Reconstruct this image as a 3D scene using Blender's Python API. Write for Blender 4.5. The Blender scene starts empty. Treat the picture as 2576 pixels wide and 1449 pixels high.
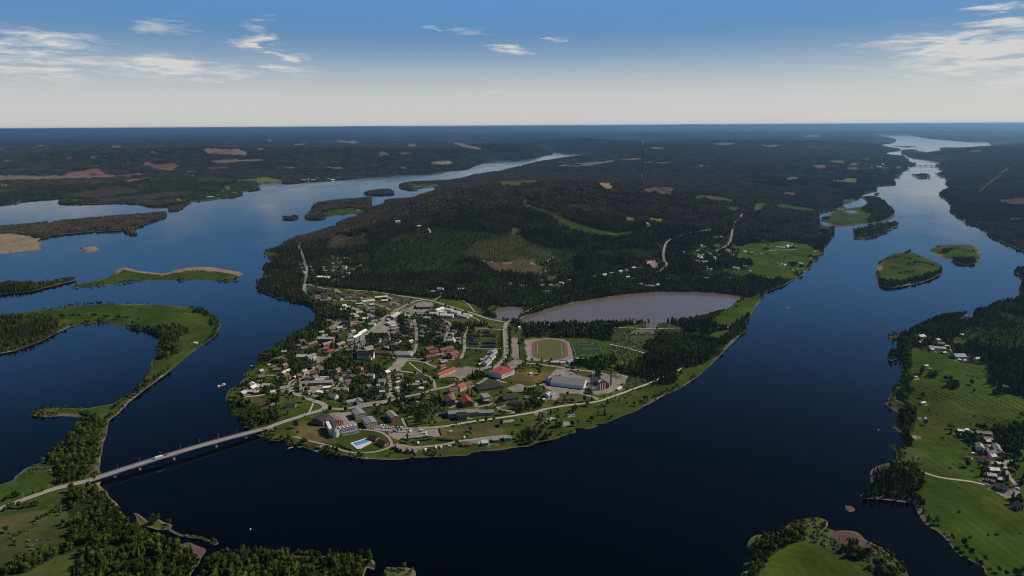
import bpy, math, random
import numpy as np
from mathutils import Matrix, Vector
from mathutils.geometry import tessellate_polygon
rnd = random.Random(7)
rng = np.random.default_rng(7)
scene = bpy.context.scene
COL = scene.collection
R = math.radians

# ---------------------------------------------------------------- camera
CAM_H = 500.0
PITCH = R(13.68); ROLL = R(-0.33); FPX = 1678.0      # focal length in units of a 2576 px wide picture
cam_data = bpy.data.cameras.new('camera')
cam = bpy.data.objects.new('camera', cam_data); COL.objects.link(cam)
CR = Matrix.Rotation(math.pi/2 - PITCH, 3, 'X') @ Matrix.Rotation(ROLL, 3, 'Z')
cam.matrix_world = Matrix.Translation((0, 0, CAM_H)) @ CR.to_4x4()
cam_data.sensor_width = 36.0; cam_data.lens = 36.0*FPX/2576
cam_data.clip_start = 1.0; cam_data.clip_end = 400000.0
scene.camera = cam
scene.render.resolution_x = 1024; scene.render.resolution_y = 576

# ---------------------------------------------------------------- view, world, sun
vs = scene.view_settings
scene.display_settings.display_device = 'sRGB'
vs.view_transform = 'Standard'; vs.look = 'None'; vs.gamma = 1.0; vs.use_curve_mapping = False
vs.exposure = 0.0
cy = scene.cycles
cy.max_bounces = 6; cy.diffuse_bounces = 2; cy.glossy_bounces = 2; cy.transmission_bounces = 2
cy.volume_bounces = 1; cy.transparent_max_bounces = 4
cy.use_denoising = True; cy.pixel_filter_type = 'BLACKMAN_HARRIS'; cy.filter_width = 1.0
cy.sample_clamp_indirect = 4.0
SUN_AZ = R(74); SUN_EL = R(40)          # azimuth clockwise from the viewing direction (+Y)
SUN_STRENGTH = 3.9
SKY_STRENGTH = 0.10
world = bpy.data.worlds.new('World'); scene.world = world; world.use_nodes = True
nt = world.node_tree; nt.nodes.clear()
def N(t, typ, **kw):
    n = t.nodes.new(typ)
    for k, v in kw.items(): setattr(n, k, v)
    return n
def lk(t, a, b): t.links.new(a, b)
def mth(t, op, a, b=None, c=None, clamp=False):
    n = t.nodes.new('ShaderNodeMath'); n.operation = op; n.use_clamp = clamp
    for i, v in enumerate((a, b, c)):
        if v is None: continue
        if isinstance(v, (int, float)): n.inputs[i].default_value = v
        else: t.links.new(v, n.inputs[i])
    return n.outputs[0]
def mixc(t, fac, a, b, mode='MIX'):
    n = t.nodes.new('ShaderNodeMix'); n.data_type = 'RGBA'; n.blend_type = mode
    for s, v in ((0, fac), (6, a), (7, b)):
        if isinstance(v, (int, float)): n.inputs[s].default_value = v
        elif isinstance(v, tuple): n.inputs[s].default_value = (*v[:3], 1)
        else: t.links.new(v, n.inputs[s])
    return n.outputs[2]
sky = N(nt, 'ShaderNodeTexSky', sky_type='NISHITA')
sky.sun_disc = False; sky.sun_elevation = SUN_EL; sky.sun_rotation = SUN_AZ
sky.altitude = 500; sky.air_density = 1.0; sky.dust_density = 0.6; sky.ozone_density = 3.0
tc = N(nt, 'ShaderNodeTexCoord')
sx = N(nt, 'ShaderNodeSeparateXYZ'); lk(nt, tc.outputs['Generated'], sx.inputs[0])
el = mth(nt, 'ARCSINE', sx.outputs[2]); az = mth(nt, 'ARCTAN2', sx.outputs[0], sx.outputs[1])
eld = mth(nt, 'MULTIPLY', el, 57.2958); azd = mth(nt, 'MULTIPLY', az, 57.2958)
ramp = N(nt, 'ShaderNodeValToRGB'); lk(nt, mth(nt, 'DIVIDE', eld, 60.0, clamp=True), ramp.inputs[0])
# colour of the clear sky by elevation (display-linear / strength)
stops = [(0.0, (.60, .60, .585)), (2.4, (.57, .58, .575)), (4.0, (.41, .46, .51)), (5.6, (.19, .32, .50)), (7.5, (.074, .212, .42)),
         (12, (.11, .33, .74)), (18, (.032, .12, .33)), (25, (.008, .029, .085)), (38, (.003, .010, .03)), (60, (.003, .009, .032))]
cr = ramp.color_ramp; cr.interpolation = 'B_SPLINE'
for i, (e, c) in enumerate(stops):
    p = e/60.0
    s = cr.elements[i] if i < 2 else cr.elements.new(p)
    s.position = p; s.color = (*c, 1)
rs = N(nt, 'ShaderNodeVectorMath', operation='SCALE'); lk(nt, ramp.outputs[0], rs.inputs[0]); rs.inputs['Scale'].default_value = 1/SKY_STRENGTH
base = mixc(nt, 0.88, sky.outputs[0], rs.outputs[0])
# wispy clouds: stretched noise, thicker in a few banks
def dirnoise(sa, se, scale, detail, dist, off):
    v = N(nt, 'ShaderNodeCombineXYZ')
    lk(nt, mth(nt, 'MULTIPLY', azd, sa), v.inputs[0]); lk(nt, mth(nt, 'MULTIPLY', eld, se), v.inputs[1]); v.inputs[2].default_value = off
    n = N(nt, 'ShaderNodeTexNoise'); lk(nt, v.outputs[0], n.inputs['Vector'])
    n.inputs['Scale'].default_value = scale; n.inputs['Detail'].default_value = detail; n.inputs['Distortion'].default_value = dist
    n.inputs['Roughness'].default_value = .55
    return n.outputs[0]
n1 = dirnoise(.20, 1.5, 1.0, 8, .9, 3.1)
n2 = dirnoise(.8, 5.5, 1.0, 6, .6, 9.4)
wob = mth(nt, 'SUBTRACT', dirnoise(.25, .5, 1.0, 3, .2, 21.), .5); wob2 = mth(nt, 'SUBTRACT', dirnoise(.12, 1.2, 1.0, 4, .2, 37.), .5)
azw = mth(nt, 'ADD', azd, mth(nt, 'MULTIPLY', wob2, 9.0)); elw = mth(nt, 'ADD', eld, mth(nt, 'MULTIPLY', wob, 2.2))
def px_dir(X, Y):           # direction (azimuth, elevation) of a point of the sky, degrees
    d = CR @ Vector(((X-1288)/FPX, (724.5-Y)/FPX, -1)); d.normalize()
    return math.degrees(math.atan2(d.x, d.y)), math.degrees(math.asin(d.z))
banks = [(80, 85, 130, 9, .7), (110, 122, 75, 16, 1), (120, 158, 170, 12, .9), (60, 190, 90, 8, .8), (430, 172, 140, 22, .9), (640, 106, 46, 16, 1.3),
         (725, 143, 40, 10, 1.15), (690, 178, 100, 13, 1.05), (540, 201, 40, 6, .8), (1093, 76, 22, 9, .9), (1283, 124, 42, 12, 1.25), (1410, 105, 24, 6, .6),
         (1612, 195, 20, 7, .5), (660, 60, 45, 12, .5), (410, 60, 60, 22, .42), (1170, 80, 90, 16, .35), (1200, 228, 90, 5, .5),
         (2400, 100, 150, 12, 1.0), (2480, 128, 170, 26, 1.35), (2330, 150, 90, 10, .8), (2510, 62, 80, 9, 1.0), (2520, 20, 60, 9, 1.0), (2760, 140, 300, 50, 1.2),
         (2250, 108, 60, 6, .55), (-250, 140, 260, 50, 1.0), (3300, 60, 300, 60, 1.0), (-900, 100, 300, 60, 1.0)]
tot = None
for X, Y, rx, ry, a in banks:
    a0, e0 = px_dir(X, Y); ra = rx/FPX*57.3*.95; re = max(ry/FPX*57.3, .18)
    u = mth(nt, 'MULTIPLY', mth(nt, 'SUBTRACT', azw, a0), 1/ra); v = mth(nt, 'MULTIPLY', mth(nt, 'SUBTRACT', elw, e0), 1/re)
    d2 = mth(nt, 'ADD', mth(nt, 'MULTIPLY', u, u), mth(nt, 'MULTIPLY', v, v))
    g = mth(nt, 'MULTIPLY', mth(nt, 'EXPONENT', mth(nt, 'MULTIPLY', d2, -.8)), a)
    tot = g if tot is None else mth(nt, 'MAXIMUM', tot, g)
# the same kind of thin cloud higher up, all round
hi = mth(nt, 'MULTIPLY', mth(nt, 'SUBTRACT', eld, 13.0), .1, clamp=True)
hin = mth(nt, 'MULTIPLY', mth(nt, 'SUBTRACT', dirnoise(.03, .06, 1.0, 3, .3, 30.), .47), 3.0, clamp=True)
tot = mth(nt, 'MAXIMUM', tot, mth(nt, 'MULTIPLY', mth(nt, 'MULTIPLY', hi, hin), .22))
dens = mth(nt, 'ADD', mth(nt, 'MULTIPLY', n1, .65), mth(nt, 'MULTIPLY', n2, .35))
cl = mth(nt, 'SUBTRACT', mth(nt, 'MULTIPLY', tot, mth(nt, 'ADD', mth(nt, 'MULTIPLY', mth(nt, 'SUBTRACT', dens, .5), 7.0), .95)), .22)
cl = mth(nt, 'MULTIPLY', cl, 1.15, clamp=True)
cl = mth(nt, 'MULTIPLY', cl, .93)
k = 1/SKY_STRENGTH
out = mixc(nt, cl, base, (.66*k, .65*k, .64*k))
bg = N(nt, 'ShaderNodeBackground'); lk(nt, out, bg.inputs[0]); bg.inputs[1].default_value = SKY_STRENGTH
wo = N(nt, 'ShaderNodeOutputWorld'); lk(nt, bg.outputs[0], wo.inputs[0])
world.cycles.sampling_method = 'MANUAL'; world.cycles.sample_map_resolution = 512

sl = bpy.data.lights.new('sun', 'SUN'); sl.energy = SUN_STRENGTH; sl.angle = R(.53); sl.color = (1, .92, .80)
so = bpy.data.objects.new('sun', sl); COL.objects.link(so)
sdir = Vector((math.sin(SUN_AZ)*math.cos(SUN_EL), math.cos(SUN_AZ)*math.cos(SUN_EL), math.sin(SUN_EL)))
so.rotation_euler = sdir.to_track_quat('Z', 'Y').to_euler(); so.location = (0, 0, 2000)

# ---------------------------------------------------------------- picture plane <-> ground
CRn = np.array(CR)
def rays(P):
    P = np.asarray(P, float)
    d = np.stack([(P[:, 0]-1288)/FPX, (724.5-P[:, 1])/FPX, -np.ones(len(P))], 1)
    return d @ CRn.T
def to_plane(P, z=0.0):
    d = rays(P); t = (np.asarray(z)-CAM_H)/np.minimum(d[:, 2], -1e-4)
    return d[:, 0]*t, d[:, 1]*t
def project(x, y, z):
    v = np.stack([x, y, np.asarray(z)-CAM_H + 0*x], 1) @ CRn
    w = np.maximum(-v[:, 2], 1e-3)
    return 1288+FPX*v[:, 0]/w, 724.5-FPX*v[:, 1]/w, -v[:, 2]
# local drawing frames: (origin x, origin y, units per picture unit)
FR = dict(D=(0, 0, 1), F1=(0, 314.5, 4), F2=(644, 314.5, 4), F3=(1288, 314.5, 4), F4=(1932, 314.5, 4), M1=(0, 676.7, 4), T1=(566, 691.8, 5.846),
          T2=(943.4, 691.8, 5.846), P=(1320.8, 691.8, 4.096), R=(1932, 676.7, 4), B1=(0, 1086.8, 4), T3=(566, 880.5, 5.12), T4=(943.4, 880.5, 5.12),
          T5=(1320.8, 849.1, 5.12), B2=(1823.9, 1086.8, 3.4246), R2=(2138.4, 1037.7, 5.759), V1=(691.8, 591.2, 5.851), V2=(1195, 616.4, 5.12),
          V3=(1572.3, 534.6, 5.846), V4=(1886.8, 566, 7.68))
def C(fr, pts):
    ox, oy, s = FR[fr]
    if isinstance(pts, str): v = [float(t) for t in pts.replace(',', ' ').split()]; pts = list(zip(v[::2], v[1::2]))
    return [(ox+x/s, oy+y/s) for x, y in pts]
def cat(*a):
    o = []
    for f, p in a: o += C(f, p)
    return o

# ---------------------------------------------------------------- coast lines
W = cat(('D', '-1500,575 -500,540'),
 ('F1', '0,803 150,780 300,762 450,750 560,740 630,738 600,770 585,795 800,795 1000,790 1150,782 1300,792 1390,790 1480,815 1570,820 1700,820 1750,820 1690,855 1740,865 1810,845 1890,790 1960,770 2100,755 2200,740 2330,725 2430,700 2450,670 2570,655'),
 ('F2', '40,640 10,612 60,590 180,580 260,585 400,583 470,572 620,567 740,555 870,545 1010,530 1150,518 1290,512 1360,500 1380,487 1520,480 1640,470 1790,455 1950,455 2050,448 2130,435 2210,390 2210,370 2330,355 2450,340 2480,315'),
 ('F3', '0,305 130,305 200,312 250,305 370,298 410,285 400,270 320,262 260,252 230,245 320,237 450,237 570,245 700,252 790,262 815,275 790,295 820,312 720,318 600,328 480,348 330,362 250,378 180,395 100,420 0,440'),
 ('F2', '2480,465 2330,487 2200,505 2080,540 1900,565 1720,572 1560,580 1460,600 1440,620 1480,640 1560,655 1650,648 1740,632 1810,640 1780,680 1800,695 1780,715 1700,735 1640,745 1500,748 1320,762 1290,770 1300,790 1250,815 1190,830 1158,835 1165,800 1145,770 1140,757 1180,742 1110,738 1000,752 850,760 700,780 590,800 575,830 545,880 490,930 560,945 640,945 740,925 830,910 920,903 1030,890 1040,905 960,940 880,965 820,998 790,1020 720,1050 640,1075 590,1092 500,1120 400,1145 300,1185 250,1222 200,1250 130,1268 80,1278 75,1310 150,1345 150,1390 90,1420 60,1449'),
 ('T1', '560,60 440,105 520,130 440,190 530,240 620,270 680,300 730,310 780,345 880,350 1000,395 1100,410 1190,425 1250,460 1300,515 1350,525 1330,580 1320,640 1290,710 1240,730 1215,780 1180,825 1100,845 1000,880 940,930 860,960 790,1000 760,1030 680,1085 600,1140 530,1200 480,1260 470,1320 430,1355 370,1400 290,1449'),
 ('T3', '310,270 235,320 270,345 200,410 130,470 60,510 20,580 10,640 40,720 70,810 130,860 180,930 240,1000 330,1025 440,1060 470,1080 420,1095 500,1130 600,1165 700,1165 760,1180 800,1225 900,1240 960,1260 1000,1250 1120,1290 1200,1320 1290,1340 1400,1350 1600,1370 1760,1400 1850,1405 1930,1400'),
 ('T4', '0,1405 150,1412 350,1408 560,1385 800,1375 1000,1365 1200,1355 1240,1325 1400,1300 1600,1290 1720,1270 1850,1250 2000,1240 2100,1190 2230,1165'),
 ('T5', '321,1320 420,1300 540,1250 650,1225 650,1190 630,1165 720,1165 800,1175 900,1155 940,1130 880,1105 980,1110 1100,1080 1250,1010 1400,960 1550,880 1680,815 1800,740 1950,680 2100,590 2200,520'),
 ('P', '1803,1028 1900,940 2000,840 2100,735 2180,660 2230,610 2300,560 2280,520 2320,430 2380,320 2440,250 2490,190 2500,160 2560,150'),
 ('V4', '483,1230 600,1190 700,1140 780,1080 850,1070 940,1010 1035,970 985,940 1010,910 1090,900 1130,840 1190,800 1195,770 1220,735 1240,700 1330,660 1330,630 1390,600 1370,570 1430,540 1440,490 1420,450 1470,400 1480,360 1540,300 1590,240 1610,170 1620,90 1640,40'),
 ('F4', '560,1010 500,935 540,880 660,850 780,840 740,800 790,800 850,780 850,750 820,735 890,750 950,715 950,700 1000,680 1090,660 1090,640 1100,615 1200,600 1280,600 1285,580 1260,560 1270,530 1310,525 1315,495 1330,465 1390,455 1390,425 1470,405 1470,390 1390,360 1390,330 1330,315 1250,310 1190,300 1180,285 1200,270 1310,255 1300,240 1180,230 1000,235 900,225 1150,200 1250,185 1290,160 1280,140 1200,120 1120,105 1170,93 1400,93 1430,105 1570,130 1700,145 1900,160 2100,162 2210,170 2230,195 2260,205 2150,225 2130,240 2000,245 1850,235 1730,237 1810,262 1730,280 1620,290 1540,297 1570,278 1500,275 1350,290 1420,305 1420,320 1480,335 1600,345 1700,348 1750,352 1740,390 1700,415 1750,445 1785,465 1740,480 1710,500 1740,520 1800,540 1810,560 1780,590 1835,630 1770,655 1735,680 1730,720 1770,740 1800,760 1840,810 1835,870 1900,920 1960,960 2000,995 2100,1010 2160,1040 2200,1080 2250,1120 2320,1160 2400,1195 2500,1240 2576,1270'),
 ('D', '2700,668 2900,690 3000,720 2700,690 2600,676'),
 ('R', '2470,15 2530,70 2560,120 2530,180 2520,250 2500,300 2400,325 2300,345 2200,385 2110,415 2045,435 2080,460 2140,470 2100,500 2000,530 1900,540 1830,545 1920,520 1990,480 2010,460 1920,458 1800,475 1680,495 1560,555 1480,590 1410,630 1400,655 1340,665 1210,665 1210,700 1300,735 1320,780 1240,830 1210,850 1200,900 1240,925 1300,905 1330,940 1340,1000 1340,1080 1320,1130 1240,1220 1230,1280 1180,1330 1200,1380 1300,1440'),
 ('R2', '700,0 670,100 640,150 660,180 610,230 680,270 750,320 770,380 760,440 790,490 690,505 650,460 575,490 640,530 670,600 660,680 600,720 480,750 350,800 290,870 300,980 300,1080 230,1140 120,1245 300,1250 480,1265 700,1290 880,1315'),
 ('B2', '1612,617 1650,680 1720,790 1820,850 1860,880 1900,920 1970,1010 2040,1075 2100,1100 2230,1170 2260,1241'),
 ('D', '2560,1530 2700,1700 2900,1900 -1500,1900'))
ISLES = [
 C('F1', '-1200,1150 -300,1060 0,1035 300,1008 600,978 900,950 1300,915 1500,900 1650,885 1670,905 1640,935 1540,965 1430,1010 1330,1045 1375,1090 1345,1112 1300,1095 1250,1065 1150,1065 950,1075 750,1090 600,1105 480,1125 400,1150 380,1165 420,1190 410,1215 440,1250 250,1272 0,1300 -300,1330 -1200,1400'),
 C('F1', '770,1240 890,1228 960,1220 1000,1240 960,1275 890,1283 835,1275 860,1258'),
 C('M1', '-300,210 0,170 70,152 200,150 420,152 480,140 620,125 700,108 790,100 720,125 600,150 430,195 300,225 0,255 -300,300'),
 C('M1', '700,182 900,130 1060,100 1150,50 1170,15 1230,-10 1300,-10 1400,20 1500,30 1640,45 1750,15 1900,-15 2100,-20 2300,10 2450,45 2400,75 2390,110 2280,125 2100,115 1800,115 1500,120 1300,130 1180,155 1000,170 760,188'),
 cat(('M1', '-1500,700 -300,520 0,475 250,435 500,405 700,380 950,362 1500,357 1750,370 1950,400 2080,440 2170,490 2220,550 2200,620 2150,690 2050,760 1920,850 1720,1020 1600,1110 1450,1220 1300,1340 1200,1449'),
     ('D', '275,1058 270,1085'), ('B1', '1060,60 1040,120 1020,230 1010,320 1000,380 1010,410 1015,500 1005,540 1080,600 1100,650 1180,720 1200,780 1260,850 1320,940 1380,950 1480,1010 1570,1050 1700,1105 1750,1140 1830,1130 1900,1110 2000,1150 2070,1180 2060,1220 2020,1270 2000,1330 1930,1420 1900,1500 1800,1800 1700,2600'),
     ('D', '-1200,1850 -1300,1500 -300,1290'), ('B1', '0,530 150,450 250,370 380,320 480,260 540,190 600,130 650,80 740,0'),
     ('D', '197,1068 201,1056 185,1048 150,1047 110,1049 78,1045'),
     ('M1', '330,1440 420,1405 560,1398 850,1405 1000,1380 1120,1360 1200,1320 1300,1270 1370,1200 1440,1110 1500,1020 1530,930 1570,880 1570,800 1600,720 1620,690 1560,660 1480,630 1330,605 1250,580 1150,555 1050,535 900,545 740,570 640,610 480,690 430,720 300,770 160,820 0,850 -300,900 -1500,1100')),
 C('B1', '1345,810 1400,830 1480,890 1530,900 1600,880 1640,905 1735,935 1720,970 1760,1000 1850,1035 1920,1040 2000,1045 2100,1080 2200,1110 2180,1135 2130,1130 2020,1075 1920,1065 1850,1060 1750,1020 1680,985 1600,985 1500,960 1400,930 1370,860'),
 C('D', '537,1395 548,1387 600,1392 650,1394 750,1398 850,1400 910,1405 940,1410 940,1435 915,1449 900,1700 450,1700 500,1449 520,1420'),
 C('D', '968,1434 1000,1428 1035,1430 1046,1445 1040,1500 960,1500'),
 C('B2', '200,950 230,910 290,885 400,895 470,860 530,815 590,765 700,745 790,738 860,755 890,790 880,830 960,850 1060,850 1150,870 1210,930 1300,970 1400,1040 1490,1110 1560,1200 1600,1300 1600,1500 1600,2000 0,2000 100,1500 150,1180 190,1110 250,1070 200,1000'),
 C('B2', '1040,630 1060,640 1080,636 1120,670 1070,690 1055,670 1040,665'),
 C('F4', '615,905 650,870 760,850 870,830 930,825 1000,790 1010,770 940,740 980,715 1060,712 1130,735 1190,780 1250,840 1275,890 1260,930 1200,965 1110,985 1000,1000 900,1010 820,1020 760,1030 690,1020 640,1000 560,965 540,930 570,925'),
 C('F4', '855,1080 870,1055 960,1030 1010,1020 1100,1000 1200,990 1290,978 1325,990 1290,1020 1240,1050 1150,1090 1030,1130 940,1145 880,1135'),
 C('D', '2204,700 2207,672 2220,652 2245,640 2280,633 2300,636 2325,648 2345,656 2365,666 2371,682 2362,692 2340,703 2310,713 2270,720 2240,724 2215,720'),
 C('F4', '1625,1265 1640,1250 1720,1215 1830,1200 1900,1208 2020,1205 2020,1192 2110,1240 2145,1290 2140,1340 2110,1390 2060,1400 1960,1400 1880,1385 1850,1360 1740,1340 1690,1300'),
 C('F2', '1095,695 1110,680 1180,668 1280,655 1340,655 1385,670 1380,695 1300,702 1200,705'),
 C('F2', '270,940 300,930 350,930 400,922 435,925 400,940 330,948'),
 C('F4', '1480,505 1520,495 1580,496 1615,520 1580,533 1520,528'), C('F3', '630,270 650,262 680,265 675,277 640,278'),
 C('F4', '1340,265 1400,254 1500,257 1440,268 1370,272'), C('F4', '1060,695 1120,700 1080,708'), C('F4', '1230,210 1350,212 1520,218 1400,224 1290,218')]
PONDS = [
 C('P', '-60,476 -10,440 66,415 160,385 259,350 400,315 550,275 750,250 900,220 1100,198 1300,180 1500,175 1750,180 2000,190 2200,215 2290,240 2200,255 2140,300 2090,345 2010,380 1900,415 1750,440 1600,475 1440,490 1350,500 1250,490 1100,495 1000,500 800,503 600,505 300,512 100,517 0,522 -45,500'),
 C('T2', '1680,560 1740,540 1850,490 1950,470 2080,465 2160,480 2200,520 2150,560 2080,610 2000,655 1950,670 1850,655 1760,640 1800,620 1780,600'),
 C('P', '1240,512 1360,508 1340,560 1320,605 1260,590 1170,600 1130,620 1080,590 1180,570 1250,550'),
 C('F4', '770,870 860,855 900,880 850,892'), C('F3', '550,400 700,390 660,408 560,410'), C('F2', '1840,375 1980,368 1960,388 1800,390'),
 C('F4', '350,262 520,255 690,250 600,265 400,268'), C('F4', '420,325 490,300 560,302 540,325'), C('V4', '1120,155 1250,170 1400,165 1360,180 1240,180')]
def smooth_ring(p, k=3):
    p = np.array(p, float); n = len(p); out = []
    for i in range(n):
        a, b, c, d = p[i-1], p[i], p[(i+1) % n], p[(i+2) % n]
        L = np.hypot(*(c-b)); kk = k if L > 3 else 1
        if L > 400: kk = 1
        for j in range(kk):
            t = j/kk
            q = .5*((2*b)+(-a+c)*t+(2*a-5*b+4*c-d)*t*t+(-a+3*b-3*c+d)*t**3) if L < 400 else b
            if L < 120: q = q + rng.normal(0, min(.35, L*.02), 2)*[1, .6]
            out.append(q)
    return np.array(out)
RINGS = [smooth_ring(r) for r in [W]+ISLES+PONDS]
RW = []
for r in RINGS:
    x, y = to_plane(r); RW.append(np.stack([x, y], 1))
SA = np.concatenate(RW); SB = np.concatenate([np.roll(r, -1, 0) for r in RW])
SMAX = 900.0
def land_sd(x, y):
    """signed distance to the shore in metres (+ on land), clipped at SMAX"""
    x = np.asarray(x, float); y = np.asarray(y, float)
    r = np.hypot(x, y)+1; key = (np.floor(np.arctan2(x, y)/R(4))*1000+np.floor(np.log(r)/.10)).astype(np.int64)
    order = np.argsort(key, kind='stable'); ks = key[order]
    cuts = np.flatnonzero(np.diff(ks))+1; res = np.empty(len(x))
    sxmin = np.minimum(SA[:, 0], SB[:, 0]); sxmax = np.maximum(SA[:, 0], SB[:, 0]); symin = np.minimum(SA[:, 1], SB[:, 1]); symax = np.maximum(SA[:, 1], SB[:, 1])
    for blk in np.split(order, cuts):
        for b0 in range(0, len(blk), 4000):
            b = blk[b0:b0+4000]; bx, by = x[b], y[b]
            x0, x1, y0, y1 = bx.min(), bx.max(), by.min(), by.max()
            m = (symin <= y1) & (symax >= y0) & (sxmax >= x0)
            a, c = SA[m], SB[m]; cnt = np.zeros(len(b), int)
            if len(a):
                cond = (a[None, :, 1] > by[:, None]) != (c[None, :, 1] > by[:, None])
                dy = c[:, 1]-a[:, 1]; dy[dy == 0] = 1e-9
                xi = (c[:, 0]-a[:, 0])/dy*(by[:, None]-a[:, 1])+a[:, 0]
                cnt = (cond & (bx[:, None] < xi)).sum(1)
            m = (sxmin <= x1+SMAX) & (sxmax >= x0-SMAX) & (symin <= y1+SMAX) & (symax >= y0-SMAX)
            a, c = SA[m], SB[m]; dist = np.full(len(b), SMAX)
            if len(a):
                d = c-a; L2 = (d**2).sum(1)+1e-9
                t = np.clip(((bx[:, None]-a[:, 0])*d[:, 0]+(by[:, None]-a[:, 1])*d[:, 1])/L2, 0, 1)
                q = (bx[:, None]-a[:, 0]-t*d[:, 0])**2+(by[:, None]-a[:, 1]-t*d[:, 1])**2
                dist = np.minimum(np.sqrt(q.min(1)), SMAX)
            res[b] = np.where(cnt % 2 == 1, -dist, dist)
    return res
# smooth value noise
_G = rng.random((256, 256))
def vnoise(x, y, s, o=0):
    u = np.asarray(x)/s+o*17.3+1000; v = np.asarray(y)/s+o*31.7+1000
    i = np.floor(u).astype(int); j = np.floor(v).astype(int); f = u-i; g = v-j
    f = f*f*(3-2*f); g = g*g*(3-2*g); i &= 255; j &= 255; i1 = (i+1) & 255; j1 = (j+1) & 255
    return (_G[i, j]*(1-f)+_G[i1, j]*f)*(1-g)+(_G[i, j1]*(1-f)+_G[i1, j1]*f)*g
def fbm(x, y, s, o=0, n=4):
    t = 0; a = .5; 
    for k in range(n): t = t+a*vnoise(x, y, s/2**k, o+k*3); a *= .5
    return t/(1-.5**n)
def sst(a, b, t):
    t = np.clip((t-a)/(b-a), 0, 1); return t*t*(3-2*t)
HILLS = [(150, 3450, 750, 620, 105), (-350, 3300, 600, 480, 40), (700, 3700, 700, 550, 55), (0, 4300, 1000, 700, 30), (1300, 4700, 800, 800, 25),
         (-3600, 8800, 1500, 900, 150), (-1500, 9900, 1700, 900, 130), (-5600, 9000, 1200, 700, 120), (700, 12500, 2200, 1000, 110), (5200, 14500, 2500, 1200, 130),
         (9000, 9500, 2500, 1500, 120), (2800, 17500, 2200, 900, 120), (1800, 16000, 700, 500, 130), (-9000, 15000, 3000, 1500, 150), (4800, 5600, 1200, 1500, 45)]
def height(x, y, sd=None):
    x = np.asarray(x, float); y = np.asarray(y, float)
    if sd is None: sd = land_sd(x, y)
    r = np.hypot(x, y)
    h = np.where(sd > 0, 3.2*(1-np.exp(-np.maximum(sd, 0)/18.)), np.maximum(sd*.12, -4.))
    m = sst(20, 500, sd)
    hh = 0
    for cx, cy_, ax, ay, a in HILLS: hh = hh+a*np.exp(-.5*(((x-cx)/ax)**2+((y-cy_)/ay)**2))
    far = sst(5000, 16000, r)
    hh = hh+far*(210*fbm(x, y*.6, 3000, 1)-75)*sst(300, 900, sd) + sst(12000, 30000, r)*np.maximum(170*fbm(x, y*.8, 7000, 2)-50, 0) + sst(55000, 86000, r)*(330+60*fbm(x, y, 6000, 7))
    hh = hh+sst(2300, 5000, r)*22*fbm(x, y, 700, 3)
    return h+np.maximum(hh, 0)*m
def ground_at(P):
    """world points of the terrain seen at picture points P"""
    P = np.asarray(P, float); z = np.full(len(P), 3.0)
    for _ in range(14):
        x, y = to_plane(P, z); z = .35*z+.65*height(x, y)
    x, y = to_plane(P, z)
    return np.stack([x, y, z], 1)
def G(fr, pts): return ground_at(C(fr, pts))
# ---------------------------------------------------------------- land cover, drawn as outlines on the ground
ZX0, ZY0, ZW, ZH = -500, 300, 3600, 1400
ZONE = np.zeros((ZH, ZW), np.int8)
def paint(arr, poly, val):
    p = np.array(poly, float); x0 = max(int(p[:, 0].min())-1, ZX0); x1 = min(int(p[:, 0].max())+2, ZX0+ZW)
    y0 = max(int(p[:, 1].min())-1, ZY0); y1 = min(int(p[:, 1].max())+2, ZY0+ZH)
    if x1 <= x0 or y1 <= y0: return
    X, Y = np.meshgrid(np.arange(x0, x1)+.5, np.arange(y0, y1)+.5)
    X = X+1.6*(vnoise(X, Y*2, 9, 5)-.5)*2; Y = Y+1.0*(vnoise(X, Y*2, 7, 6)-.5)*2
    c = np.zeros(X.shape, bool); n = len(p)
    for i in range(n):
        a, b = p[i], p[(i+1) % n]
        if a[1] == b[1]: continue
        c ^= ((a[1] > Y) != (b[1] > Y)) & (X < (b[0]-a[0])*(Y-a[1])/(b[1]-a[1])+a[0])
    arr[y0-ZY0:y1-ZY0, x0-ZX0:x1-ZX0][c] = val
def ell(fr, x, y, rx, ry):
    ox, oy, s = FR[fr]; o = []
    for k in range(14):
        a = k*math.tau/14; q = rnd.uniform(.6, 1.15)
        o.append((ox+(x+rx*q*math.cos(a))/s, oy+(y+ry*q*math.sin(a))/s))
    return o
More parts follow.
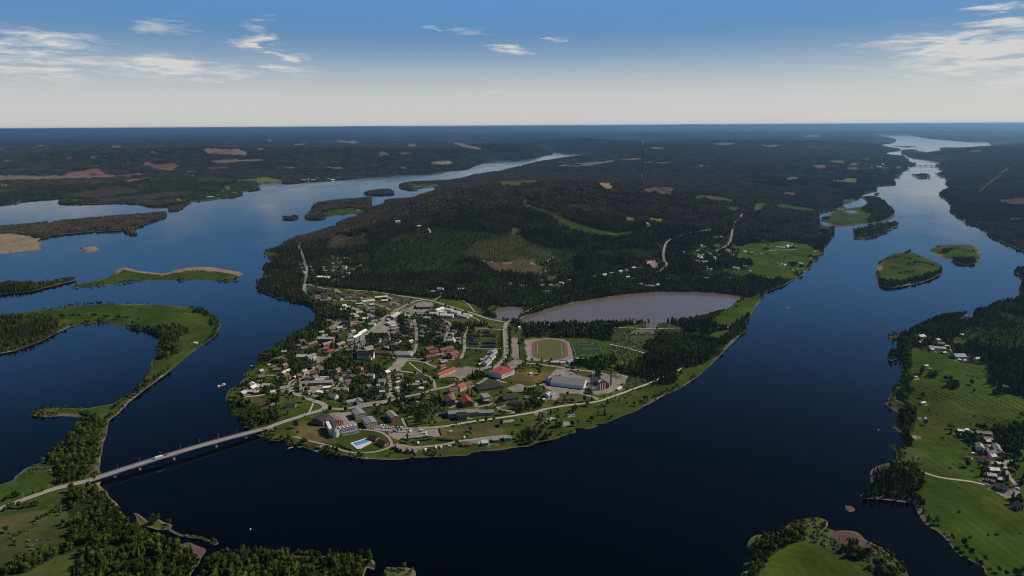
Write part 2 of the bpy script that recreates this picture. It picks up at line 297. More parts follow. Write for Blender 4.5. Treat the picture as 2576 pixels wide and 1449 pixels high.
# types: 0 mixed forest 1 brown pine forest 2 young green forest 3 brown clear-cut 4 green clear-cut 5 field 6 olive meadow 7 gardens 8 dry grass
# 9 pale bog 10 mud 11 gravel 12 broad-leaved wood 13 willow scrub 14 bright field 15 reddish clear-cut 16 lawn 17 striped field
Z = [
(1, 'D', '560,500 640,430 1300,430 1700,430 2000,480 2300,520 2400,600 2090,600 1900,600 1700,570 1290,580 1100,580 900,610 640,600'),
(1, 'F2', '1500,900 2576,700 2576,1000 2000,1050 1600,1150 1180,1200 1170,1100'),
(1, 'F3', '0,640 200,640 500,680 700,750 1100,780 1400,850 1300,940 1100,1000 900,1000 600,900 200,760 0,760'),
(1, 'F1', '-1200,1150 0,1030 1300,905 1650,870 1680,920 1330,1045 1380,1100 1300,1095 1150,1060 480,1090 -1200,1300'),
(9, 'F1', '0,505 400,515 900,505 1160,500 1160,520 850,530 400,545 -400,560 -400,520'),
(15, 'F1', '620,495 700,470 850,455 920,435 1000,450 1080,480 1060,500 960,500 940,480 900,505 640,508'),
(15, 'F1', '1190,500 1340,488 1400,475 1450,495 1380,515 1200,515'), (15, 'F1', '1200,560 1330,540 1480,525 1560,520 1420,550 1300,570'),
(15, 'F1', '1380,405 1480,375 1560,400 1650,385 1750,385 1810,410 1740,425 1800,450 1700,462 1540,430 1500,400'),
(9, 'F1', '2040,250 2070,235 2250,240 2390,235 2430,250 2530,280 2440,300 2200,290 2080,285'),
(9, 'F1', '2110,350 2576,345 2700,350 2576,360 2350,364 2270,385 2150,375'), (4, 'F1', '700,560 900,545 1200,560 1150,590 900,600'), (4, 'F1', '1380,600 1500,590 1520,640 1400,650'),
(18, 'F1', '1740,755 1890,712 1900,740 1850,768'), (7, 'F1', '1800,740 1900,715 2000,700 2100,690 2200,640 2300,610 2400,590 2480,600 2550,640 2420,690 2300,722 2100,755 1900,775 1860,790'),
(18, 'F1', '2355,552 2480,548 2600,545 2600,562 2400,562'), (18, 'F1', '2240,615 2320,605 2310,630 2260,630'), (6, 'F1', '620,745 850,750 850,765 620,765'),
(18, 'F2', '0,530 100,525 270,550 260,577 60,582 0,577'), (18, 'F2', '490,540 700,528 690,552 520,562'), (7, 'F2', '450,545 560,535 700,525 850,520 870,542 700,560 480,572'),
(9, 'F2', '1980,180 2050,178 2280,235 2200,242 2040,215'), (9, 'F2', '1740,385 1820,368 1980,365 1960,392'),
(5, 'F2', '650,880 800,845 950,835 1100,850 1090,885 920,895 750,915 680,905'), (6, 'F2', '1570,600 1780,590 1860,600 1830,625 1700,637 1560,628'),
(4, 'F2', '700,1240 720,1180 760,1120 850,1090 960,1115 1130,1100 1150,1190 1050,1210 960,1235 840,1250'), (3, 'F2', '730,1180 800,1110 870,1090 960,1130 860,1160 760,1215'),
(3, 'F2', '1010,1290 1150,1275 1160,1350 1050,1350'), (3, 'F2', '1060,1080 1130,1080 1130,1110 1060,1110'),
(2, 'D', '940,640 1000,590 1100,570 1200,585 1290,585 1370,620 1450,640 1440,690 1380,705 1250,665 1180,650 1080,690 960,690'), (2, 'V1', '830,330 1400,240 1450,540 1200,640 1050,600 1320,500 1320,440'),
(4, 'D', '1160,640 1200,608 1290,598 1400,640 1360,662 1240,655'), (4, 'D', '1260,598 1310,590 1340,640 1290,650'),
(3, 'V2', '50,200 380,230 500,190 740,190 760,240 870,290 870,360 650,380 500,370 460,340 400,350 260,350 200,320 130,240'), (3, 'V2', '900,410 1060,400 1050,480 950,480'),
(3, 'F3', '0,1030 100,1050 80,1080 0,1100'),
(5, 'F3', '105,745 150,735 162,790 250,825 400,870 500,920 650,985 850,1045 1050,1085 1240,1065 1180,1105 1000,1118 800,1090 600,1040 480,980 400,905 300,875 180,830 100,795'),
(9, 'F3', '870,580 1030,590 1000,610 1030,640 950,640 880,600'), (3, 'F3', '1310,650 1450,620 1650,630 1610,700 1500,690 1310,665'), (6, 'F3', '1800,705 2000,710 2240,745 2240,770 2050,750 1870,730'),
(6, 'F3', '-150,560 310,552 160,600 -100,615'), (6, 'F3', '620,655 900,690 880,705 700,680'), (9, 'F3', '400,415 800,375 1030,355 1040,370 760,410'), (15, 'F3', '1270,374 1600,372 1600,383 1300,383'),
(9, 'F3', '1090,340 1300,330 1310,350 1100,348'), (5, 'F3', '2090,820 2300,830 2260,855'), (6, 'F3', '2450,790 2600,785 2500,850 2420,860'), (18, 'F3', '1150,930 1230,930 1220,970 1150,960'),
(18, 'F3', '1380,935 1540,950 1500,975 1400,960'), (7, 'F3', '1290,1000 1400,980 1410,1020 1350,1040 1280,1025'),
(18, 'F4', '600,357 785,357 780,395 740,380 620,375'), (18, 'F4', '790,412 850,380 940,380 900,400 880,415'), (18, 'F4', '760,430 900,424 940,440 900,448 800,446'), (18, 'F4', '1260,432 1350,405 1350,430 1300,442'),
(18, 'F4', '160,524 290,523 310,542 200,550'), (18, 'F4', '630,550 760,550 790,532 900,540 890,577 770,572 640,560'), (18, 'F4', '1150,527 1210,525 1215,546 1170,543'), (18, 'F4', '900,338 1040,335 1030,357 960,346'),
(15, 'F4', '450,420 480,403 570,400 610,430 460,437'), (7, 'F4', '900,390 1250,400 1260,450 1000,450 900,430'),
(5, 'F4', '500,1040 540,900 650,860 980,700 1130,730 1300,840 1280,950 900,1030'), (12, 'F4', '960,710 1130,730 1260,840 1270,900 1180,950 1100,975 1010,990 1000,930 1060,890 990,880 940,840 1000,790 1010,760'),
(6, 'F4', '740,740 840,752 845,800 750,795'), (8, 'F4', '2105,665 2480,365 2498,365 2455,430 2300,540 2130,678'), (3, 'F4', '2290,750 2700,728 2700,805 2400,790'), (3, 'F4', '2420,932 2700,935 2700,960 2450,952'),
(5, 'F4', '70,790 180,800 480,850 470,868 330,850 100,822'), (13, 'F4', '840,1100 900,1030 1330,970 1330,1010 940,1150'), (12, 'F4', '880,1060 1290,975 1290,1020 1000,1120 880,1120'),
(5, 'V4', '-300,480 0,350 380,350 610,338 640,310 820,340 1100,370 1240,460 1400,520 1330,640 1240,700 1100,780 1090,880 990,920 850,1040 700,1080 440,1085 260,1040 0,930'),
(5, 'V3', '1500,500 1900,480 2130,450 2300,430 2576,450 2576,950 2430,1000 2100,990 1950,900 1850,860 1920,760 1850,690 1700,680 1500,640 1700,590 1650,530'),
(14, 'V4', '880,370 1100,370 1230,460 970,430'), (7, 'V3', '820,540 1150,470 1300,350 1500,300 1560,400 1500,520 1700,560 1650,640 1400,640 1350,760 1200,760 1000,780 990,700 880,650'),
(7, 'V3', '640,920 760,910 870,990 820,1010 650,990'), (7, 'V3', '1000,930 1250,935 1240,1000 1020,1010'), (7, 'V3', '1430,930 1820,950 1800,990 1450,990'), (5, 'V3', '1430,830 1850,840 1850,900 1700,930 1450,870'),
(7, 'V3', '290,700 460,710 520,800 430,830 300,780'), (12, 'V3', '1350,650 1700,680 1850,690 1920,760 1850,800 1600,770 1400,800'),
(7, 'V2', '1460,420 1650,350 1850,320 2050,270 2200,200 2330,200 2380,280 2150,300 2000,330 1990,430 1700,430 1540,450'), (7, 'V2', '800,440 900,430 900,500 1100,460 1250,440 1240,490 1130,560 950,560 830,520'),
(7, 'V2', '420,480 500,480 530,540 620,510 720,500 720,530 600,560 430,550'), (7, 'V2', '2180,510 2400,480 2400,550 2250,560'),
(7, 'V1', '350,400 520,400 830,300 1100,320 1090,440 1320,450 1310,520 1240,590 1100,590 1000,660 880,700 800,620 560,600 480,480 470,620 400,600 370,480'),
(6, 'T1', '440,110 480,40 640,0 640,20 560,60'), (13, 'F2', '70,1280 150,1270 280,1330 150,1345'),
# the town peninsula
(16, 'D', '769,715 880,727 960,738 1080,748 1150,754 1215,785 1240,765 1262,770 1250,800 1275,808 1310,825 1540,845 1550,930 1640,955 1750,920 1830,860 1880,830 1790,812 1830,770 1925,735 1960,740 1900,850 1800,970 1600,1060 1400,1130 1100,1180 880,1160 640,1110 560,1010 570,960 700,850 780,800 800,770 770,745'),
(7, 'D', '800,790 870,770 960,790 1080,790 1130,800 1180,815 1200,850 1170,900 1110,870 1060,870 1000,910 960,920 1000,960 1090,960 1080,1000 1000,1010 930,1030 850,1010 780,1000 700,1000 640,990 590,990 620,930 700,870 760,820'),
(8, 'T2', '870,610 1350,620 1440,610 1900,720 1880,790 1480,800 1400,720 1120,680 960,640'), (8, 'T2', '400,330 640,360 520,410 400,470 230,520 300,430'), (14, 'T2', '1000,380 1240,370 1400,460 1460,540 1200,480 1050,430'),
(8, 'T2', '1240,370 1500,450 1600,500 1560,580 1440,520'), (8, 'T4', '840,1010 1100,980 1590,900 1690,1090 1200,1160 1000,1150 870,1110'), (8, 'T3', '230,640 480,560 700,560 860,590 700,700 560,770 420,760'),
(8, 'T3', '860,960 1060,920 1280,1040 1460,1180 1380,1210 1150,1180 900,1100 860,1020'), (8, 'T4', '700,1290 560,1310 300,1330 560,1260 1000,1240 1160,1230 1100,1300'), (8, 'T4', '520,600 780,555 830,600 700,640 560,640'),
(8, 'T5', '0,480 300,490 230,600 60,650 0,640'), (8, 'T5', '100,880 450,740 700,740 920,800 500,870 230,920'), (8, 'T4', '1800,280 2254,300 2200,440 1990,460 1850,400 1700,380'), (8, 'T5', '430,400 600,400 700,450 830,450 850,510 660,480 560,400'),
(8, 'T5', '80,1040 320,1080 250,1180 80,1150'), (7, 'T1', '1380,640 2000,590 2300,640 2200,900 2000,1100 1600,1160 1400,1300 1200,1449 700,1449 640,1250 760,1100 1160,960 1250,800'),
(16, 'T3', '240,320 500,170 700,170 700,300 740,340 620,400 560,420 350,400 180,480'), (16, 'T1', '1660,1180 1880,1190 1880,1260 1700,1270'), (16, 'T1', '2150,1200 2430,1240 2370,1370 2180,1330'),
(7, 'T1', '1350,400 1560,440 1700,500 2200,640 1900,700 1560,640 1400,700 1360,560'), (16, 'T1', '1180,200 1260,380 1560,420 2100,440 2100,360 1260,330 1220,220'), (8, 'T1', '2200,400 2500,380 2574,300 2574,420 2400,520 2230,440'),
(16, 'T2', '1330,1085 1530,1090 1520,1200 1640,1210 1580,1330 1380,1330 1240,1260'), (16, 'T4', '340,270 450,140 620,160 850,280 750,320 600,300'),
(12, 'T3', '0,640 200,650 350,730 420,760 700,760 740,850 700,910 560,950 450,980 330,1010 180,900 60,800'),
(12, 'T1', '1360,400 1540,450 1500,620 1560,640 1540,800 1400,820 1300,880 1180,830 1240,730 1350,660 1370,530'),
(13, 'P', '900,540 1250,500 1600,480 1900,600 1700,700 1300,800 1000,980 900,900 830,700'), (12, 'P', '0,540 200,505 500,495 720,475 980,490 1000,540 900,560 900,690 780,670 640,650 300,640 0,640'),
(0, 'P', '1250,720 1400,620 1700,640 1900,560 2000,640 2200,540 2280,480 2330,500 2200,600 2050,750 1900,880 1770,940 1640,920 1540,1020 1580,1080 1500,1130 1300,1120 1050,1060 1010,980 1180,880 1400,850 1250,760'),
(0, 'P', '1460,490 1500,460 1700,490 1850,460 2000,500 2010,560 1900,590 1650,600 1600,540'), (12, 'T5', '870,270 1170,230 1170,330 1090,370 1020,420 840,400 600,350 600,300 850,330'),
(5, 'P', '1920,475 2100,380 2230,260 2440,190 2450,230 2330,360 2240,480 2130,540 2010,540'), (5, 'P', '1910,600 2090,560 2140,590 2000,680 1900,660'), (5, 'P', '1030,1449 1600,1090 1650,1000 1800,950 2000,800 2300,560 2400,560 1400,1500'),
(13, 'P', '1280,1080 1050,1030 1060,1150 900,1210 740,1240 900,1290 1200,1180'), (13, 'T5', '870,920 1090,830 1380,730 1390,750 1100,860 900,935'), (12, 'T2', '1640,560 1800,600 1790,630 1640,600'),
(13, 'P', '1640,475 2190,260 2230,270 2100,345 1900,420 1700,490'), (12, 'P', '2090,560 2320,410 2480,200 2500,190 2380,380 2300,500 2160,600'),
# north-west river meadows
(5, 'M1', '-300,500 0,470 950,345 1500,345 1950,390 2240,550 2150,710 1920,880 1450,1260 1200,1460 300,1449 1100,1350 1500,1000 1620,690 1300,590 1000,520 640,600 0,860 -300,900'),
(12, 'M1', '-1500,900 -1500,560 -300,560 0,495 340,475 500,485 600,560 560,620 400,680 250,740 0,830 -300,880'),
(6, 'M1', '1450,560 1650,525 1860,575 1950,650 1940,700 1830,770 1780,700 1850,640 1550,590'), (12, 'M1', '1340,570 1500,605 1600,580 1800,580 1900,640 1780,700 1820,780 1810,850 1700,880 1700,900 1580,900 1560,860 1600,700 1480,630 1360,600'),
(5, 'M1', '660,190 1100,70 1160,0 1230,-30 1400,0 1640,20 1900,-40 2300,-10 2490,40 2390,120 1800,120 1200,160'), (9, 'M1', '1150,60 1170,5 1230,-25 1400,5 1640,30 1750,0 1900,-30 2100,-35 2300,-5 2480,45 2400,90 2380,62 2250,34 2000,10 1850,20 1640,62 1400,38 1250,8 1180,50'), (12, 'M1', '-300,210 0,180 200,170 420,160 620,135 640,150 430,190 300,222 0,250 -300,290'),
# lower left
(6, 'B1', '-2000,700 0,480 480,250 760,0 1100,0 1040,420 1000,520 1400,950 2100,1200 1900,1500 1700,2600 -3000,2600'),
(5, 'B1', '940,150 1080,0 1020,240 1005,330 940,330 900,300'), (5, 'B1', '0,500 240,420 480,300 560,540 300,640 0,720'), (13, 'B1', '240,430 420,300 600,350 600,540 560,570 500,400'),
(12, 'B1', '740,0 1000,0 980,180 900,250 900,400 850,470 700,500 620,530 600,400 520,330 490,260 600,130'), (12, 'D', '200,1047 240,1050 262,1070 250,1092 185,1092'),
(5, 'B1', '0,830 420,700 900,540 980,560 700,700 500,850 300,990 0,1010'), (8, 'B1', '-300,900 300,800 480,780 450,900 100,1010 -300,1100'),
(12, 'B1', '700,590 900,560 960,560 1100,700 1180,800 1280,940 1400,960 1450,1020 1600,1060 1720,1130 1830,1160 1900,1180 2000,1290 1980,1340 1860,1449 1600,2600 750,2600 750,1449 800,1300 820,1210 700,1150 740,1060 690,1000 720,900 660,780 700,690'),
(12, 'B1', '-400,1420 0,1380 200,1300 450,1200 620,1110 760,1100 740,1210 560,1250 300,1400 0,1449 -400,1600'), (13, 'B1', '230,1250 280,1080 420,1050 590,1080 560,1150 330,1250'), (6, 'B1', '-400,1050 100,1000 280,1070 240,1200 0,1350 -400,1400'),
(5, 'B1', '1050,1170 1280,1110 1250,1190 1060,1210'), (5, 'B1', '1345,800 1400,820 1500,900 1720,930 1700,990 1500,950 1380,900'), (10, 'B1', '1360,950 1480,960 1570,1040 1480,1030'), (10, 'B1', '1810,1140 1900,1100 2080,1180 2010,1270 1930,1240'),
(10, 'B1', '930,310 1010,330 1000,400 950,430'), (12, 'D', '500,1500 515,1420 560,1392 700,1394 900,1410 915,1449 900,1500'), (5, 'D', '545,1392 600,1395 590,1405 545,1404'),
# lower right
(13, 'B2', '150,2000 180,900 780,730 1000,800 1500,1100 1620,1300 1620,2000'), (14, 'B2', '300,1241 420,1050 560,970 680,940 800,970 900,1020 1050,1090 1200,1160 1300,1241 1300,2000 200,2000'),
(12, 'B2', '380,900 550,860 690,870 690,930 560,970 420,1050 330,1150 290,1241 190,1300 200,1241 240,1130 250,1000'), (10, 'B2', '870,800 960,850 1150,860 1300,990 1180,1010 1000,950 900,880'), (10, 'B2', '900,640 1200,640 1200,850 1040,850 950,770'),
(12, 'B2', '1000,1010 1100,990 1250,1060 1240,1110 1050,1090'), (12, 'B2', '1280,1140 1400,1160 1480,1241 1500,1400 1350,1300'),
# right bank
(5, 'R', '1400,700 1480,640 1850,700 1870,900 1950,940 2230,970 2200,1060 2270,1090 2200,1150 2350,1220 2900,1310 2900,1600 1400,1500 1420,1300 1440,1000'),
(5, 'D', '2290,1030 2576,1030 2800,1100 2900,1700 2600,1700 2480,1449 2400,1390 2320,1290 2295,1230 2305,1170 2290,1100'),
(0, 'R', '1480,590 1650,490 1900,465 1950,530 2050,480 2120,410 2500,310 2900,330 2900,600 2100,580 1850,640 1560,600 1480,640'), (2, 'R', '2000,580 2900,600 2900,820 2400,820 2200,800 2000,760 1950,700'),
(0, 'R', '1990,770 2300,820 2900,830 2900,1310 2576,1310 2350,1230 2210,1140 2270,1080 2200,1000 2250,960 2100,870 1980,800'), (7, 'R', '1440,650 1600,640 1790,670 1830,700 1900,780 1850,870 1980,850 2240,960 1960,930 1850,830 1430,790'),
(5, 'R', '1840,720 1930,670 2000,770 1960,790 1860,770'), (17, 'R', '1440,1200 1600,1195 2200,1290 2576,1330 2900,1370 2900,1500 2400,1430 1420,1290'), (17, 'R2', '1150,10 1800,30 2521,110 2800,140 2800,300 2300,290 1900,230 1500,190 1140,170'),
(12, 'R', '1310,730 1400,700 1430,780 1440,1000 1440,1200 1400,1300 1500,1430 1380,1449 1340,1300 1320,1200 1350,950 1330,830'), (13, 'R', '1240,1220 1340,1130 1340,1300 1400,1449 1300,1449 1190,1340'), (10, 'R', '1180,1330 1240,1340 1330,1449 1280,1449'), (10, 'R', '1210,665 1330,670 1340,700 1220,700'),
(7, 'R2', '1400,230 1800,220 2080,290 2200,420 2230,640 2400,700 2430,1000 2521,1300 2521,1449 2400,1400 2100,1150 1950,1040 1900,760 1830,620 1700,540 1750,400 1450,330'),
(6, 'R2', '650,520 850,490 1000,560 1050,700 960,830 600,860 400,900 380,820'), (12, 'R2', '570,760 700,770 960,790 1000,900 1070,1010 1060,1120 950,1160 900,1060 750,950 590,890'), (13, 'R2', '680,520 1000,560 1040,760 960,800 650,700'),
(10, 'R2', '600,700 800,700 800,760 560,770 400,820 340,900 340,1060 290,1060 280,860'), (10, 'R2', '610,200 700,210 770,300 720,290'), (12, 'R2', '740,0 950,0 930,280 830,290 770,200'), (5, 'R2', '960,200 1000,180 1200,190 1450,260 1450,400 1700,500 1500,540 1000,480'),
(12, 'R2', '2080,230 2521,200 2521,420 2450,660 2250,620 2200,420 2100,330'), (5, 'D', '2204,700 2207,660 2300,630 2345,656 2371,682 2340,703 2240,726'), (12, 'D', '2205,692 2225,704 2260,704 2300,697 2362,678 2371,684 2340,705 2240,726 2210,720'),
(5, 'F4', '1625,1265 1720,1215 2060,1200 2150,1290 2060,1410 1880,1385'), (12, 'F4', '1850,1335 2080,1335 2085,1400 1950,1405 1870,1385'), (12, 'F4', '1700,1285 1800,1240 1930,1215 1900,1240 1780,1295'), (10, 'F4', '1650,1250 1740,1205 1840,1200 1780,1240'),
(9, 'F1', '-400,1110 150,1090 430,1150 450,1250 0,1310 -400,1340'),
(16, 'T2', '1980,770 2140,775 2230,800 2180,860 2150,900 2000,900'),
(7, 'T4', '0,600 500,600 560,660 900,640 930,740 800,760 640,900 430,880 380,700 0,720'), (7, 'T3', '1480,560 2254,540 2254,640 1800,640 1500,660'), (7, 'T4', '1830,1130 2000,1050 2254,1000 2254,1190 1900,1240'),
(7, 'T5', '0,1160 330,1100 330,1310 0,1400'), (7, 'T3', '880,1200 1500,1300 1480,1340 1000,1250'), (7, 'T4', '1580,600 1560,700 1900,720 1900,800 1780,800'), (7, 'T5', '120,660 240,680 230,900 60,960 0,930 0,700'),
# gravel and asphalt yards
(11, 'T2', '380,500 560,430 700,395 830,400 880,440 860,480 800,520 760,560 700,600 480,590 350,560'), (11, 'T1', '2170,780 2270,700 2400,640 2574,640 2574,900 2420,870 2250,870 2150,860'), (11, 'T2', '60,760 160,680 350,670 370,740 190,780 400,850 400,900 200,910 190,800 100,790'),
(11, 'T4', '820,300 1040,230 1180,210 1400,240 1390,270 1200,320 1100,400 860,350'), (11, 'T4', '170,250 300,100 440,110 310,270'), (11, 'T5', '230,600 330,470 400,400 560,410 660,480 830,520 870,580 710,720 430,720 240,640'),
(11, 'T5', '870,700 900,600 1000,480 1120,470 1320,490 1290,600 1230,650 1060,720 890,735'), (11, 'T3', '1350,810 1500,800 1620,800 1640,900 1700,950 1500,960 1450,900'), (11, 'T4', '180,1100 170,1040 820,1010 860,1110 330,1160 230,1130'), (11, 'T4', '0,965 380,985 380,1010 0,1012'),
(11, 'T3', '960,400 1090,390 1300,380 1440,430 1330,520 1200,600 1100,600 1100,500 950,470'), (11, 'T2', '2010,925 2110,925 2135,1230 2040,1240 2010,1200'), (11, 'T2', '1940,1300 2060,1235 2200,1260 2100,1340 1990,1400'), (11, 'T4', '1700,500 1850,435 1990,470 1870,540 1750,530'),
(11, 'P', '0,670 250,648 400,665 460,690 480,770 490,850 440,880 260,890 40,880 0,760'), (11, 'T3', '620,100 750,80 820,130 640,140'), (11, 'T5', '250,780 260,690 430,690 440,760 390,805'), (11, 'T1', '1500,800 1620,690 1960,680 2000,740 1850,760 1700,730 1560,860'),
(11, 'T3', '1090,150 1200,80 1330,90 1300,130 1200,165'), (11, 'V1', '1690,985 1830,990 1850,1030 1700,1040'), (11, 'T5', '90,965 230,930 290,970 250,1005 130,1000'), (11, 'T5', '460,1100 560,1075 580,1110 570,1150 500,1140'), (11, 'T4', '1640,910 1790,885 1800,920 1650,935'),
(11, 'R2', '1480,280 1800,280 2050,350 2120,520 2050,530 1900,330 1700,330 1500,300'), (11, 'R2', '2100,1150 2400,1110 2521,1200 2400,1250 2250,1240'), (11, 'V2', '2190,215 2330,205 2340,250 2370,290 2290,290'),
(11, 'V1', '870,790 910,790 980,850 900,860 880,830'), (11, 'V1', '850,660 920,690 830,720'), (11, 'T4', '230,1225 560,1250 700,1260 560,1275 300,1270'), (11, 'T4', '1120,1160 1750,1100 1760,1130 1380,1200 1150,1210'),
]
for i_, ty_0 in enumerate((1, 9, 12, 5, 6, 5, 12, 13, 13, 13, 5, 13, 5, 5, 1, 12, 12, 1, 1, 9, 9)):
    q_ = np.array(ISLES[i_], float); c_ = q_.mean(0); paint(ZONE, c_+(q_-c_)*[1.03, 1.12], ty_0)
for v, f, s in Z: paint(ZONE, C(f, s), v)
for f, x, y, a, b, v in [('F1', 400, 208, 55, 12, 9), ('F1', 1170, 218, 75, 14, 9), ('F1', 1530, 275, 60, 13, 15), ('F1', 700, 335, 35, 10, 15), ('F1', 960, 322, 40, 10, 9), ('F1', 80, 360, 90, 10, 9),
    ('F1', 1930, 505, 90, 8, 15), ('F1', 2180, 432, 140, 10, 15), ('F1', 1920, 465, 110, 6, 9), ('F1', 1220, 320, 30, 5, 9), ('F1', 850, 360, 40, 8, 9), ('F1', 20, 240, 30, 8, 9), ('F1', 1270, 358, 40, 6, 9), ('F1', 40, 600, 50, 14, 9),
    ('F2', 960, 172, 80, 16, 9), ('F2', 850, 165, 50, 12, 9), ('F2', 1290, 290, 75, 24, 15), ('F2', 1570, 205, 60, 14, 9), ('F2', 1500, 285, 90, 16, 3), ('F2', 450, 195, 80, 10, 9), ('F2', 50, 240, 50, 9, 9), ('F2', 140, 155, 40, 10, 9), ('F2', 760, 428, 150, 8, 9),
    ('F2', 350, 430, 60, 12, 9), ('F2', 1450, 428, 100, 6, 9), ('F2', 880, 228, 40, 5, 9), ('F3', 2150, 188, 150, 15, 9), ('F3', 450, 585, 45, 10, 9), ('F3', 2540, 205, 60, 10, 9), ('F3', 1920, 408, 60, 10, 9), ('F4', 60, 205, 90, 12, 9), ('F4', 450, 110, 90, 14, 9), ('F4', 2080, 262, 90, 10, 15),
    ('F4', 2440, 492, 60, 5, 9), ('F3', 1450, 232, 90, 8, 9), ('F3', 2150, 520, 90, 16, 4), ('F4', 220, 690, 90, 18, 3), ('F4', 1900, 100, 60, 8, 9), ('V3', 1480, 60, 50, 12, 5), ('V3', 1200, 262, 90, 18, 6)]:
    paint(ZONE, ell(f, x, y, a, b), v)
for f, x, y, a, b, v in [('V4', 300, 470, 110, 35, 12), ('V4', 840, 760, 90, 40, 12), ('V4', 1000, 790, 50, 45, 12), ('V4', 560, 1030, 120, 50, 0), ('V4', 1200, 610, 110, 30, 12), ('V4', 800, 430, 90, 30, 12), ('V4', 620, 430, 40, 16, 12), ('V4', 900, 930, 50, 40, 12),
    ('R', 1860, 1190, 80, 30, 12), ('R', 1650, 1080, 60, 26, 12), ('R', 1500, 1070, 60, 26, 12), ('R', 1520, 760, 50, 25, 12), ('R', 1660, 660, 50, 25, 12), ('R', 2340, 1250, 90, 25, 12), ('M1', 2010, 420, 80, 30, 12), ('M1', 2150, 530, 40, 40, 12), ('M1', 2100, 460, 50, 16, 12), ('M1', 1950, 810, 40, 25, 13),
    ('F2', 400, 560, 110, 16, 12), ('F4', 700, 1010, 70, 20, 12), ('F4', 580, 930, 50, 24, 12), ('F4', 820, 985, 24, 12, 12), ('T5', 1490, 840, 60, 16, 12), ('T5', 780, 890, 50, 20, 12), ('T5', 610, 960, 50, 16, 12), ('T5', 420, 1150, 70, 30, 12),
    ('T4', 1640, 1170, 60, 40, 12), ('T4', 1990, 1080, 70, 50, 12), ('T4', 370, 780, 60, 70, 12), ('T4', 500, 740, 70, 100, 12), ('T4', 620, 700, 50, 120, 12), ('T4', 740, 640, 50, 30, 12), ('T4', 780, 790, 30, 40, 12), ('T4', 600, 940, 60, 30, 12), ('T4', 110, 640, 90, 60, 12), ('T4', 20, 780, 40, 100, 12),
    ('T3', 530, 540, 60, 60, 12), ('T3', 650, 650, 60, 50, 12), ('T3', 1330, 180, 70, 80, 12), ('T3', 1580, 190, 90, 60, 12), ('T3', 800, 380, 60, 40, 12), ('T3', 1760, 520, 120, 50, 12), ('T3', 1700, 400, 60, 60, 12), ('T3', 940, 190, 60, 40, 12), ('T3', 540, 110, 80, 50, 12), ('T3', 450, 150, 30, 40, 12),
    ('T2', 390, 650, 60, 60, 12), ('T2', 750, 950, 80, 80, 12), ('T2', 950, 1000, 60, 50, 12), ('T2', 1230, 960, 50, 120, 12), ('T2', 600, 1150, 40, 60, 12), ('T2', 90, 580, 60, 50, 12), ('T2', 730, 1210, 50, 50, 12), ('T2', 1560, 740, 150, 30, 12), ('T4', 1850, 760, 90, 50, 12), ('T4', 1330, 340, 90, 50, 12),
    ('T4', 1440, 740, 60, 40, 12), ('T4', 1040, 880, 60, 20, 12), ('T5', 940, 480, 50, 40, 12), ('T5', 620, 400, 30, 40, 12), ('T5', 330, 300, 40, 20, 12), ('T5', 840, 720, 30, 50, 12), ('P', 2020, 480, 1, 1, 12)]:
    paint(ZONE, ell(f, x, y, a, b), v)
def strip_(fr, s, w, val):
    p = np.array(C(fr, s), float)
    for a, b in zip(p[:-1], p[1:]):
        for t_ in np.linspace(0, 1, int(np.hypot(*(b-a))*2)+2):
            q = a+(b-a)*t_; j0 = int(q[0]-ZX0); i0_ = q[1]-ZY0
            for di in range(int(round(w))): 
                if 0 <= int(i0_)+di < ZH and 0 <= j0 < ZW: ZONE[int(i0_)+di, j0] = val
for f, s, w, v in [('R', '1440,1015 1800,1030 2180,1068', 1, 14), ('R', '1480,1000 1900,1050 2200,1120', 1, 13), ('B2', '2060,920 2300,885 2576,872', 2, 13), ('R2', '980,470 1300,520 1700,570', 2, 6), ('R2', '1100,740 1400,755 1650,765', 1, 13), ('R2', '1050,480 1060,700 1040,860', 1, 6),
    ('V4', '0,655 300,690 660,740', 1, 13), ('V4', '300,560 700,600 1060,665', 1, 13), ('V4', '60,690 300,740 600,790 800,820', 1, 14), ('V4', '480,935 700,975', 1, 13), ('B1', '0,1120 120,1060 300,980', 1, 5), ('R2', '1180,20 1800,60 2520,150', 1, 13), ('R2', '1170,120 1700,160 2300,230', 1, 13),
    ('V2', '50,200 380,232 760,238 870,290', 1, 9), ('V2', '900,280 1060,220 1250,130', 1, 6), ('V2', '860,360 920,340 870,290', 1, 9), ('F2', '950,850 1100,860', 1, 9), ('V1', '1150,270 1240,255', 1, 9), ('V1', '1680,155 1720,148', 1, 9), ('V1', '1940,100 2005,85', 1, 9), ('P', '880,715 1420,850', 1, 6),
    ('M1', '1330,100 1450,105', 1, 13), ('F1', '0,505 800,512', 1, 9), ('F3', '1620,378 2150,378', 1, 0)]: strip_(f, s, w, v)
def zone_at(px, py, jit=0):
    i = np.clip((py-ZY0).astype(int), 0, ZH-1); j = np.clip((px-ZX0).astype(int), 0, ZW-1)
    return ZONE[i, j]
ZCOL = np.array([(.022, .026, .012), (.042, .035, .025), (.034, .046, .015), (.085, .067, .050), (.048, .054, .022), (.046, .072, .013), (.064, .080, .023), (.052, .066, .018),
                 (.090, .084, .034), (.26, .20, .13), (.105, .072, .062), (.27, .235, .205), (.024, .034, .010), (.066, .084, .032), (.058, .086, .013), (.24, .125, .085), (.054, .076, .014), (.050, .070, .014), (.17, .18, .045)])

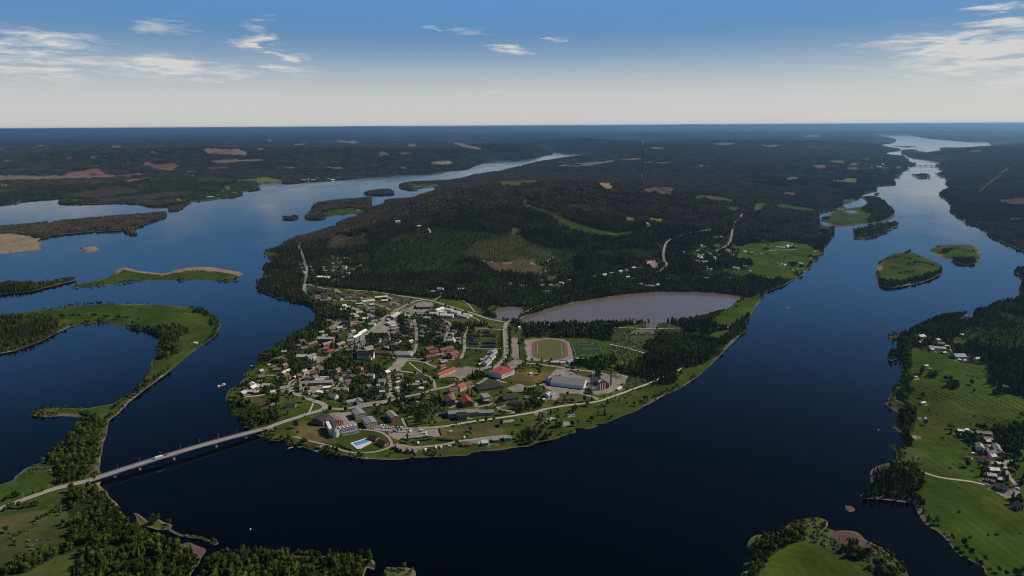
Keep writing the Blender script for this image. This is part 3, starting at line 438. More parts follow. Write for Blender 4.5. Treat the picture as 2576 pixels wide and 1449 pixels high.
# ---------------------------------------------------------------- materials
def mat(name, col, rough=.8, spec=.3, var=0.0, scale=1.0, bump=0.0, metal=0.0, attr=None, coords='Object', rand=0.0, var2=0.0, scale2=1.0, stretch=None):
    m = bpy.data.materials.new(name); m.use_nodes = True; t = m.node_tree; b = t.nodes['Principled BSDF']
    b.inputs['Roughness'].default_value = rough; b.inputs['Specular IOR Level'].default_value = spec; b.inputs['Metallic'].default_value = metal
    src = None
    if attr:
        a = N(t, 'ShaderNodeAttribute', attribute_name=attr); src = a.outputs['Color']
    c = src if src else (*col, 1)
    if var or bump or var2:
        tx = N(t, 'ShaderNodeTexCoord'); vec = tx.outputs[coords]
        if coords == 'Geo': pass
        if stretch:
            mp = N(t, 'ShaderNodeMapping'); mp.inputs['Scale'].default_value = stretch; lk(t, vec, mp.inputs[0]); vec = mp.outputs[0]
        n = N(t, 'ShaderNodeTexNoise'); lk(t, vec, n.inputs['Vector']); n.inputs['Scale'].default_value = scale; n.inputs['Detail'].default_value = 6; n.inputs['Roughness'].default_value = .6
        f = mth(t, 'ADD', mth(t, 'MULTIPLY', mth(t, 'SUBTRACT', n.outputs[0], .5), var*2.6), 1.0)
        if var2:
            n2_ = N(t, 'ShaderNodeTexNoise'); lk(t, vec, n2_.inputs['Vector']); n2_.inputs['Scale'].default_value = scale2; n2_.inputs['Detail'].default_value = 4
            f = mth(t, 'MULTIPLY', f, mth(t, 'ADD', mth(t, 'MULTIPLY', mth(t, 'SUBTRACT', n2_.outputs[0], .5), var2*2.6), 1.0))
        if rand:
            oi = N(t, 'ShaderNodeObjectInfo'); f = mth(t, 'MULTIPLY', f, mth(t, 'ADD', mth(t, 'MULTIPLY', oi.outputs['Random'], rand), 1-rand/2))
        v = N(t, 'ShaderNodeVectorMath', operation='SCALE'); lk(t, f, v.inputs['Scale'])
        if src: lk(t, src, v.inputs[0])
        else: v.inputs[0].default_value = col
        lk(t, v.outputs[0], b.inputs['Base Color'])
        if bump:
            bp = N(t, 'ShaderNodeBump'); bp.inputs['Strength'].default_value = 1; bp.inputs['Distance'].default_value = bump; lk(t, n.outputs[0], bp.inputs['Height']); lk(t, bp.outputs[0], b.inputs['Normal'])
    elif rand:
        oi = N(t, 'ShaderNodeObjectInfo'); f = mth(t, 'ADD', mth(t, 'MULTIPLY', oi.outputs['Random'], rand), 1-rand/2)
        v = N(t, 'ShaderNodeVectorMath', operation='SCALE'); lk(t, f, v.inputs['Scale']); v.inputs[0].default_value = col
        lk(t, v.outputs[0], b.inputs['Base Color'])
    else: b.inputs['Base Color'].default_value = c
    return m
def foliage(name, col, col2, rand=.7):
    """leaf colour drifts between two tones from tree to tree and clump to clump"""
    m = bpy.data.materials.new(name); m.use_nodes = True; t = m.node_tree; b = t.nodes['Principled BSDF']
    b.inputs['Roughness'].default_value = 1.0; b.inputs['Specular IOR Level'].default_value = .03
    oi = N(t, 'ShaderNodeObjectInfo'); tx = N(t, 'ShaderNodeTexCoord'); n = N(t, 'ShaderNodeTexNoise'); lk(t, tx.outputs['Object'], n.inputs['Vector']); n.inputs['Scale'].default_value = .9; n.inputs['Detail'].default_value = 3
    c = mixc(t, oi.outputs['Random'], col, col2)
    f = mth(t, 'MULTIPLY', mth(t, 'ADD', mth(t, 'MULTIPLY', oi.outputs['Random'], rand), 1-rand/2), mth(t, 'ADD', mth(t, 'MULTIPLY', mth(t, 'SUBTRACT', n.outputs[0], .5), 1.6), 1.0))
    sn = N(t, 'ShaderNodeTexNoise'); lk(t, oi.outputs['Location'], sn.inputs['Vector']); sn.inputs['Scale'].default_value = .011; sn.inputs['Detail'].default_value = 4; sn.inputs['Roughness'].default_value = .65
    f = mth(t, 'MULTIPLY', f, mth(t, 'ADD', mth(t, 'MULTIPLY', mth(t, 'SUBTRACT', sn.outputs[0], .5), 2.6), 1.0))
    v = N(t, 'ShaderNodeVectorMath', operation='SCALE'); lk(t, c, v.inputs[0]); lk(t, f, v.inputs['Scale']); lk(t, v.outputs[0], b.inputs['Base Color'])
    return m
M = {}
M['land'] = mat('land', (1, 1, 1), 1.0, .0, var=.45, scale=.045, bump=.9, attr='Col', coords='Object', var2=.35, scale2=.006)
def mk_water(name, base, rough, bump=.035, stretch=(1, 1, 1)):
    m = bpy.data.materials.new(name); m.use_nodes = True; t = m.node_tree; b = t.nodes['Principled BSDF']
    b.inputs['Base Color'].default_value = (*base, 1); b.inputs['IOR'].default_value = 1.333; b.inputs['Specular IOR Level'].default_value = .5
    g = N(t, 'ShaderNodeNewGeometry'); mp = N(t, 'ShaderNodeMapping'); lk(t, g.outputs['Position'], mp.inputs[0]); mp.inputs['Scale'].default_value = (.0016, .0008, 1); mp.inputs['Rotation'].default_value = (0, 0, .6)
    n = N(t, 'ShaderNodeTexNoise'); lk(t, mp.outputs[0], n.inputs['Vector']); n.inputs['Scale'].default_value = 1.0; n.inputs['Detail'].default_value = 3; n.inputs['Distortion'].default_value = 1.0
    r = N(t, 'ShaderNodeMapRange'); lk(t, n.outputs[0], r.inputs[0]); r.inputs[1].default_value = .42; r.inputs[2].default_value = .62; r.inputs[3].default_value = rough; r.inputs[4].default_value = rough*2.6
    lk(t, r.outputs[0], b.inputs['Roughness'])
    w = N(t, 'ShaderNodeTexNoise'); lk(t, g.outputs['Position'], w.inputs['Vector']); w.inputs['Scale'].default_value = .22; w.inputs['Detail'].default_value = 4
    bp = N(t, 'ShaderNodeBump'); bp.inputs['Distance'].default_value = bump; bp.inputs['Strength'].default_value = 1; lk(t, w.outputs[0], bp.inputs['Height']); lk(t, bp.outputs[0], b.inputs['Normal'])
    mp2 = N(t, 'ShaderNodeMapping'); lk(t, g.outputs['Position'], mp2.inputs[0]); mp2.inputs['Scale'].default_value = (.0022, .0007, 1); mp2.inputs['Rotation'].default_value = (0, 0, -.9)
    n3 = N(t, 'ShaderNodeTexNoise'); lk(t, mp2.outputs[0], n3.inputs['Vector']); n3.inputs['Scale'].default_value = 1.3; n3.inputs['Detail'].default_value = 6; n3.inputs['Distortion'].default_value = 1.6
    r3 = N(t, 'ShaderNodeMapRange'); lk(t, n3.outputs[0], r3.inputs[0]); r3.inputs[1].default_value = .44; r3.inputs[2].default_value = .60; r3.inputs[3].default_value = .12; r3.inputs[4].default_value = 1.0; lk(t, r3.outputs[0], bp.inputs['Strength'])
    return m
M['water'] = mk_water('river_water', (.0001, .0002, .0004), .035, .16)
M['pond'] = mk_water('pond_water', (.145, .110, .078), .10)

# ---------------------------------------------------------------- mesh helpers
def link_mesh(name, verts, faces, mats, fm=None, parent=None, smooth=False, loc=None, rz=0):
    me = bpy.data.meshes.new(name); me.from_pydata(verts, [], faces)
    for m in (mats if isinstance(mats, (list, tuple)) else [mats]): me.materials.append(m)
    if fm: me.polygons.foreach_set('material_index', fm)
    if smooth: me.polygons.foreach_set('use_smooth', [True]*len(faces))
    o = bpy.data.objects.new(name, me); COL.objects.link(o)
    if parent is not None: o.parent = parent
    if loc is not None: o.location = loc; o.rotation_euler = (0, 0, rz)
    return o
def struct(o, kind='structure', label=None):
    o['kind'] = kind
    if label: o['label'] = label
    return o

# ---------------------------------------------------------------- terrain (polar sheet round the lookout, finer where it is seen)
azs = np.concatenate([np.arange(-180, -100, 8.), np.arange(-100, -44, 1.6), np.arange(-44, 44, .086), np.arange(44, 100, 1.6), np.arange(100, 180, 8.)])
dps = np.concatenate([np.arange(.325, .5, .012), np.arange(.51, 1.2, .022), np.arange(1.2, 4, .045), np.arange(4, 42, .082), np.array([44, 48, 54, 62, 72, 82])])
A_, D_ = np.meshgrid(np.radians(azs), np.radians(dps)); rr = CAM_H/np.tan(D_)
tx_ = (rr*np.sin(A_)).ravel(); ty_ = (rr*np.cos(A_)).ravel()
tsd = land_sd(tx_, ty_)
th = height(tx_, ty_, tsd)
nc, nr = len(azs), len(dps)
px, py, _ = project(tx_, ty_, np.maximum(th, 0)); infr = (np.abs(np.arctan2(tx_, ty_)) < R(60)) & (py > 290)
zt = np.where(infr, zone_at(px, py), 0)
wobx = px+(vnoise(tx_, ty_, 14, 8)-.5)*1.2; zt = np.where(infr, zone_at(wobx, py), 0)
col = ZCOL[zt].copy()
# far country: patches of cutting, mire and younger wood
rad = np.hypot(tx_, ty_)
nA = fbm(tx_, ty_*.5, 900, 11); nB = fbm(tx_, ty_, 300, 13); nC = fbm(tx_, ty_, 2600, 15)
isf = (zt == 0) | (zt == 1)
col[isf] *= (0.75+.9*(nC[isf, None]-.35))*(.75+.5*nB[isf, None])
k = isf & (rad > 5200) & (nA > .64) & (infr | (rad > 4000)); col[k] = col[k]*.5+np.array([.10, .085, .055])*.5
k = isf & (rad > 5200) & (nA < .33); col[k] = col[k]*.6+np.array([.045, .06, .03])*.4
k = np.isin(zt, (9, 15, 18)) & (rad > 6000); col[k] = col[k]*(.45+.5*nB[k, None])+.012
# shore strip of mud and sand, uneven in width
mudw = (.8+.0026*rad)*np.maximum(2.6*vnoise(tx_, ty_, 60, 21)*vnoise(tx_, ty_, 230, 22)*1.9-.7, 0)
kk = (tsd < mudw) & (tsd > -30) & (rad < 12000); fz = np.clip(1-tsd/np.maximum(mudw, .1), 0, 1)[:, None]
sandc = np.array([.165, .132, .105])*(0.55+.7*vnoise(tx_, ty_, 25, 23)[:, None])
col = np.where(kk[:, None], col*(1-np.minimum(fz*2.5, 1))+sandc*np.minimum(fz*2.5, 1), col)
lush = np.isin(zt, (3, 4, 5, 6, 8, 10, 14, 16, 13, 17))
pz = fbm(tx_, ty_, 55, 31)[:, None]
col[lush] *= (.62+.76*pz[lush])
tint = sst(.52, .7, fbm(tx_, ty_, 80, 33)); col[lush] = col[lush]*(1+tint[lush, None]*np.array([.38, .14, .12]))
mow = np.isin(zt, (5, 14)); ang_ = np.where(vnoise(tx_, ty_, 260, 71) > .5, .35, 1.5); qq_ = tx_*np.sin(ang_)+ty_*np.cos(ang_)
col[mow] *= (1+.09*np.sin(qq_[mow]*math.tau/13+2*vnoise(tx_[mow], ty_[mow], 90, 72)))[:, None]
# furrows of the striped field
k = zt == 17
if k.any():
    a0 = G('R2', '1200,60 2400,130'); d = a0[1]-a0[0]; d = d[:2]/np.hypot(*d[:2]); q = -tx_*d[1]+ty_*d[0]
    col[k] *= (.62+.6*(np.sin(q[k]*math.tau/9) > -.1))[:, None]
idx = np.arange(nc*nr).reshape(nr, nc)
a = idx[:-1, :-1]; b = idx[:-1, 1:]; c = idx[1:, 1:]; d = idx[1:, :-1]
F = np.stack([a, d, c, b], -1).reshape(-1, 4)
last = idx[:, -1]; first = idx[:, 0]
F = np.concatenate([F, np.stack([last[:-1], last[1:], first[1:], first[:-1]], -1)])
V = np.stack([tx_, ty_, th], 1); V = np.concatenate([V, [[0, 0, 3.0]]]); col = np.concatenate([col, [ZCOL[0]]])
tri = np.stack([idx[-1], np.full(nc, len(V)-1), np.roll(idx[-1], -1)], -1)
me = bpy.data.meshes.new('ground')
me.vertices.add(len(V)); me.vertices.foreach_set('co', V.astype(np.float32).ravel())
nl = F.size+tri.size; me.loops.add(nl); me.loops.foreach_set('vertex_index', np.concatenate([F.ravel(), tri.ravel()]).astype(np.int32))
me.polygons.add(len(F)+len(tri)); me.polygons.foreach_set('loop_start', np.concatenate([np.arange(len(F))*4, len(F)*4+np.arange(len(tri))*3]).astype(np.int32))
me.polygons.foreach_set('use_smooth', np.ones(len(F)+len(tri), bool))
me.update(calc_edges=True)
ca = me.color_attributes.new('Col', 'FLOAT_COLOR', 'POINT'); ca.data.foreach_set('color', np.concatenate([col, np.ones((len(col), 1))], 1).astype(np.float32).ravel())
me.materials.append(M['land'])
if me.polygons[0].normal.z < 0: me.flip_normals()
ground = bpy.data.objects.new('ground', me); COL.objects.link(ground); struct(ground, label='forested land, river banks, meadows and town ground')
# ---------------------------------------------------------------- water
def disc(name, r, z, m, seg=96):
    vs_ = [(r*math.cos(i*math.tau/seg), r*math.sin(i*math.tau/seg), z) for i in range(seg)]
    return link_mesh(name, vs_, [list(range(seg))], m)
struct(disc('river', 88000, 0, M['water']), label='wide dark river and its branches')
for pr, nm in ((PONDS[0], 'pond'), (PONDS[1], 'pond'), (PONDS[2], 'pond')):
    p = np.array(pr); x, y = to_plane(p, .12); cx, cy_ = x.mean(), y.mean()
    q = [Vector((cx+(a_-cx)*1.03, cy_+(b_-cy_)*1.03, .12)) for a_, b_ in zip(x, y)]
    struct(link_mesh('pond', q, tessellate_polygon([q]), M['pond']), label='shallow brownish pond behind the town')
# ---------------------------------------------------------------- haze
HB = 90000
hm = bpy.data.materials.new('haze_air'); hm.use_nodes = True; t = hm.node_tree; t.nodes.clear()
pv = N(t, 'ShaderNodeVolumePrincipled'); mo = N(t, 'ShaderNodeOutputMaterial'); lk(t, pv.outputs[0], mo.inputs['Volume'])
pv.inputs['Color'].default_value = (.35, .64, 1.0, 1); pv.inputs['Density'].default_value = 2.5e-5; pv.inputs['Anisotropy'].default_value = 0.62
z0, z1 = -6.0, 515.0
hv = [(sx_*HB, sy_*HB, z_) for z_ in (z0, z1) for sx_, sy_ in ((-1, -1), (1, -1), (1, 1), (-1, 1))]
hz = link_mesh('haze', hv, [(3, 2, 1, 0), (4, 5, 6, 7), (0, 1, 5, 4), (1, 2, 6, 5), (2, 3, 7, 6), (3, 0, 4, 7)], hm)
hz['kind'] = 'stuff'; hz['label'] = 'thin blue summer haze over the valley'
# ---------------------------------------------------------------- no-tree mask (1.5 m cells)
NX0, NY0, NC = -1900, 650, 1.5
NOT = np.zeros((3000, 2700), bool)
def block(x, y):
    i = ((np.asarray(y)-NY0)/NC).astype(int); j = ((np.asarray(x)-NX0)/NC).astype(int)
    ok = (i >= 0) & (i < NOT.shape[0]) & (j >= 0) & (j < NOT.shape[1]); NOT[i[ok], j[ok]] = True
def blocked(x, y):
    i = np.clip(((y-NY0)/NC).astype(int), 0, NOT.shape[0]-1); j = np.clip(((x-NX0)/NC).astype(int), 0, NOT.shape[1]-1)
    return NOT[i, j] & (y > NY0+2) & (y < NY0+NC*2999) & (x > NX0+2) & (x < NX0+NC*2699)
# ---------------------------------------------------------------- palette
M['asphalt'] = mat('asphalt', (.30, .275, .245), .9, .2, var=.12, scale=.05)
M['gravel_road'] = mat('pale_gravel', (.46, .41, .33), .95, .1, var=.15, scale=.08)
M['paint'] = mat('road_paint', (.75, .75, .73), .7, .3)
M['concrete'] = mat('concrete', (.40, .38, .36), .85, .3, var=.1, scale=.2)
M['kerbred'] = mat('red_walkway', (.26, .10, .10), .85, .2, var=.1, scale=.2)
M['steel'] = mat('galvanised_steel', (.5, .5, .5), .5, .5, metal=.4)
M['darksteel'] = mat('dark_steel', (.03, .03, .03), .6, .4)
M['glass'] = mat('window_glass', (.015, .02, .025), .25, .5)
M['white'] = mat('white_paint', (.78, .77, .74), .6, .4, var=.05, scale=.3)
RC = dict(g=('grey', (.26, .25, .24)), d=('black', (.035, .035, .038)), w=('white', (.80, .79, .76)), r=('red', (.36, .065, .058)), b=('rust-red', (.19, .07, .058)),
          l=('pale cream', (.62, .60, .46)), p=('mauve-brown', (.21, .13, .135)), t=('brown', (.20, .16, .135)), s=('pale grey', (.50, .48, .46)), n=('pale green', (.36, .42, .33)))
WC = dict(W=('white', (.76, .71, .64)), Y=('yellow', (.58, .47, .25)), R=('red', (.20, .035, .03)), D=('dark brown', (.045, .04, .035)), B=('brick', (.29, .12, .09)),
          G=('grey', (.30, .28, .26)), U=('blue', (.16, .34, .58)), C=('beige', (.46, .39, .31)), K=('blue-black', (.03, .045, .07)))
RM = {k: mat(v[0].replace(' ', '_').replace('-', '_')+'_roof', v[1], .6, .35, var=.12, scale=.35) for k, v in RC.items()}
WM = {k: mat(v[0].replace(' ', '_').replace('-', '_')+'_wall', v[1], .85, .2, var=.08, scale=.4) for k, v in WC.items()}
M['brick'] = mat('chimney_brick', (.16, .07, .055), .9, .1)
# ---------------------------------------------------------------- things
NAMED = []            # landmarks used to tell look-alikes apart: (text, picture x, picture y)
THINGS = []           # (object, base label, category, px, py, group)
def thing(name, loc, rz=0):
    o = bpy.data.objects.new(name, None); COL.objects.link(o); o.location = loc; o.rotation_euler = (0, 0, rz); o.empty_display_size = .1
    return o
def tag(o, label, cat, group=None):
    o['label'] = label; o['category'] = cat
    if group: o['group'] = group
def later(o, base, cat, x, y, z, group=None):
    a, b, _ = project(np.array([x]), np.array([y]), np.array([z])); THINGS.append((o, base, cat, float(a[0]), float(b[0]), group))
def landmark(text, x, y, z=0):
    a, b, _ = project(np.array([x]), np.array([y]), np.array([z])); NAMED.append((text, float(a[0]), float(b[0])))
def box(v, f, x0, x1, y0, y1, z0, z1, bottom=False):
    n = len(v); v += [(x0, y0, z0), (x1, y0, z0), (x1, y1, z0), (x0, y1, z0), (x0, y0, z1), (x1, y0, z1), (x1, y1, z1), (x0, y1, z1)]
    f += [(n+4, n+5, n+6, n+7), (n, n+1, n+5, n+4), (n+1, n+2, n+6, n+5), (n+2, n+3, n+7, n+6), (n+3, n, n+4, n+7)]
    if bottom: f += [(n+3, n+2, n+1, n)]
def gable_wall(v, f, L, w, h, rise):
    n = len(v); a, b = L/2, w/2
    v += [(-a, -b, -1), (a, -b, -1), (a, b, -1), (-a, b, -1), (-a, -b, h), (a, -b, h), (a, b, h), (-a, b, h), (-a, 0, h+rise), (a, 0, h+rise)]
    f += [(n, n+1, n+5, n+4), (n+2, n+3, n+7, n+6), (n+1, n+2, n+6, n+9, n+5), (n+3, n, n+4, n+8, n+7)]
def gable_roof(v, f, L, w, h, rise, over=.5, th=.25, hip=0.0):
    a, b = L/2+over, w/2+over; dz = rise*over/(w/2); r = max(a-hip, .3)
    n = len(v)
    for z in (0, th):
        v += [(-a, -b, h-dz+z+.03), (a, -b, h-dz+z+.03), (a, b, h-dz+z+.03), (-a, b, h-dz+z+.03), (-r, 0, h+rise+z+.03), (r, 0, h+rise+z+.03)]
    top = [(6, 7, 11, 10), (8, 9, 10, 11)]; bot = [(0, 4, 5, 1), (2, 5, 4, 3)]
    if hip: top += [(7, 8, 11), (9, 6, 10)]; bot += [(1, 5, 2), (3, 4, 0)]
    side = [(0, 1, 7, 6), (2, 3, 9, 8)] + ([(1, 2, 8, 7), (3, 0, 6, 9)] if hip else [(1, 5, 11, 7), (5, 2, 8, 11), (3, 4, 10, 9), (4, 0, 6, 10)])
    f += [tuple(n+i for i in q) for q in top+bot+side]
def windows(L, w, h, floors, gap=3.2, ww=1.3, wh=1.25, ends=True):
    v, f = [], []; e = .05
    for k in range(floors):
        zc = h/floors*(k+.56)
        nL = max(1, int(L/gap)); 
        for i in range(nL):
            x = (i+.5)*L/nL-L/2
            if rnd.random() < .08: continue
            for s in (-1, 1): box(v, f, x-ww/2, x+ww/2, min(s*w/2, s*(w/2+e)), max(s*w/2, s*(w/2+e)), zc-wh/2, zc+wh/2)
        if ends:
            nw = max(1, int(w/(gap+1)))
            for i in range(nw):
                y = (i+.5)*w/nw-w/2
                for s in (-1, 1): box(v, f, min(s*L/2, s*(L/2+e)), max(s*L/2, s*(L/2+e)), y-ww/2, y+ww/2, zc-wh/2, zc+wh/2)
    return v, f
BUILT = []
def footprint_block(x, y, rz, L, w, m=3.5, front=5):
    n = int((L+2*m)/1.2)+1; k = int((w+2*m)/1.2)+1
    U, Q = np.meshgrid(np.linspace(-L/2-m, L/2+m, n), np.linspace(-w/2-m, w/2+m, k)); c, s = math.cos(rz), math.sin(rz)
    X = x+U*c-Q*s; Y = y+U*s+Q*c; r = math.hypot(x, y); ux, uy = x/r, y/r
    for d in np.arange(0, front+.1, 1.2): block((X-ux*d).ravel(), (Y-uy*d).ravel())
def bld(fr, x1, y1, x2, y2, w, h, roof='g', wall='W', shape='gable', label=None, cat='house', floors=None, rise=None, name=None, chim=1, win=True, mark=None, gap=3.2, group=None, note=''):
    """x1,y1 - x2,y2: the two ends of the ridge as seen in the picture"""
    P = C(fr, [(x1, y1), (x2, y2)])
    if rise is None: rise = {'gable': w*.27, 'hip': w*.25, 'flat': .3, 'mono': .8}[shape]
    g = ground_at([P[0], P[1]])
    for _ in range(2):
        zt_ = g[:, 2].mean()+h+rise; X, Y = to_plane(np.array(P), zt_); gz = height(X, Y); g = np.stack([X, Y, gz], 1)
    X, Y = to_plane(np.array(P), g[:, 2].mean()+h+rise)
    L = math.hypot(X[1]-X[0], Y[1]-Y[0]); rz = math.atan2(Y[1]-Y[0], X[1]-X[0]); cx, cy_ = X.mean(), Y.mean(); gz = float(g[:, 2].min())
    if shape == 'hip': L += w*.8
    L = max(L, w*.7); floors = floors or max(1, round(h/3.0))
    nm = name or {'house': 'house', 'shed': 'shed', 'garage': 'garage', 'barn': 'barn'}.get(cat, cat.replace(' ', '_'))
    o = thing(nm, (cx, cy_, gz), rz)
    v, f = [], []
    if shape in ('gable',): gable_wall(v, f, L, w, h, rise)
    else: box(v, f, -L/2, L/2, -w/2, w/2, -1, h)
    link_mesh('wall', v, f, WM[wall], parent=o)
    v, f = [], []
    if shape == 'gable': gable_roof(v, f, L, w, h, rise)
    elif shape == 'hip': gable_roof(v, f, L, w, h, rise, hip=w*.4+.4)
    elif shape == 'mono':
        n = 0; a, b = L/2+.4, w/2+.4; v = [(-a, -b, h), (a, -b, h), (a, b, h+rise), (-a, b, h+rise), (-a, -b, h+.25), (a, -b, h+.25), (a, b, h+rise+.25), (-a, b, h+rise+.25)]
        f = [(4, 5, 6, 7), (0, 1, 5, 4), (1, 2, 6, 5), (2, 3, 7, 6), (3, 0, 4, 7), (3, 2, 1, 0)]
    else:
        box(v, f, -L/2-.25, L/2+.25, -w/2-.25, w/2+.25, h+.01, h+.45)
        for q in range(int(L*w/400)): xx, yy = rnd.uniform(-.4, .4)*L, rnd.uniform(-.35, .35)*w; box(v, f, xx-1, xx+1, yy-.8, yy+.8, h+.45, h+1.3)
    ro = link_mesh('roof', v, f, RM[roof], parent=o)
    if chim and shape in ('gable', 'hip'):
        for q in range(1 if L < 25 else 2):
            xx = rnd.uniform(-.3, .3)*L; v, f = [], []; box(v, f, xx-.45, xx+.45, -.9, -.1, h+rise*.4, h+rise+1.1); link_mesh('chimney', v, f, M['brick'] if roof != 'w' else M['steel'], parent=ro)
    if win:
        v, f = windows(L, w, h, floors, gap)
        if v:
            wo_ = link_mesh('window', v, f, M['glass'] if wall in 'WYCGUB' else M['white'], parent=o)
            if len(f) > 5: wo_['kind'] = 'stuff'
    footprint_block(cx, cy_, rz, L, w)
    if label: tag(o, label, cat, group)
    else: later(o, f"{'long ' if L > 24 else 'small ' if L < 8 else ''}{WC[wall][0]} {cat} with {RC[roof][0]} {'hipped ' if shape == 'hip' else 'flat ' if shape == 'flat' else ''}roof{note}", cat, cx, cy_, gz+h/2, group or ('houses of the town' if cat == 'house' else cat+'s about the town'))
    if mark: landmark(mark, cx, cy_, gz+h/2)
    BUILT.append((cx, cy_, L, w))
    return o, (cx, cy_, gz, rz, L, w, h, rise)
H, F_, HP = 'gable', 'flat', 'hip'
def B(fr, *rows):
    for r in rows:
        kw = r[-1] if isinstance(r[-1], dict) else {}
        a = r[:-1] if isinstance(r[-1], dict) else r
        bld(fr, *a, **kw)
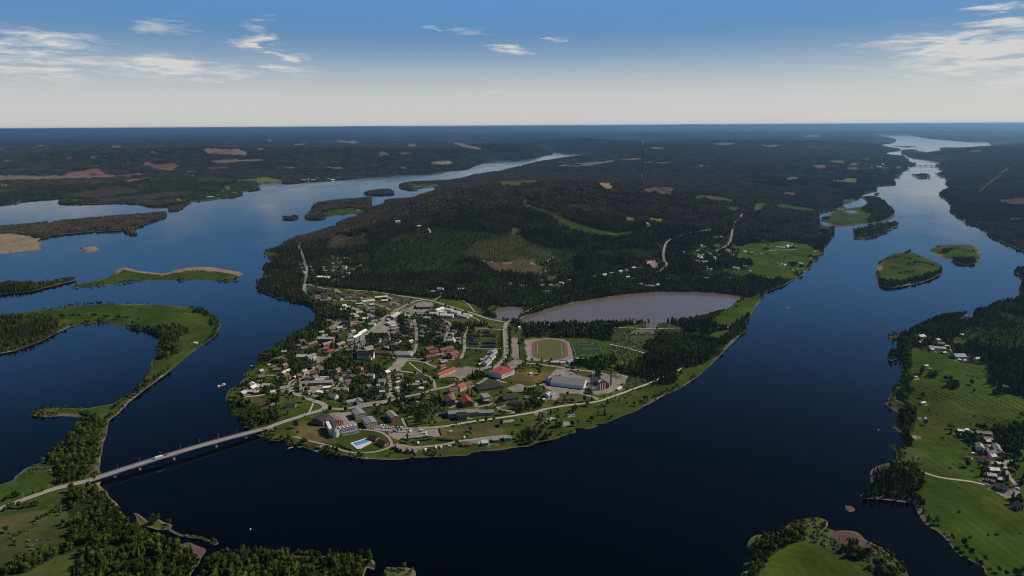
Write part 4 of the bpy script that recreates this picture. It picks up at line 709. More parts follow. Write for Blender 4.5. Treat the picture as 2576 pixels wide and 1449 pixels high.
# ---- landmark buildings
B('T3',
 (1100, 410, 1385, 400, 15, 5, 'g', 'R', F_, dict(label='long low red supermarket with grey roof on the street corner', cat='shop', mark='the low red supermarket', floors=1)),
 (1265, 480, 1360, 468, 9, 4, 'w', 'R', F_, dict(label='red filling station kiosk with white flat roof', cat='kiosk', floors=1)),
 (1180, 525, 1275, 540, 8, 4.5, 'w', 'W', F_, dict(label='white flat canopy over the filling station pumps', cat='canopy', win=False)),
 (1680, 725, 1890, 690, 12, 6, 'g', 'C', H, dict(label='long two-storey beige block behind the square hotel blocks', cat='apartment block', gap=2.6, rise=2)),
 (1690, 750, 1745, 815, 17, 9, 'g', 'C', H, dict(label='beige three-storey block nearest the hotel car park', cat='apartment block', rise=2.2)),
 (1830, 850, 1890, 925, 18, 9, 'g', 'C', H, dict(label='beige three-storey block beside the hotel, nearer the river', cat='apartment block', rise=2.2)),
 (2110, 775, 2190, 850, 13, 9, 'g', 'B', H, dict(label='brick three-storey block standing alone on the lawn with dark shade beside it', cat='apartment block', rise=2.6, mark='the lone brick block')),
 (765, 690, 900, 675, 10, 5, 'd', 'Y', H, dict(label='yellow manor house with black roof in the riverside park', cat='house', mark='the yellow park house')),
 (1560, 650, 1690, 620, 11, 4, 'g', 'G', H, dict(label='low grey villa with hedge beside the road fork', cat='villa')),
 (1710, 610, 1740, 650, 12, 4.5, 'g', 'Y', H, {}),
 (1660, 45, 1870, 50, 16, 10, 'd', 'W', H, dict(label='white stone church nave with steep black roof', cat='church', name='church_nave')) if False else (1430, 500, 1590, 495, 12, 4, 'g', 'W', F_, dict(label='low white flat-roofed villa with wide windows by the street', cat='villa')),
 (1370, 560, 1440, 570, 10, 6, 't', 'W', H, dict(note=' and tall gable')), (960, 480, 1010, 475, 10, 6, 'g', 'W', H, {}), (1060, 520, 1110, 505, 9, 5.5, 'g', 'W', H, {}),
 (1020, 345, 1090, 340, 10, 6, 't', 'C', F_, {}), (1130, 330, 1180, 310, 11, 6, 't', 'Y', H, {}), (930, 310, 985, 300, 10, 6, 't', 'R', H, {}), (990, 260, 1045, 240, 12, 7, 'n', 'Y', H, {}),
 (1100, 275, 1180, 262, 12, 7, 'b', 'R', H, {}), (1180, 220, 1240, 198, 13, 8, 'b', 'C', H, {}), (1110, 180, 1175, 165, 12, 7, 'd', 'W', H, {}),
 (710, 470, 820, 450, 12, 7, 'g', 'W', H, {}), (580, 525, 640, 510, 9, 5, 's', 'W', H, {}), (610, 680, 640, 700, 8, 4, 's', 'W', H, {}),
 (200, 540, 250, 510, 12, 6.5, 's', 'K', H, dict(label='blue-black house with pale roof on the river point', cat='house', mark='the river point')), (275, 510, 360, 508, 9, 4, 's', 'R', H, {}), (375, 520, 440, 515, 9, 4, 's', 'R', H, {}),
 (325, 470, 390, 440, 11, 6, 'w', 'R', H, {}), (340, 405, 360, 425, 10, 5, 'w', 'W', H, {}), (395, 432, 440, 438, 8, 4, 'w', 'W', H, {}), (485, 425, 585, 430, 9, 4, 's', 'D', H, {}), (465, 455, 490, 452, 6, 3, 's', 'D', H, {}),
 (430, 320, 510, 310, 12, 5, 't', 'D', H, {}), (440, 255, 485, 240, 9, 4, 's', 'R', H, {}), (545, 180, 575, 172, 6, 3, 's', 'D', H, {}), (600, 205, 660, 198, 8, 4, 't', 'C', H, {}), (620, 235, 720, 225, 9, 4, 't', 'D', H, {}),
 (735, 180, 790, 160, 11, 7, 't', 'R', H, dict(note=' and white trimmed gables')), (725, 285, 770, 255, 9, 5, 's', 'R', H, {}), (760, 310, 820, 295, 9, 5, 't', 'G', H, {}), (790, 335, 840, 325, 8, 4, 'b', 'W', H, {}), (790, 250, 830, 240, 8, 4, 'w', 'R', H, {}), (885, 340, 910, 325, 7, 4, 'w', 'R', H, {}),
 (1430, 325, 1495, 345, 10, 5, 't', 'Y', H, {}), (1490, 290, 1540, 275, 9, 5, 'd', 'G', H, {}), (1420, 245, 1470, 220, 10, 5, 't', 'Y', H, {}), (1540, 385, 1610, 370, 11, 6, 'p', 'C', H, {}), (1490, 450, 1530, 425, 9, 5, 'd', 'D', H, {}),
 (1620, 310, 1690, 320, 10, 5, 'g', 'G', H, {}), (1740, 295, 1790, 290, 7, 4, 't', 'R', H, {}), (1835, 300, 1920, 305, 11, 6, 'g', 'W', H, {}), (1700, 215, 1760, 215, 9, 4, 'r', 'W', H, {}), (1760, 260, 1830, 262, 7, 3.5, 'b', 'R', H, {}),
 (2060, 265, 2110, 250, 12, 8, 'w', 'R', H, dict(label='red wooden house with white roof by the wide street', cat='house', mark='the red house on the wide street')), (1980, 370, 2060, 370, 15, 7, 'g', 'G', H, {}), (1945, 440, 1990, 430, 9, 6, 'g', 'D', H, {}), (2005, 480, 2060, 470, 9, 7, 'd', 'R', H, {}),
 (1990, 530, 2060, 525, 9, 6, 's', 'W', F_, {}), (1930, 590, 1980, 575, 8, 4, 'd', 'D', H, {}), (2190, 480, 2230, 460, 9, 6, 'g', 'W', H, {}), (1820, 450, 1860, 435, 9, 5, 't', 'D', H, {}), (1220, 345, 1330, 350, 7, 3, 's', 'W', F_, {}), (1260, 250, 1350, 255, 8, 3.5, 'd', 'R', F_, {}),
 (1160, 380, 1280, 370, 7, 3, 's', 'W', F_, {}), (640, 330, 640, 328, 4, 3, 'd', 'D', H, dict(cat='shed')), (1870, 1090, 1960, 1110, 11, 4, 'd', 'R', H, dict(label='black-roofed bath house beside the outdoor pool', cat='bath house', mark='the outdoor pool')),
 (1990, 1145, 2080, 1180, 11, 4.5, 'd', 'R', H, dict(label='black-roofed cafe with glazed gable at the end of the bath house', cat='cafe')), (1205, 1225, 1225, 1228, 7, 3, 't', 'D', HP, dict(label='small round grill hut on the river bank below the hotel', cat='hut', win=False)))
B('T4',
 (800, 300, 1015, 215, 11, 7, 'r', 'Y', H, dict(label='long yellow school wing with bright red roof along the schoolyard', cat='school', mark='the red-roofed school wing')),
 (950, 490, 1050, 470, 14, 7, 'b', 'Y', H, dict(label='left wing of the yellow school with rust-red roof', cat='school')), (1060, 450, 1140, 415, 15, 9, 'r', 'Y', H, dict(label='taller middle part of the yellow school with red roof', cat='school')),
 (1150, 415, 1235, 395, 14, 8, 'b', 'Y', H, dict(label='right wing of the yellow school with rust-red roof', cat='school')),
 (940, 560, 975, 630, 16, 9, 'b', 'B', H, dict(label='brick school house with rust-red roof, left of the pair', cat='school house')), (1150, 575, 1200, 645, 18, 9, 'r', 'B', H, dict(label='brick school house with red roof, right of the pair', cat='school house')),
 (1380, 590, 1470, 575, 20, 10, 'g', 'G', F_, dict(label='grey cubic school block with flat roof beyond the brick pair', cat='school block', floors=3)), (1400, 640, 1480, 640, 10, 6, 'g', 'B', F_, {'cat': 'annex'}),
 (1380, 445, 1560, 420, 28, 5, 'd', 'G', HP, dict(label='low black-roofed polygonal hall between the school and playground', cat='hall', rise=3.5, mark='the black-roofed hall')),
 (1640, 590, 1830, 560, 20, 4.5, 'd', 'D', H, dict(label='broad black-roofed kindergarten near the sand yard', cat='kindergarten', rise=3.2)), (1750, 645, 1900, 665, 16, 4, 'd', 'D', H, dict(label='second wing of the kindergarten reaching toward the road', cat='kindergarten wing', rise=2.6)),
 (940, 785, 1330, 755, 14, 8, 'g', 'G', H, dict(label='long grey high school with dark hipped centre above the meadow', cat='school', rise=3, gap=2.8, mark='the long grey high school')), (1340, 770, 1530, 765, 12, 5, 'g', 'G', H, dict(label='lower right wing of the long grey high school', cat='school wing')),
 (1060, 800, 1180, 795, 13, 9, 'd', 'D', H, dict(label='dark glazed entrance block in the middle of the high school', cat='entrance block')), (850, 810, 940, 805, 11, 4, 'd', 'D', F_, dict(label='low dark left end of the long grey high school', cat='school wing')),
 (1565, 700, 1640, 690, 6, 3, 'd', 'G', F_, {'cat': 'garage'}), (1120, 1190, 1215, 1185, 8, 4, 'b', 'R', H, dict(label='small red service house at the camping ground', cat='service house', mark='the camping ground')),
 (1370, 1180, 1450, 1175, 12, 4, 's', 'U', F_, dict(label='pale-roofed kiosk with blue front beside the camping road', cat='kiosk')), (1510, 1145, 1590, 1140, 11, 3.5, 'g', 'D', F_, dict(label='open grey shelter between the blue kiosks', cat='shelter')),
 (1660, 1120, 1745, 1115, 10, 4, 'g', 'U', F_, dict(label='grey-roofed kiosk with blue front at the gravel square by the big tree', cat='kiosk')),
 (840, 140, 925, 120, 10, 4, 'g', 'D', H, {}), (840, 195, 900, 180, 10, 4, 'r', 'W', H, dict(label='small white house with red roof at the bend of the yard road', cat='house')), (290, 300, 355, 300, 9, 5, 'g', 'G', H, {}), (530, 370, 610, 372, 9, 4, 'd', 'D', F_, {}),
 (620, 400, 665, 395, 9, 5, 'g', 'W', H, {}), (570, 485, 625, 485, 7, 3.5, 'w', 'W', F_, {}), (480, 440, 560, 435, 10, 4, 'g', 'G', F_, {}), (520, 405, 570, 405, 8, 4, 's', 'D', F_, {}), (265, 400, 310, 390, 8, 5, 's', 'G', H, {}), (255, 480, 305, 465, 9, 6, 's', 'W', H, {}), (265, 520, 310, 510, 8, 5, 'g', 'G', H, {}),
 (275, 350, 310, 345, 8, 5, 'g', 'D', H, {}), (400, 440, 450, 438, 8, 4, 'n', 'G', H, {}), (425, 865, 490, 860, 5, 3, 't', 'D', F_, {'cat': 'shed'}), (160, 780, 0, 0, 1, 1, 'g', 'G', H, {}) if False else (1350, 110, 1395, 100, 9, 3.5, 'g', 'D', H, {'cat': 'shed'}), (1330, 170, 1365, 160, 8, 3.5, 'n', 'D', H, {'cat': 'shed'}),
 (1735, 518, 1765, 515, 5, 3, 't', 'R', H, {'cat': 'playhouse'}), (2165, 780, 2195, 778, 7, 3, 't', 'R', H, dict(label='small red hut on the gravel turning place by the river path', cat='hut')), (1998, 292, 2025, 292, 5, 3, 'w', 'W', F_, {'cat': 'shed'}), (2130, 410, 2150, 410, 4, 2.5, 'd', 'D', F_, {'cat': 'shed'}), (330, 680, 360, 670, 8, 5, 'd', 'D', H, {}))
B('T5',
 (360, 488, 780, 538, 34, 7, 'g', 'W', H, dict(label='huge grey-roofed sports and ice hall with pale walls', cat='sports hall', rise=7.5, floors=1, win=False, chim=0, mark='the big grey sports hall')), (300, 510, 345, 500, 14, 6, 'g', 'W', H, dict(label='low annex at the left end of the big grey sports hall', cat='annex', win=False, chim=0)),
 (540, 300, 600, 262, 9, 4, 'g', 'U', H, dict(label='blue clubhouse with grey roof between the pitches', cat='clubhouse', mark='the blue clubhouse')), (330, 310, 440, 312, 8, 3, 's', 'U', F_, dict(label='long low blue changing rooms below the running track', cat='changing rooms')), (455, 315, 520, 312, 9, 4, 's', 'W', F_, {'cat': 'hut'}),
 (645, 268, 735, 265, 8, 3, 'n', 'D', F_, dict(label='low open store beside the green football pitch', cat='store')), (735, 270, 770, 268, 6, 3, 't', 'D', F_, {'cat': 'shed'}), (275, 715, 310, 700, 13, 4.5, 's', 'W', H, dict(label='left half of the pale clubhouse with gravel yard below the sports hall', cat='clubhouse')),
 (325, 715, 370, 700, 12, 4, 'g', 'W', H, dict(label='right half of the pale clubhouse with gravel yard below the sports hall', cat='clubhouse')), (515, 775, 550, 768, 7, 3, 'd', 'D', H, {'cat': 'shed'}), (62, 458, 92, 458, 5, 3, 'w', 'W', F_, {'cat': 'shed'}), (20, 280, 50, 272, 6, 3.5, 's', 'U', F_, {'cat': 'kiosk'}),
 (197, 574, 218, 574, 4, 2.5, 'd', 'D', F_, {'cat': 'shed'}), (222, 785, 250, 780, 5, 3, 'w', 'W', H, {'cat': 'shed'}), (0, 760, 30, 755, 6, 3, 't', 'C', H, {'cat': 'shed'}), (1190, 660, 1240, 630, 4, 3, 'w', 'W', F_, dict(label='white tank trailer parked in the heating plant yard', cat='trailer', win=False)), (1250, 590, 1272, 585, 4, 3, 't', 'R', F_, {'cat': 'container'}))
B('T1',
 (1365, 905, 1600, 910, 14, 11, 'n', 'B', H, dict(label='big brick four-storey block with pale green roof near the west shore', cat='apartment block', rise=3, gap=2.6, mark='the big brick block')),
 (1430, 1005, 1560, 965, 12, 7, 'g', 'R', H, dict(label='red two-storey terrace with white balconies in front of the brick block', cat='terrace', rise=2.6)), (1640, 1005, 1750, 970, 12, 7, 'g', 'B', H, {'cat': 'terrace'}), (1215, 1000, 1290, 985, 11, 6, 't', 'B', H, {'cat': 'terrace'}), (1290, 975, 1350, 962, 11, 6, 't', 'B', H, {'cat': 'terrace'}),
 (1200, 1180, 1320, 1145, 14, 7, 'g', 'W', H, dict(label='long white town house with grey roof beside the bus square', cat='town house', gap=2.4, mark='the bus square')), (1060, 1165, 1195, 1165, 14, 7, 's', 'C', H, dict(label='beige cinema-like hall behind the bus square', cat='hall', rise=3.5)),
 (955, 1105, 1130, 1110, 14, 4, 'd', 'D', H, dict(label='low black-roofed villa hidden among shore trees', cat='villa')), (1500, 1100, 1600, 1085, 12, 6, 'r', 'C', H, dict(label='beige house with bright red roof by the church green', cat='house')), (1440, 1080, 1530, 1070, 12, 4, 't', 'B', F_, {}),
 (1880, 905, 1990, 845, 11, 8, 'w', 'K', H, dict(label='front half of the white-roofed row on the main street', cat='shop row')), (1965, 845, 2065, 790, 11, 8, 'w', 'K', H, dict(label='rear half of the white-roofed row on the main street', cat='shop row', mark='the white-roofed shop row')),
 (1790, 945, 1890, 930, 12, 6, 'g', 'C', H, {}), (1850, 1040, 1970, 1005, 12, 6, 'p', 'W', H, {}), (1985, 955, 2060, 945, 14, 12, 'g', 'W', F_, dict(label='tall white corner building with flat roof on the main street', cat='town house', floors=4, mark='the tall white corner building')),
 (1790, 1070, 1885, 1085, 12, 6, 'g', 'U', H, dict(label='light blue house with grey roof left of the steeple', cat='house')), (1950, 1095, 2060, 1105, 13, 6, 's', 'W', H, dict(label='pale house right behind the church roof', cat='house')), (2045, 1065, 2160, 1030, 11, 4, 'g', 'W', H, {}),
 (2210, 1112, 2440, 1118, 12, 5, 'b', 'B', H, dict(label='long low brick row house with rust-red roof behind the churchyard', cat='row house')), (2160, 830, 2380, 825, 26, 5, 'g', 'R', F_, dict(label='large red store with grey flat roof on the parking square', cat='shop', floors=1, mark='the red store')),
 (2390, 710, 2500, 690, 24, 5, 's', 'C', F_, dict(label='pale store with white roof machinery behind the red store', cat='shop', floors=1)), (2440, 790, 2540, 770, 14, 5, 'g', 'D', F_, dict(label='dark store with flat roof beside the parking square', cat='shop', floors=1)), (2440, 740, 2520, 735, 9, 4, 'w', 'W', F_, {'cat': 'store'}),
 (2430, 600, 2540, 535, 20, 6, 's', 'R', H, dict(label='red hall with pale grey roof at the curve of the main street', cat='hall', rise=4)), (2150, 660, 2240, 650, 12, 5, 'g', 'C', H, {}), (2110, 700, 2180, 700, 12, 5, 'n', 'W', HP, {}), (1975, 680, 2050, 675, 12, 5, 't', 'C', H, {}), (1870, 720, 1925, 715, 9, 6, 'r', 'C', H, {}),
 (1730, 665, 1840, 660, 14, 5, 'd', 'D', H, dict(label='dark shed building beside the brick chimney', cat='workshop')), (1600, 665, 1720, 645, 8, 3, 'd', 'D', F_, {'cat': 'shed'}), (1500, 645, 1560, 650, 12, 5, 'g', 'D', H, {}), (1550, 685, 1610, 680, 9, 4, 't', 'D', H, {}), (1640, 760, 1720, 745, 11, 5, 's', 'R', H, {}), (1720, 780, 1780, 770, 9, 4, 't', 'G', H, {}),
 (1570, 815, 1670, 805, 13, 6, 't', 'C', H, {}), (1385, 825, 1450, 815, 12, 5, 'n', 'W', H, {}), (1430, 875, 1510, 870, 12, 5, 'n', 'W', H, {}), (1800, 865, 1870, 850, 10, 5, 't', 'W', H, {}), (1855, 810, 1910, 800, 10, 5, 's', 'W', H, {}), (1530, 780, 1590, 770, 10, 5, 't', 'R', H, {}), (1100, 945, 1170, 940, 11, 5, 't', 'D', H, {}), (1120, 975, 1190, 970, 10, 5, 't', 'C', H, {}),
 (1120, 1055, 1230, 1040, 12, 5, 't', 'C', H, {}), (1040, 1020, 1110, 1015, 10, 4, 't', 'G', H, {}), (830, 1110, 900, 1105, 9, 4, 'n', 'D', H, {}), (2360, 910, 2420, 895, 10, 5, 'd', 'W', H, {}), (2250, 935, 2300, 930, 9, 4, 'g', 'W', H, {}), (2310, 965, 2360, 955, 9, 5, 'd', 'R', H, {}), (2240, 1000, 2310, 990, 10, 5, 'd', 'R', H, {}), (2350, 1040, 2400, 1030, 9, 4, 'd', 'W', H, {}),
 (2470, 1000, 2530, 985, 9, 4, 'g', 'G', H, {}), (2500, 950, 2560, 945, 9, 4, 'g', 'C', H, {}), (1860, 1360, 1860, 1358, 5, 3, 't', 'C', H, {'cat': 'shed'}), (1640, 1370, 1660, 1365, 8, 4, 't', 'G', H, {}),
 # north-west estates
 (1240, 225, 1310, 265, 12, 4, 'd', 'R', H, dict(note=' by the shore path')), (1300, 215, 1380, 225, 12, 4, 'd', 'R', H, {}), (1380, 225, 1450, 245, 13, 4, 'd', 'R', H, {}), (1320, 300, 1400, 290, 11, 4, 'p', 'W', H, {}), (1325, 330, 1400, 325, 12, 5, 'p', 'W', H, {}), (1450, 290, 1530, 320, 12, 5, 'p', 'W', H, {}), (1395, 360, 1560, 345, 11, 4, 'p', 'W', H, {}),
 (1630, 290, 1720, 330, 12, 5, 'p', 'W', H, {}), (1750, 270, 1840, 300, 12, 5, 'p', 'C', H, {}), (1765, 320, 1860, 315, 10, 4, 'p', 'W', H, {}), (1840, 265, 1900, 280, 11, 4, 't', 'G', H, {}), (1900, 255, 1960, 250, 12, 5, 't', 'W', F_, {}), (1960, 265, 2030, 260, 12, 6, 'b', 'C', H, {}), (2040, 275, 2150, 310, 12, 6, 'p', 'B', H, {}), (1900, 300, 2010, 320, 11, 4, 'p', 'W', H, {}),
 (1990, 340, 2160, 325, 12, 6, 'p', 'W', H, {}), (2020, 370, 2200, 350, 12, 6, 'l', 'W', H, {}), (2205, 315, 2390, 298, 10, 6, 'l', 'R', H, dict(label='long red block with cream roof at the forest edge', cat='apartment block')), (2395, 312, 2470, 335, 13, 6, 'l', 'R', H, dict(label='red hall-like block with cream roof at the end of the estate', cat='apartment block')),
 (2300, 362, 2395, 355, 10, 5, 'l', 'R', H, dict(label='smaller red block with cream roof on the estate lawn', cat='apartment block', mark='the cream-roofed estate')), (2125, 420, 2190, 415, 9, 5, 'l', 'D', H, {}), (1925, 420, 2025, 412, 11, 4, 'l', 'R', F_, {}), (1720, 435, 1780, 425, 14, 5, 'l', 'W', H, {}), (1780, 455, 1840, 450, 10, 4, 'l', 'W', H, {}), (1700, 490, 1770, 485, 12, 5, 'l', 'C', H, {}),
 (1880, 470, 1960, 495, 13, 6, 'l', 'C', H, {}), (1930, 535, 2020, 525, 11, 4, 's', 'W', H, {}), (1860, 555, 1925, 560, 12, 5, 'l', 'C', H, {}), (1910, 595, 1970, 590, 11, 4, 's', 'C', H, {}), (2110, 560, 2190, 590, 13, 6, 'l', 'C', H, {}), (2015, 625, 2110, 612, 11, 5, 'l', 'C', H, {}), (1995, 480, 2050, 495, 8, 3, 'b', 'B', H, {'cat': 'garage'}), (2060, 500, 2150, 545, 7, 3, 'p', 'C', F_, {'cat': 'garage'}),
 (2360, 460, 2490, 448, 6, 3, 'b', 'C', F_, {'cat': 'garage'}), (2470, 410, 2530, 430, 8, 3, 'p', 'C', H, {'cat': 'garage'}), (2140, 480, 2190, 475, 9, 4, 't', 'D', H, {}), (2245, 490, 2300, 500, 9, 4, 'd', 'D', H, {}), (1600, 400, 1640, 395, 30, .1, 's', 'C', F_, {}) if False else (2385, 635, 2420, 640, 8, 4, 'w', 'G', H, {}))
B('T2',
 (610, 440, 830, 435, 40, 6, 'g', 'R', F_, dict(label='wide grey-roofed supermarket with red front facing its full car park', cat='supermarket', floors=1, mark='the wide supermarket')),
 (890, 500, 1000, 465, 12, 7, 'w', 'W', H, dict(label='upper left white block with white roof beside the supermarket', cat='apartment block', gap=2.8)), (1040, 480, 1140, 495, 12, 7, 'w', 'W', H, dict(label='upper middle white block with white roof near the road', cat='apartment block', gap=2.8)), (1140, 515, 1250, 530, 13, 7, 'w', 'W', H, dict(label='middle white block with white roof, right of centre in its group', cat='apartment block', gap=2.8, mark='the white blocks')),
 (810, 545, 920, 552, 12, 5, 'w', 'W', H, dict(label='lower left white block with white roof behind the pines', cat='apartment block')), (960, 565, 1150, 572, 12, 7, 'w', 'W', H, dict(label='long white block with two rows of windows facing the lawn', cat='apartment block', gap=2.8)), (950, 540, 1050, 545, 9, 5, 'w', 'W', F_, {'cat': 'annex'}),
 (1215, 565, 1370, 602, 9, 4, 'w', 'W', H, {'cat': 'garage'}), (1310, 555, 1420, 578, 10, 4, 'w', 'W', H, {'cat': 'garage'}),
 (430, 590, 510, 595, 13, 4, 'n', 'C', F_, {}), (570, 605, 650, 600, 12, 4, 'd', 'D', H, {}), (715, 610, 815, 612, 10, 4, 'n', 'D', H, {}), (780, 655, 895, 650, 9, 4, 'd', 'D', F_, {}), (960, 650, 1010, 670, 10, 6, 'd', 'R', H, dict(label='tall dark red gabled house at the top of the street loop', cat='house')), (910, 700, 970, 705, 9, 4, 'd', 'D', H, {}),
 (480, 640, 540, 660, 9, 4, 'g', 'G', H, {}), (490, 680, 540, 700, 9, 4, 'g', 'W', H, {}), (475, 735, 530, 750, 11, 4, 'p', 'C', H, {}), (675, 725, 740, 735, 10, 5, 'g', 'G', H, {}), (735, 770, 800, 775, 10, 5, 'd', 'D', H, {}), (1005, 730, 1060, 740, 9, 5, 't', 'G', H, {}), (975, 770, 1040, 790, 10, 5, 't', 'D', H, {}),
 (900, 830, 970, 830, 9, 6, 't', 'D', H, {}), (910, 880, 970, 890, 10, 5, 't', 'D', H, {}), (1310, 750, 1360, 755, 9, 4, 'd', 'C', H, {}), (1150, 800, 1200, 810, 9, 4, 'g', 'G', H, {}), (1110, 840, 1160, 850, 10, 4, 's', 'W', H, {}), (1090, 895, 1150, 905, 10, 5, 'g', 'W', H, {}), (1085, 935, 1150, 940, 11, 5, 's', 'W', HP, {}),
 (1200, 970, 1255, 972, 7, 3, 'n', 'W', F_, {'cat': 'shed'}), (1190, 925, 1255, 928, 6, 3, 'n', 'D', F_, {'cat': 'shed'}), (670, 810, 720, 820, 10, 4, 'g', 'D', H, {}), (740, 840, 790, 845, 10, 4, 'd', 'D', H, {}), (660, 880, 720, 885, 10, 4, 'n', 'D', H, {}), (840, 930, 880, 925, 9, 4, 'd', 'D', H, {}), (300, 945, 370, 955, 11, 5, 'd', 'W', H, {}), (250, 1000, 310, 1005, 9, 4, 't', 'D', H, {}),
 (500, 960, 550, 950, 8, 4, 'w', 'W', H, {}), (485, 1000, 540, 1020, 9, 5, 'd', 'D', H, {}), (130, 910, 210, 905, 10, 5, 'd', 'W', H, {}), (140, 1040, 190, 1050, 8, 4, 's', 'W', H, {}), (30, 935, 80, 950, 9, 5, 'd', 'W', H, {}), (420, 880, 470, 885, 8, 3, 'n', 'W', H, {}), (530, 840, 580, 850, 8, 4, 't', 'D', H, {}),
 # dark terraces by the south road
 (1390, 858, 1550, 865, 10, 4, 'd', 'D', H, {'cat': 'terrace'}), (1600, 858, 1790, 868, 10, 4, 'd', 'D', H, {'cat': 'terrace'}), (1400, 890, 1470, 920, 12, 4, 'd', 'D', H, {'cat': 'terrace'}), (1600, 810, 1690, 812, 9, 4, 'd', 'D', H, {'cat': 'terrace'}), (1410, 970, 1510, 975, 10, 4, 'd', 'D', H, {'cat': 'terrace'}), (1600, 965, 1780, 968, 9, 4, 'd', 'D', H, {'cat': 'terrace'}), (1590, 1018, 1780, 1022, 11, 4, 'd', 'D', H, {'cat': 'terrace'}),
 (1705, 1110, 1770, 1080, 12, 6, 'g', 'W', H, dict(label='farthest of the three stepped grey terraces beside the road', cat='terrace')), (1680, 1195, 1740, 1150, 12, 6, 'g', 'W', H, dict(label='middle of the three stepped grey terraces beside the road', cat='terrace', mark='the stepped grey terraces')), (1610, 1275, 1680, 1225, 12, 6, 'g', 'W', H, dict(label='nearest of the three stepped grey terraces beside the road', cat='terrace')),
 # red brick care home
 (740, 1060, 850, 1040, 16, 7, 'b', 'B', H, dict(label='rear rust-roofed brick wing of the care home', cat='care home')), (790, 1110, 925, 1090, 15, 8, 'b', 'B', H, dict(label='middle rust-roofed brick wing of the care home', cat='care home', mark='the brick care home')), (770, 1175, 885, 1155, 15, 8, 'b', 'B', HP, dict(label='front rust-roofed brick wing of the care home', cat='care home')),
 (950, 1080, 1140, 1035, 14, 9, 'b', 'R', H, dict(label='long dark red building with balconies behind the care home', cat='apartment block')), (1090, 1140, 1200, 1100, 17, 9, 'b', 'R', H, dict(label='dark red hipped building with white balconies right of the care home', cat='apartment block')), (905, 1160, 1000, 1160, 10, 5, 'g', 'G', F_, {'cat': 'annex'}),
 (340, 1120, 470, 1120, 26, 4, 'g', 'W', HP, dict(label='square low parish hall with grey hipped roof by the wide street', cat='parish hall', rise=4, mark='the parish hall')),
 # forest-side houses
 (920, 180, 1000, 185, 14, 5, 'n', 'W', H, {}), (825, 225, 880, 225, 10, 4, 'n', 'R', H, {}), (1225, 195, 1255, 197, 9, 4, 'w', 'W', F_, {}), (1285, 197, 1330, 197, 8, 3, 'w', 'W', F_, {}), (1975, 120, 2005, 118, 12, 6, 'b', 'R', H, dict(note=' among the pines')), (2130, 145, 2185, 145, 9, 4, 'n', 'W', H, {}), (2100, 755, 2130, 748, 7, 3, 'w', 'W', H, dict(label='small white boathouse beside the pond dam', cat='shed')))
B('V1', (565, 405, 590, 405, 9, 3, 'n', 'W', F_, {}), (610, 610, 700, 608, 22, 6, 'w', 'G', F_, dict(label='white flat-roofed industrial hall in the north village, left part', cat='hall')), (710, 612, 800, 612, 22, 6, 's', 'W', F_, dict(label='white flat-roofed industrial hall in the north village, right part', cat='hall', mark='the north village hall')),
 (390, 465, 430, 480, 12, 5, 'g', 'G', H, {}), (410, 520, 440, 530, 12, 5, 's', 'W', H, {}), (525, 455, 555, 458, 10, 4, 's', 'G', H, {}), (700, 460, 750, 455, 14, 6, 't', 'W', H, {}), (530, 500, 570, 505, 10, 4, 'g', 'W', H, {}), (550, 540, 580, 550, 10, 4, 's', 'D', H, {}), (705, 515, 765, 512, 10, 4, 's', 'D', H, {}), (740, 545, 770, 550, 10, 4, 's', 'W', H, {}),
 (840, 490, 870, 500, 12, 5, 'p', 'W', H, {}), (855, 450, 890, 470, 12, 5, 'g', 'D', H, {}), (995, 445, 1055, 450, 14, 5, 'g', 'W', H, {}), (1020, 480, 1070, 485, 12, 4, 's', 'W', H, {}), (1150, 492, 1220, 492, 12, 4, 'g', 'D', H, {}), (1195, 455, 1240, 452, 10, 4, 'd', 'D', H, {}), (960, 390, 990, 385, 10, 5, 's', 'W', H, {}), (835, 395, 860, 400, 10, 4, 'g', 'C', H, {}),
 (1020, 330, 1070, 325, 10, 3, 's', 'W', F_, {}), (905, 335, 925, 330, 8, 3, 's', 'W', H, {}), (1050, 540, 1100, 545, 12, 5, 'g', 'W', H, {}), (1005, 605, 1035, 600, 9, 4, 'n', 'W', H, {}), (885, 645, 930, 645, 10, 4, 'p', 'C', H, {}), (1235, 440, 1280, 440, 8, 3, 's', 'W', F_, {}), (355, 428, 410, 425, 8, 3, 'w', 'W', F_, {}), (670, 300, 700, 298, 6, 3, 's', 'W', F_, {}), (745, 800, 770, 805, 7, 4, 'd', 'D', H, {}))
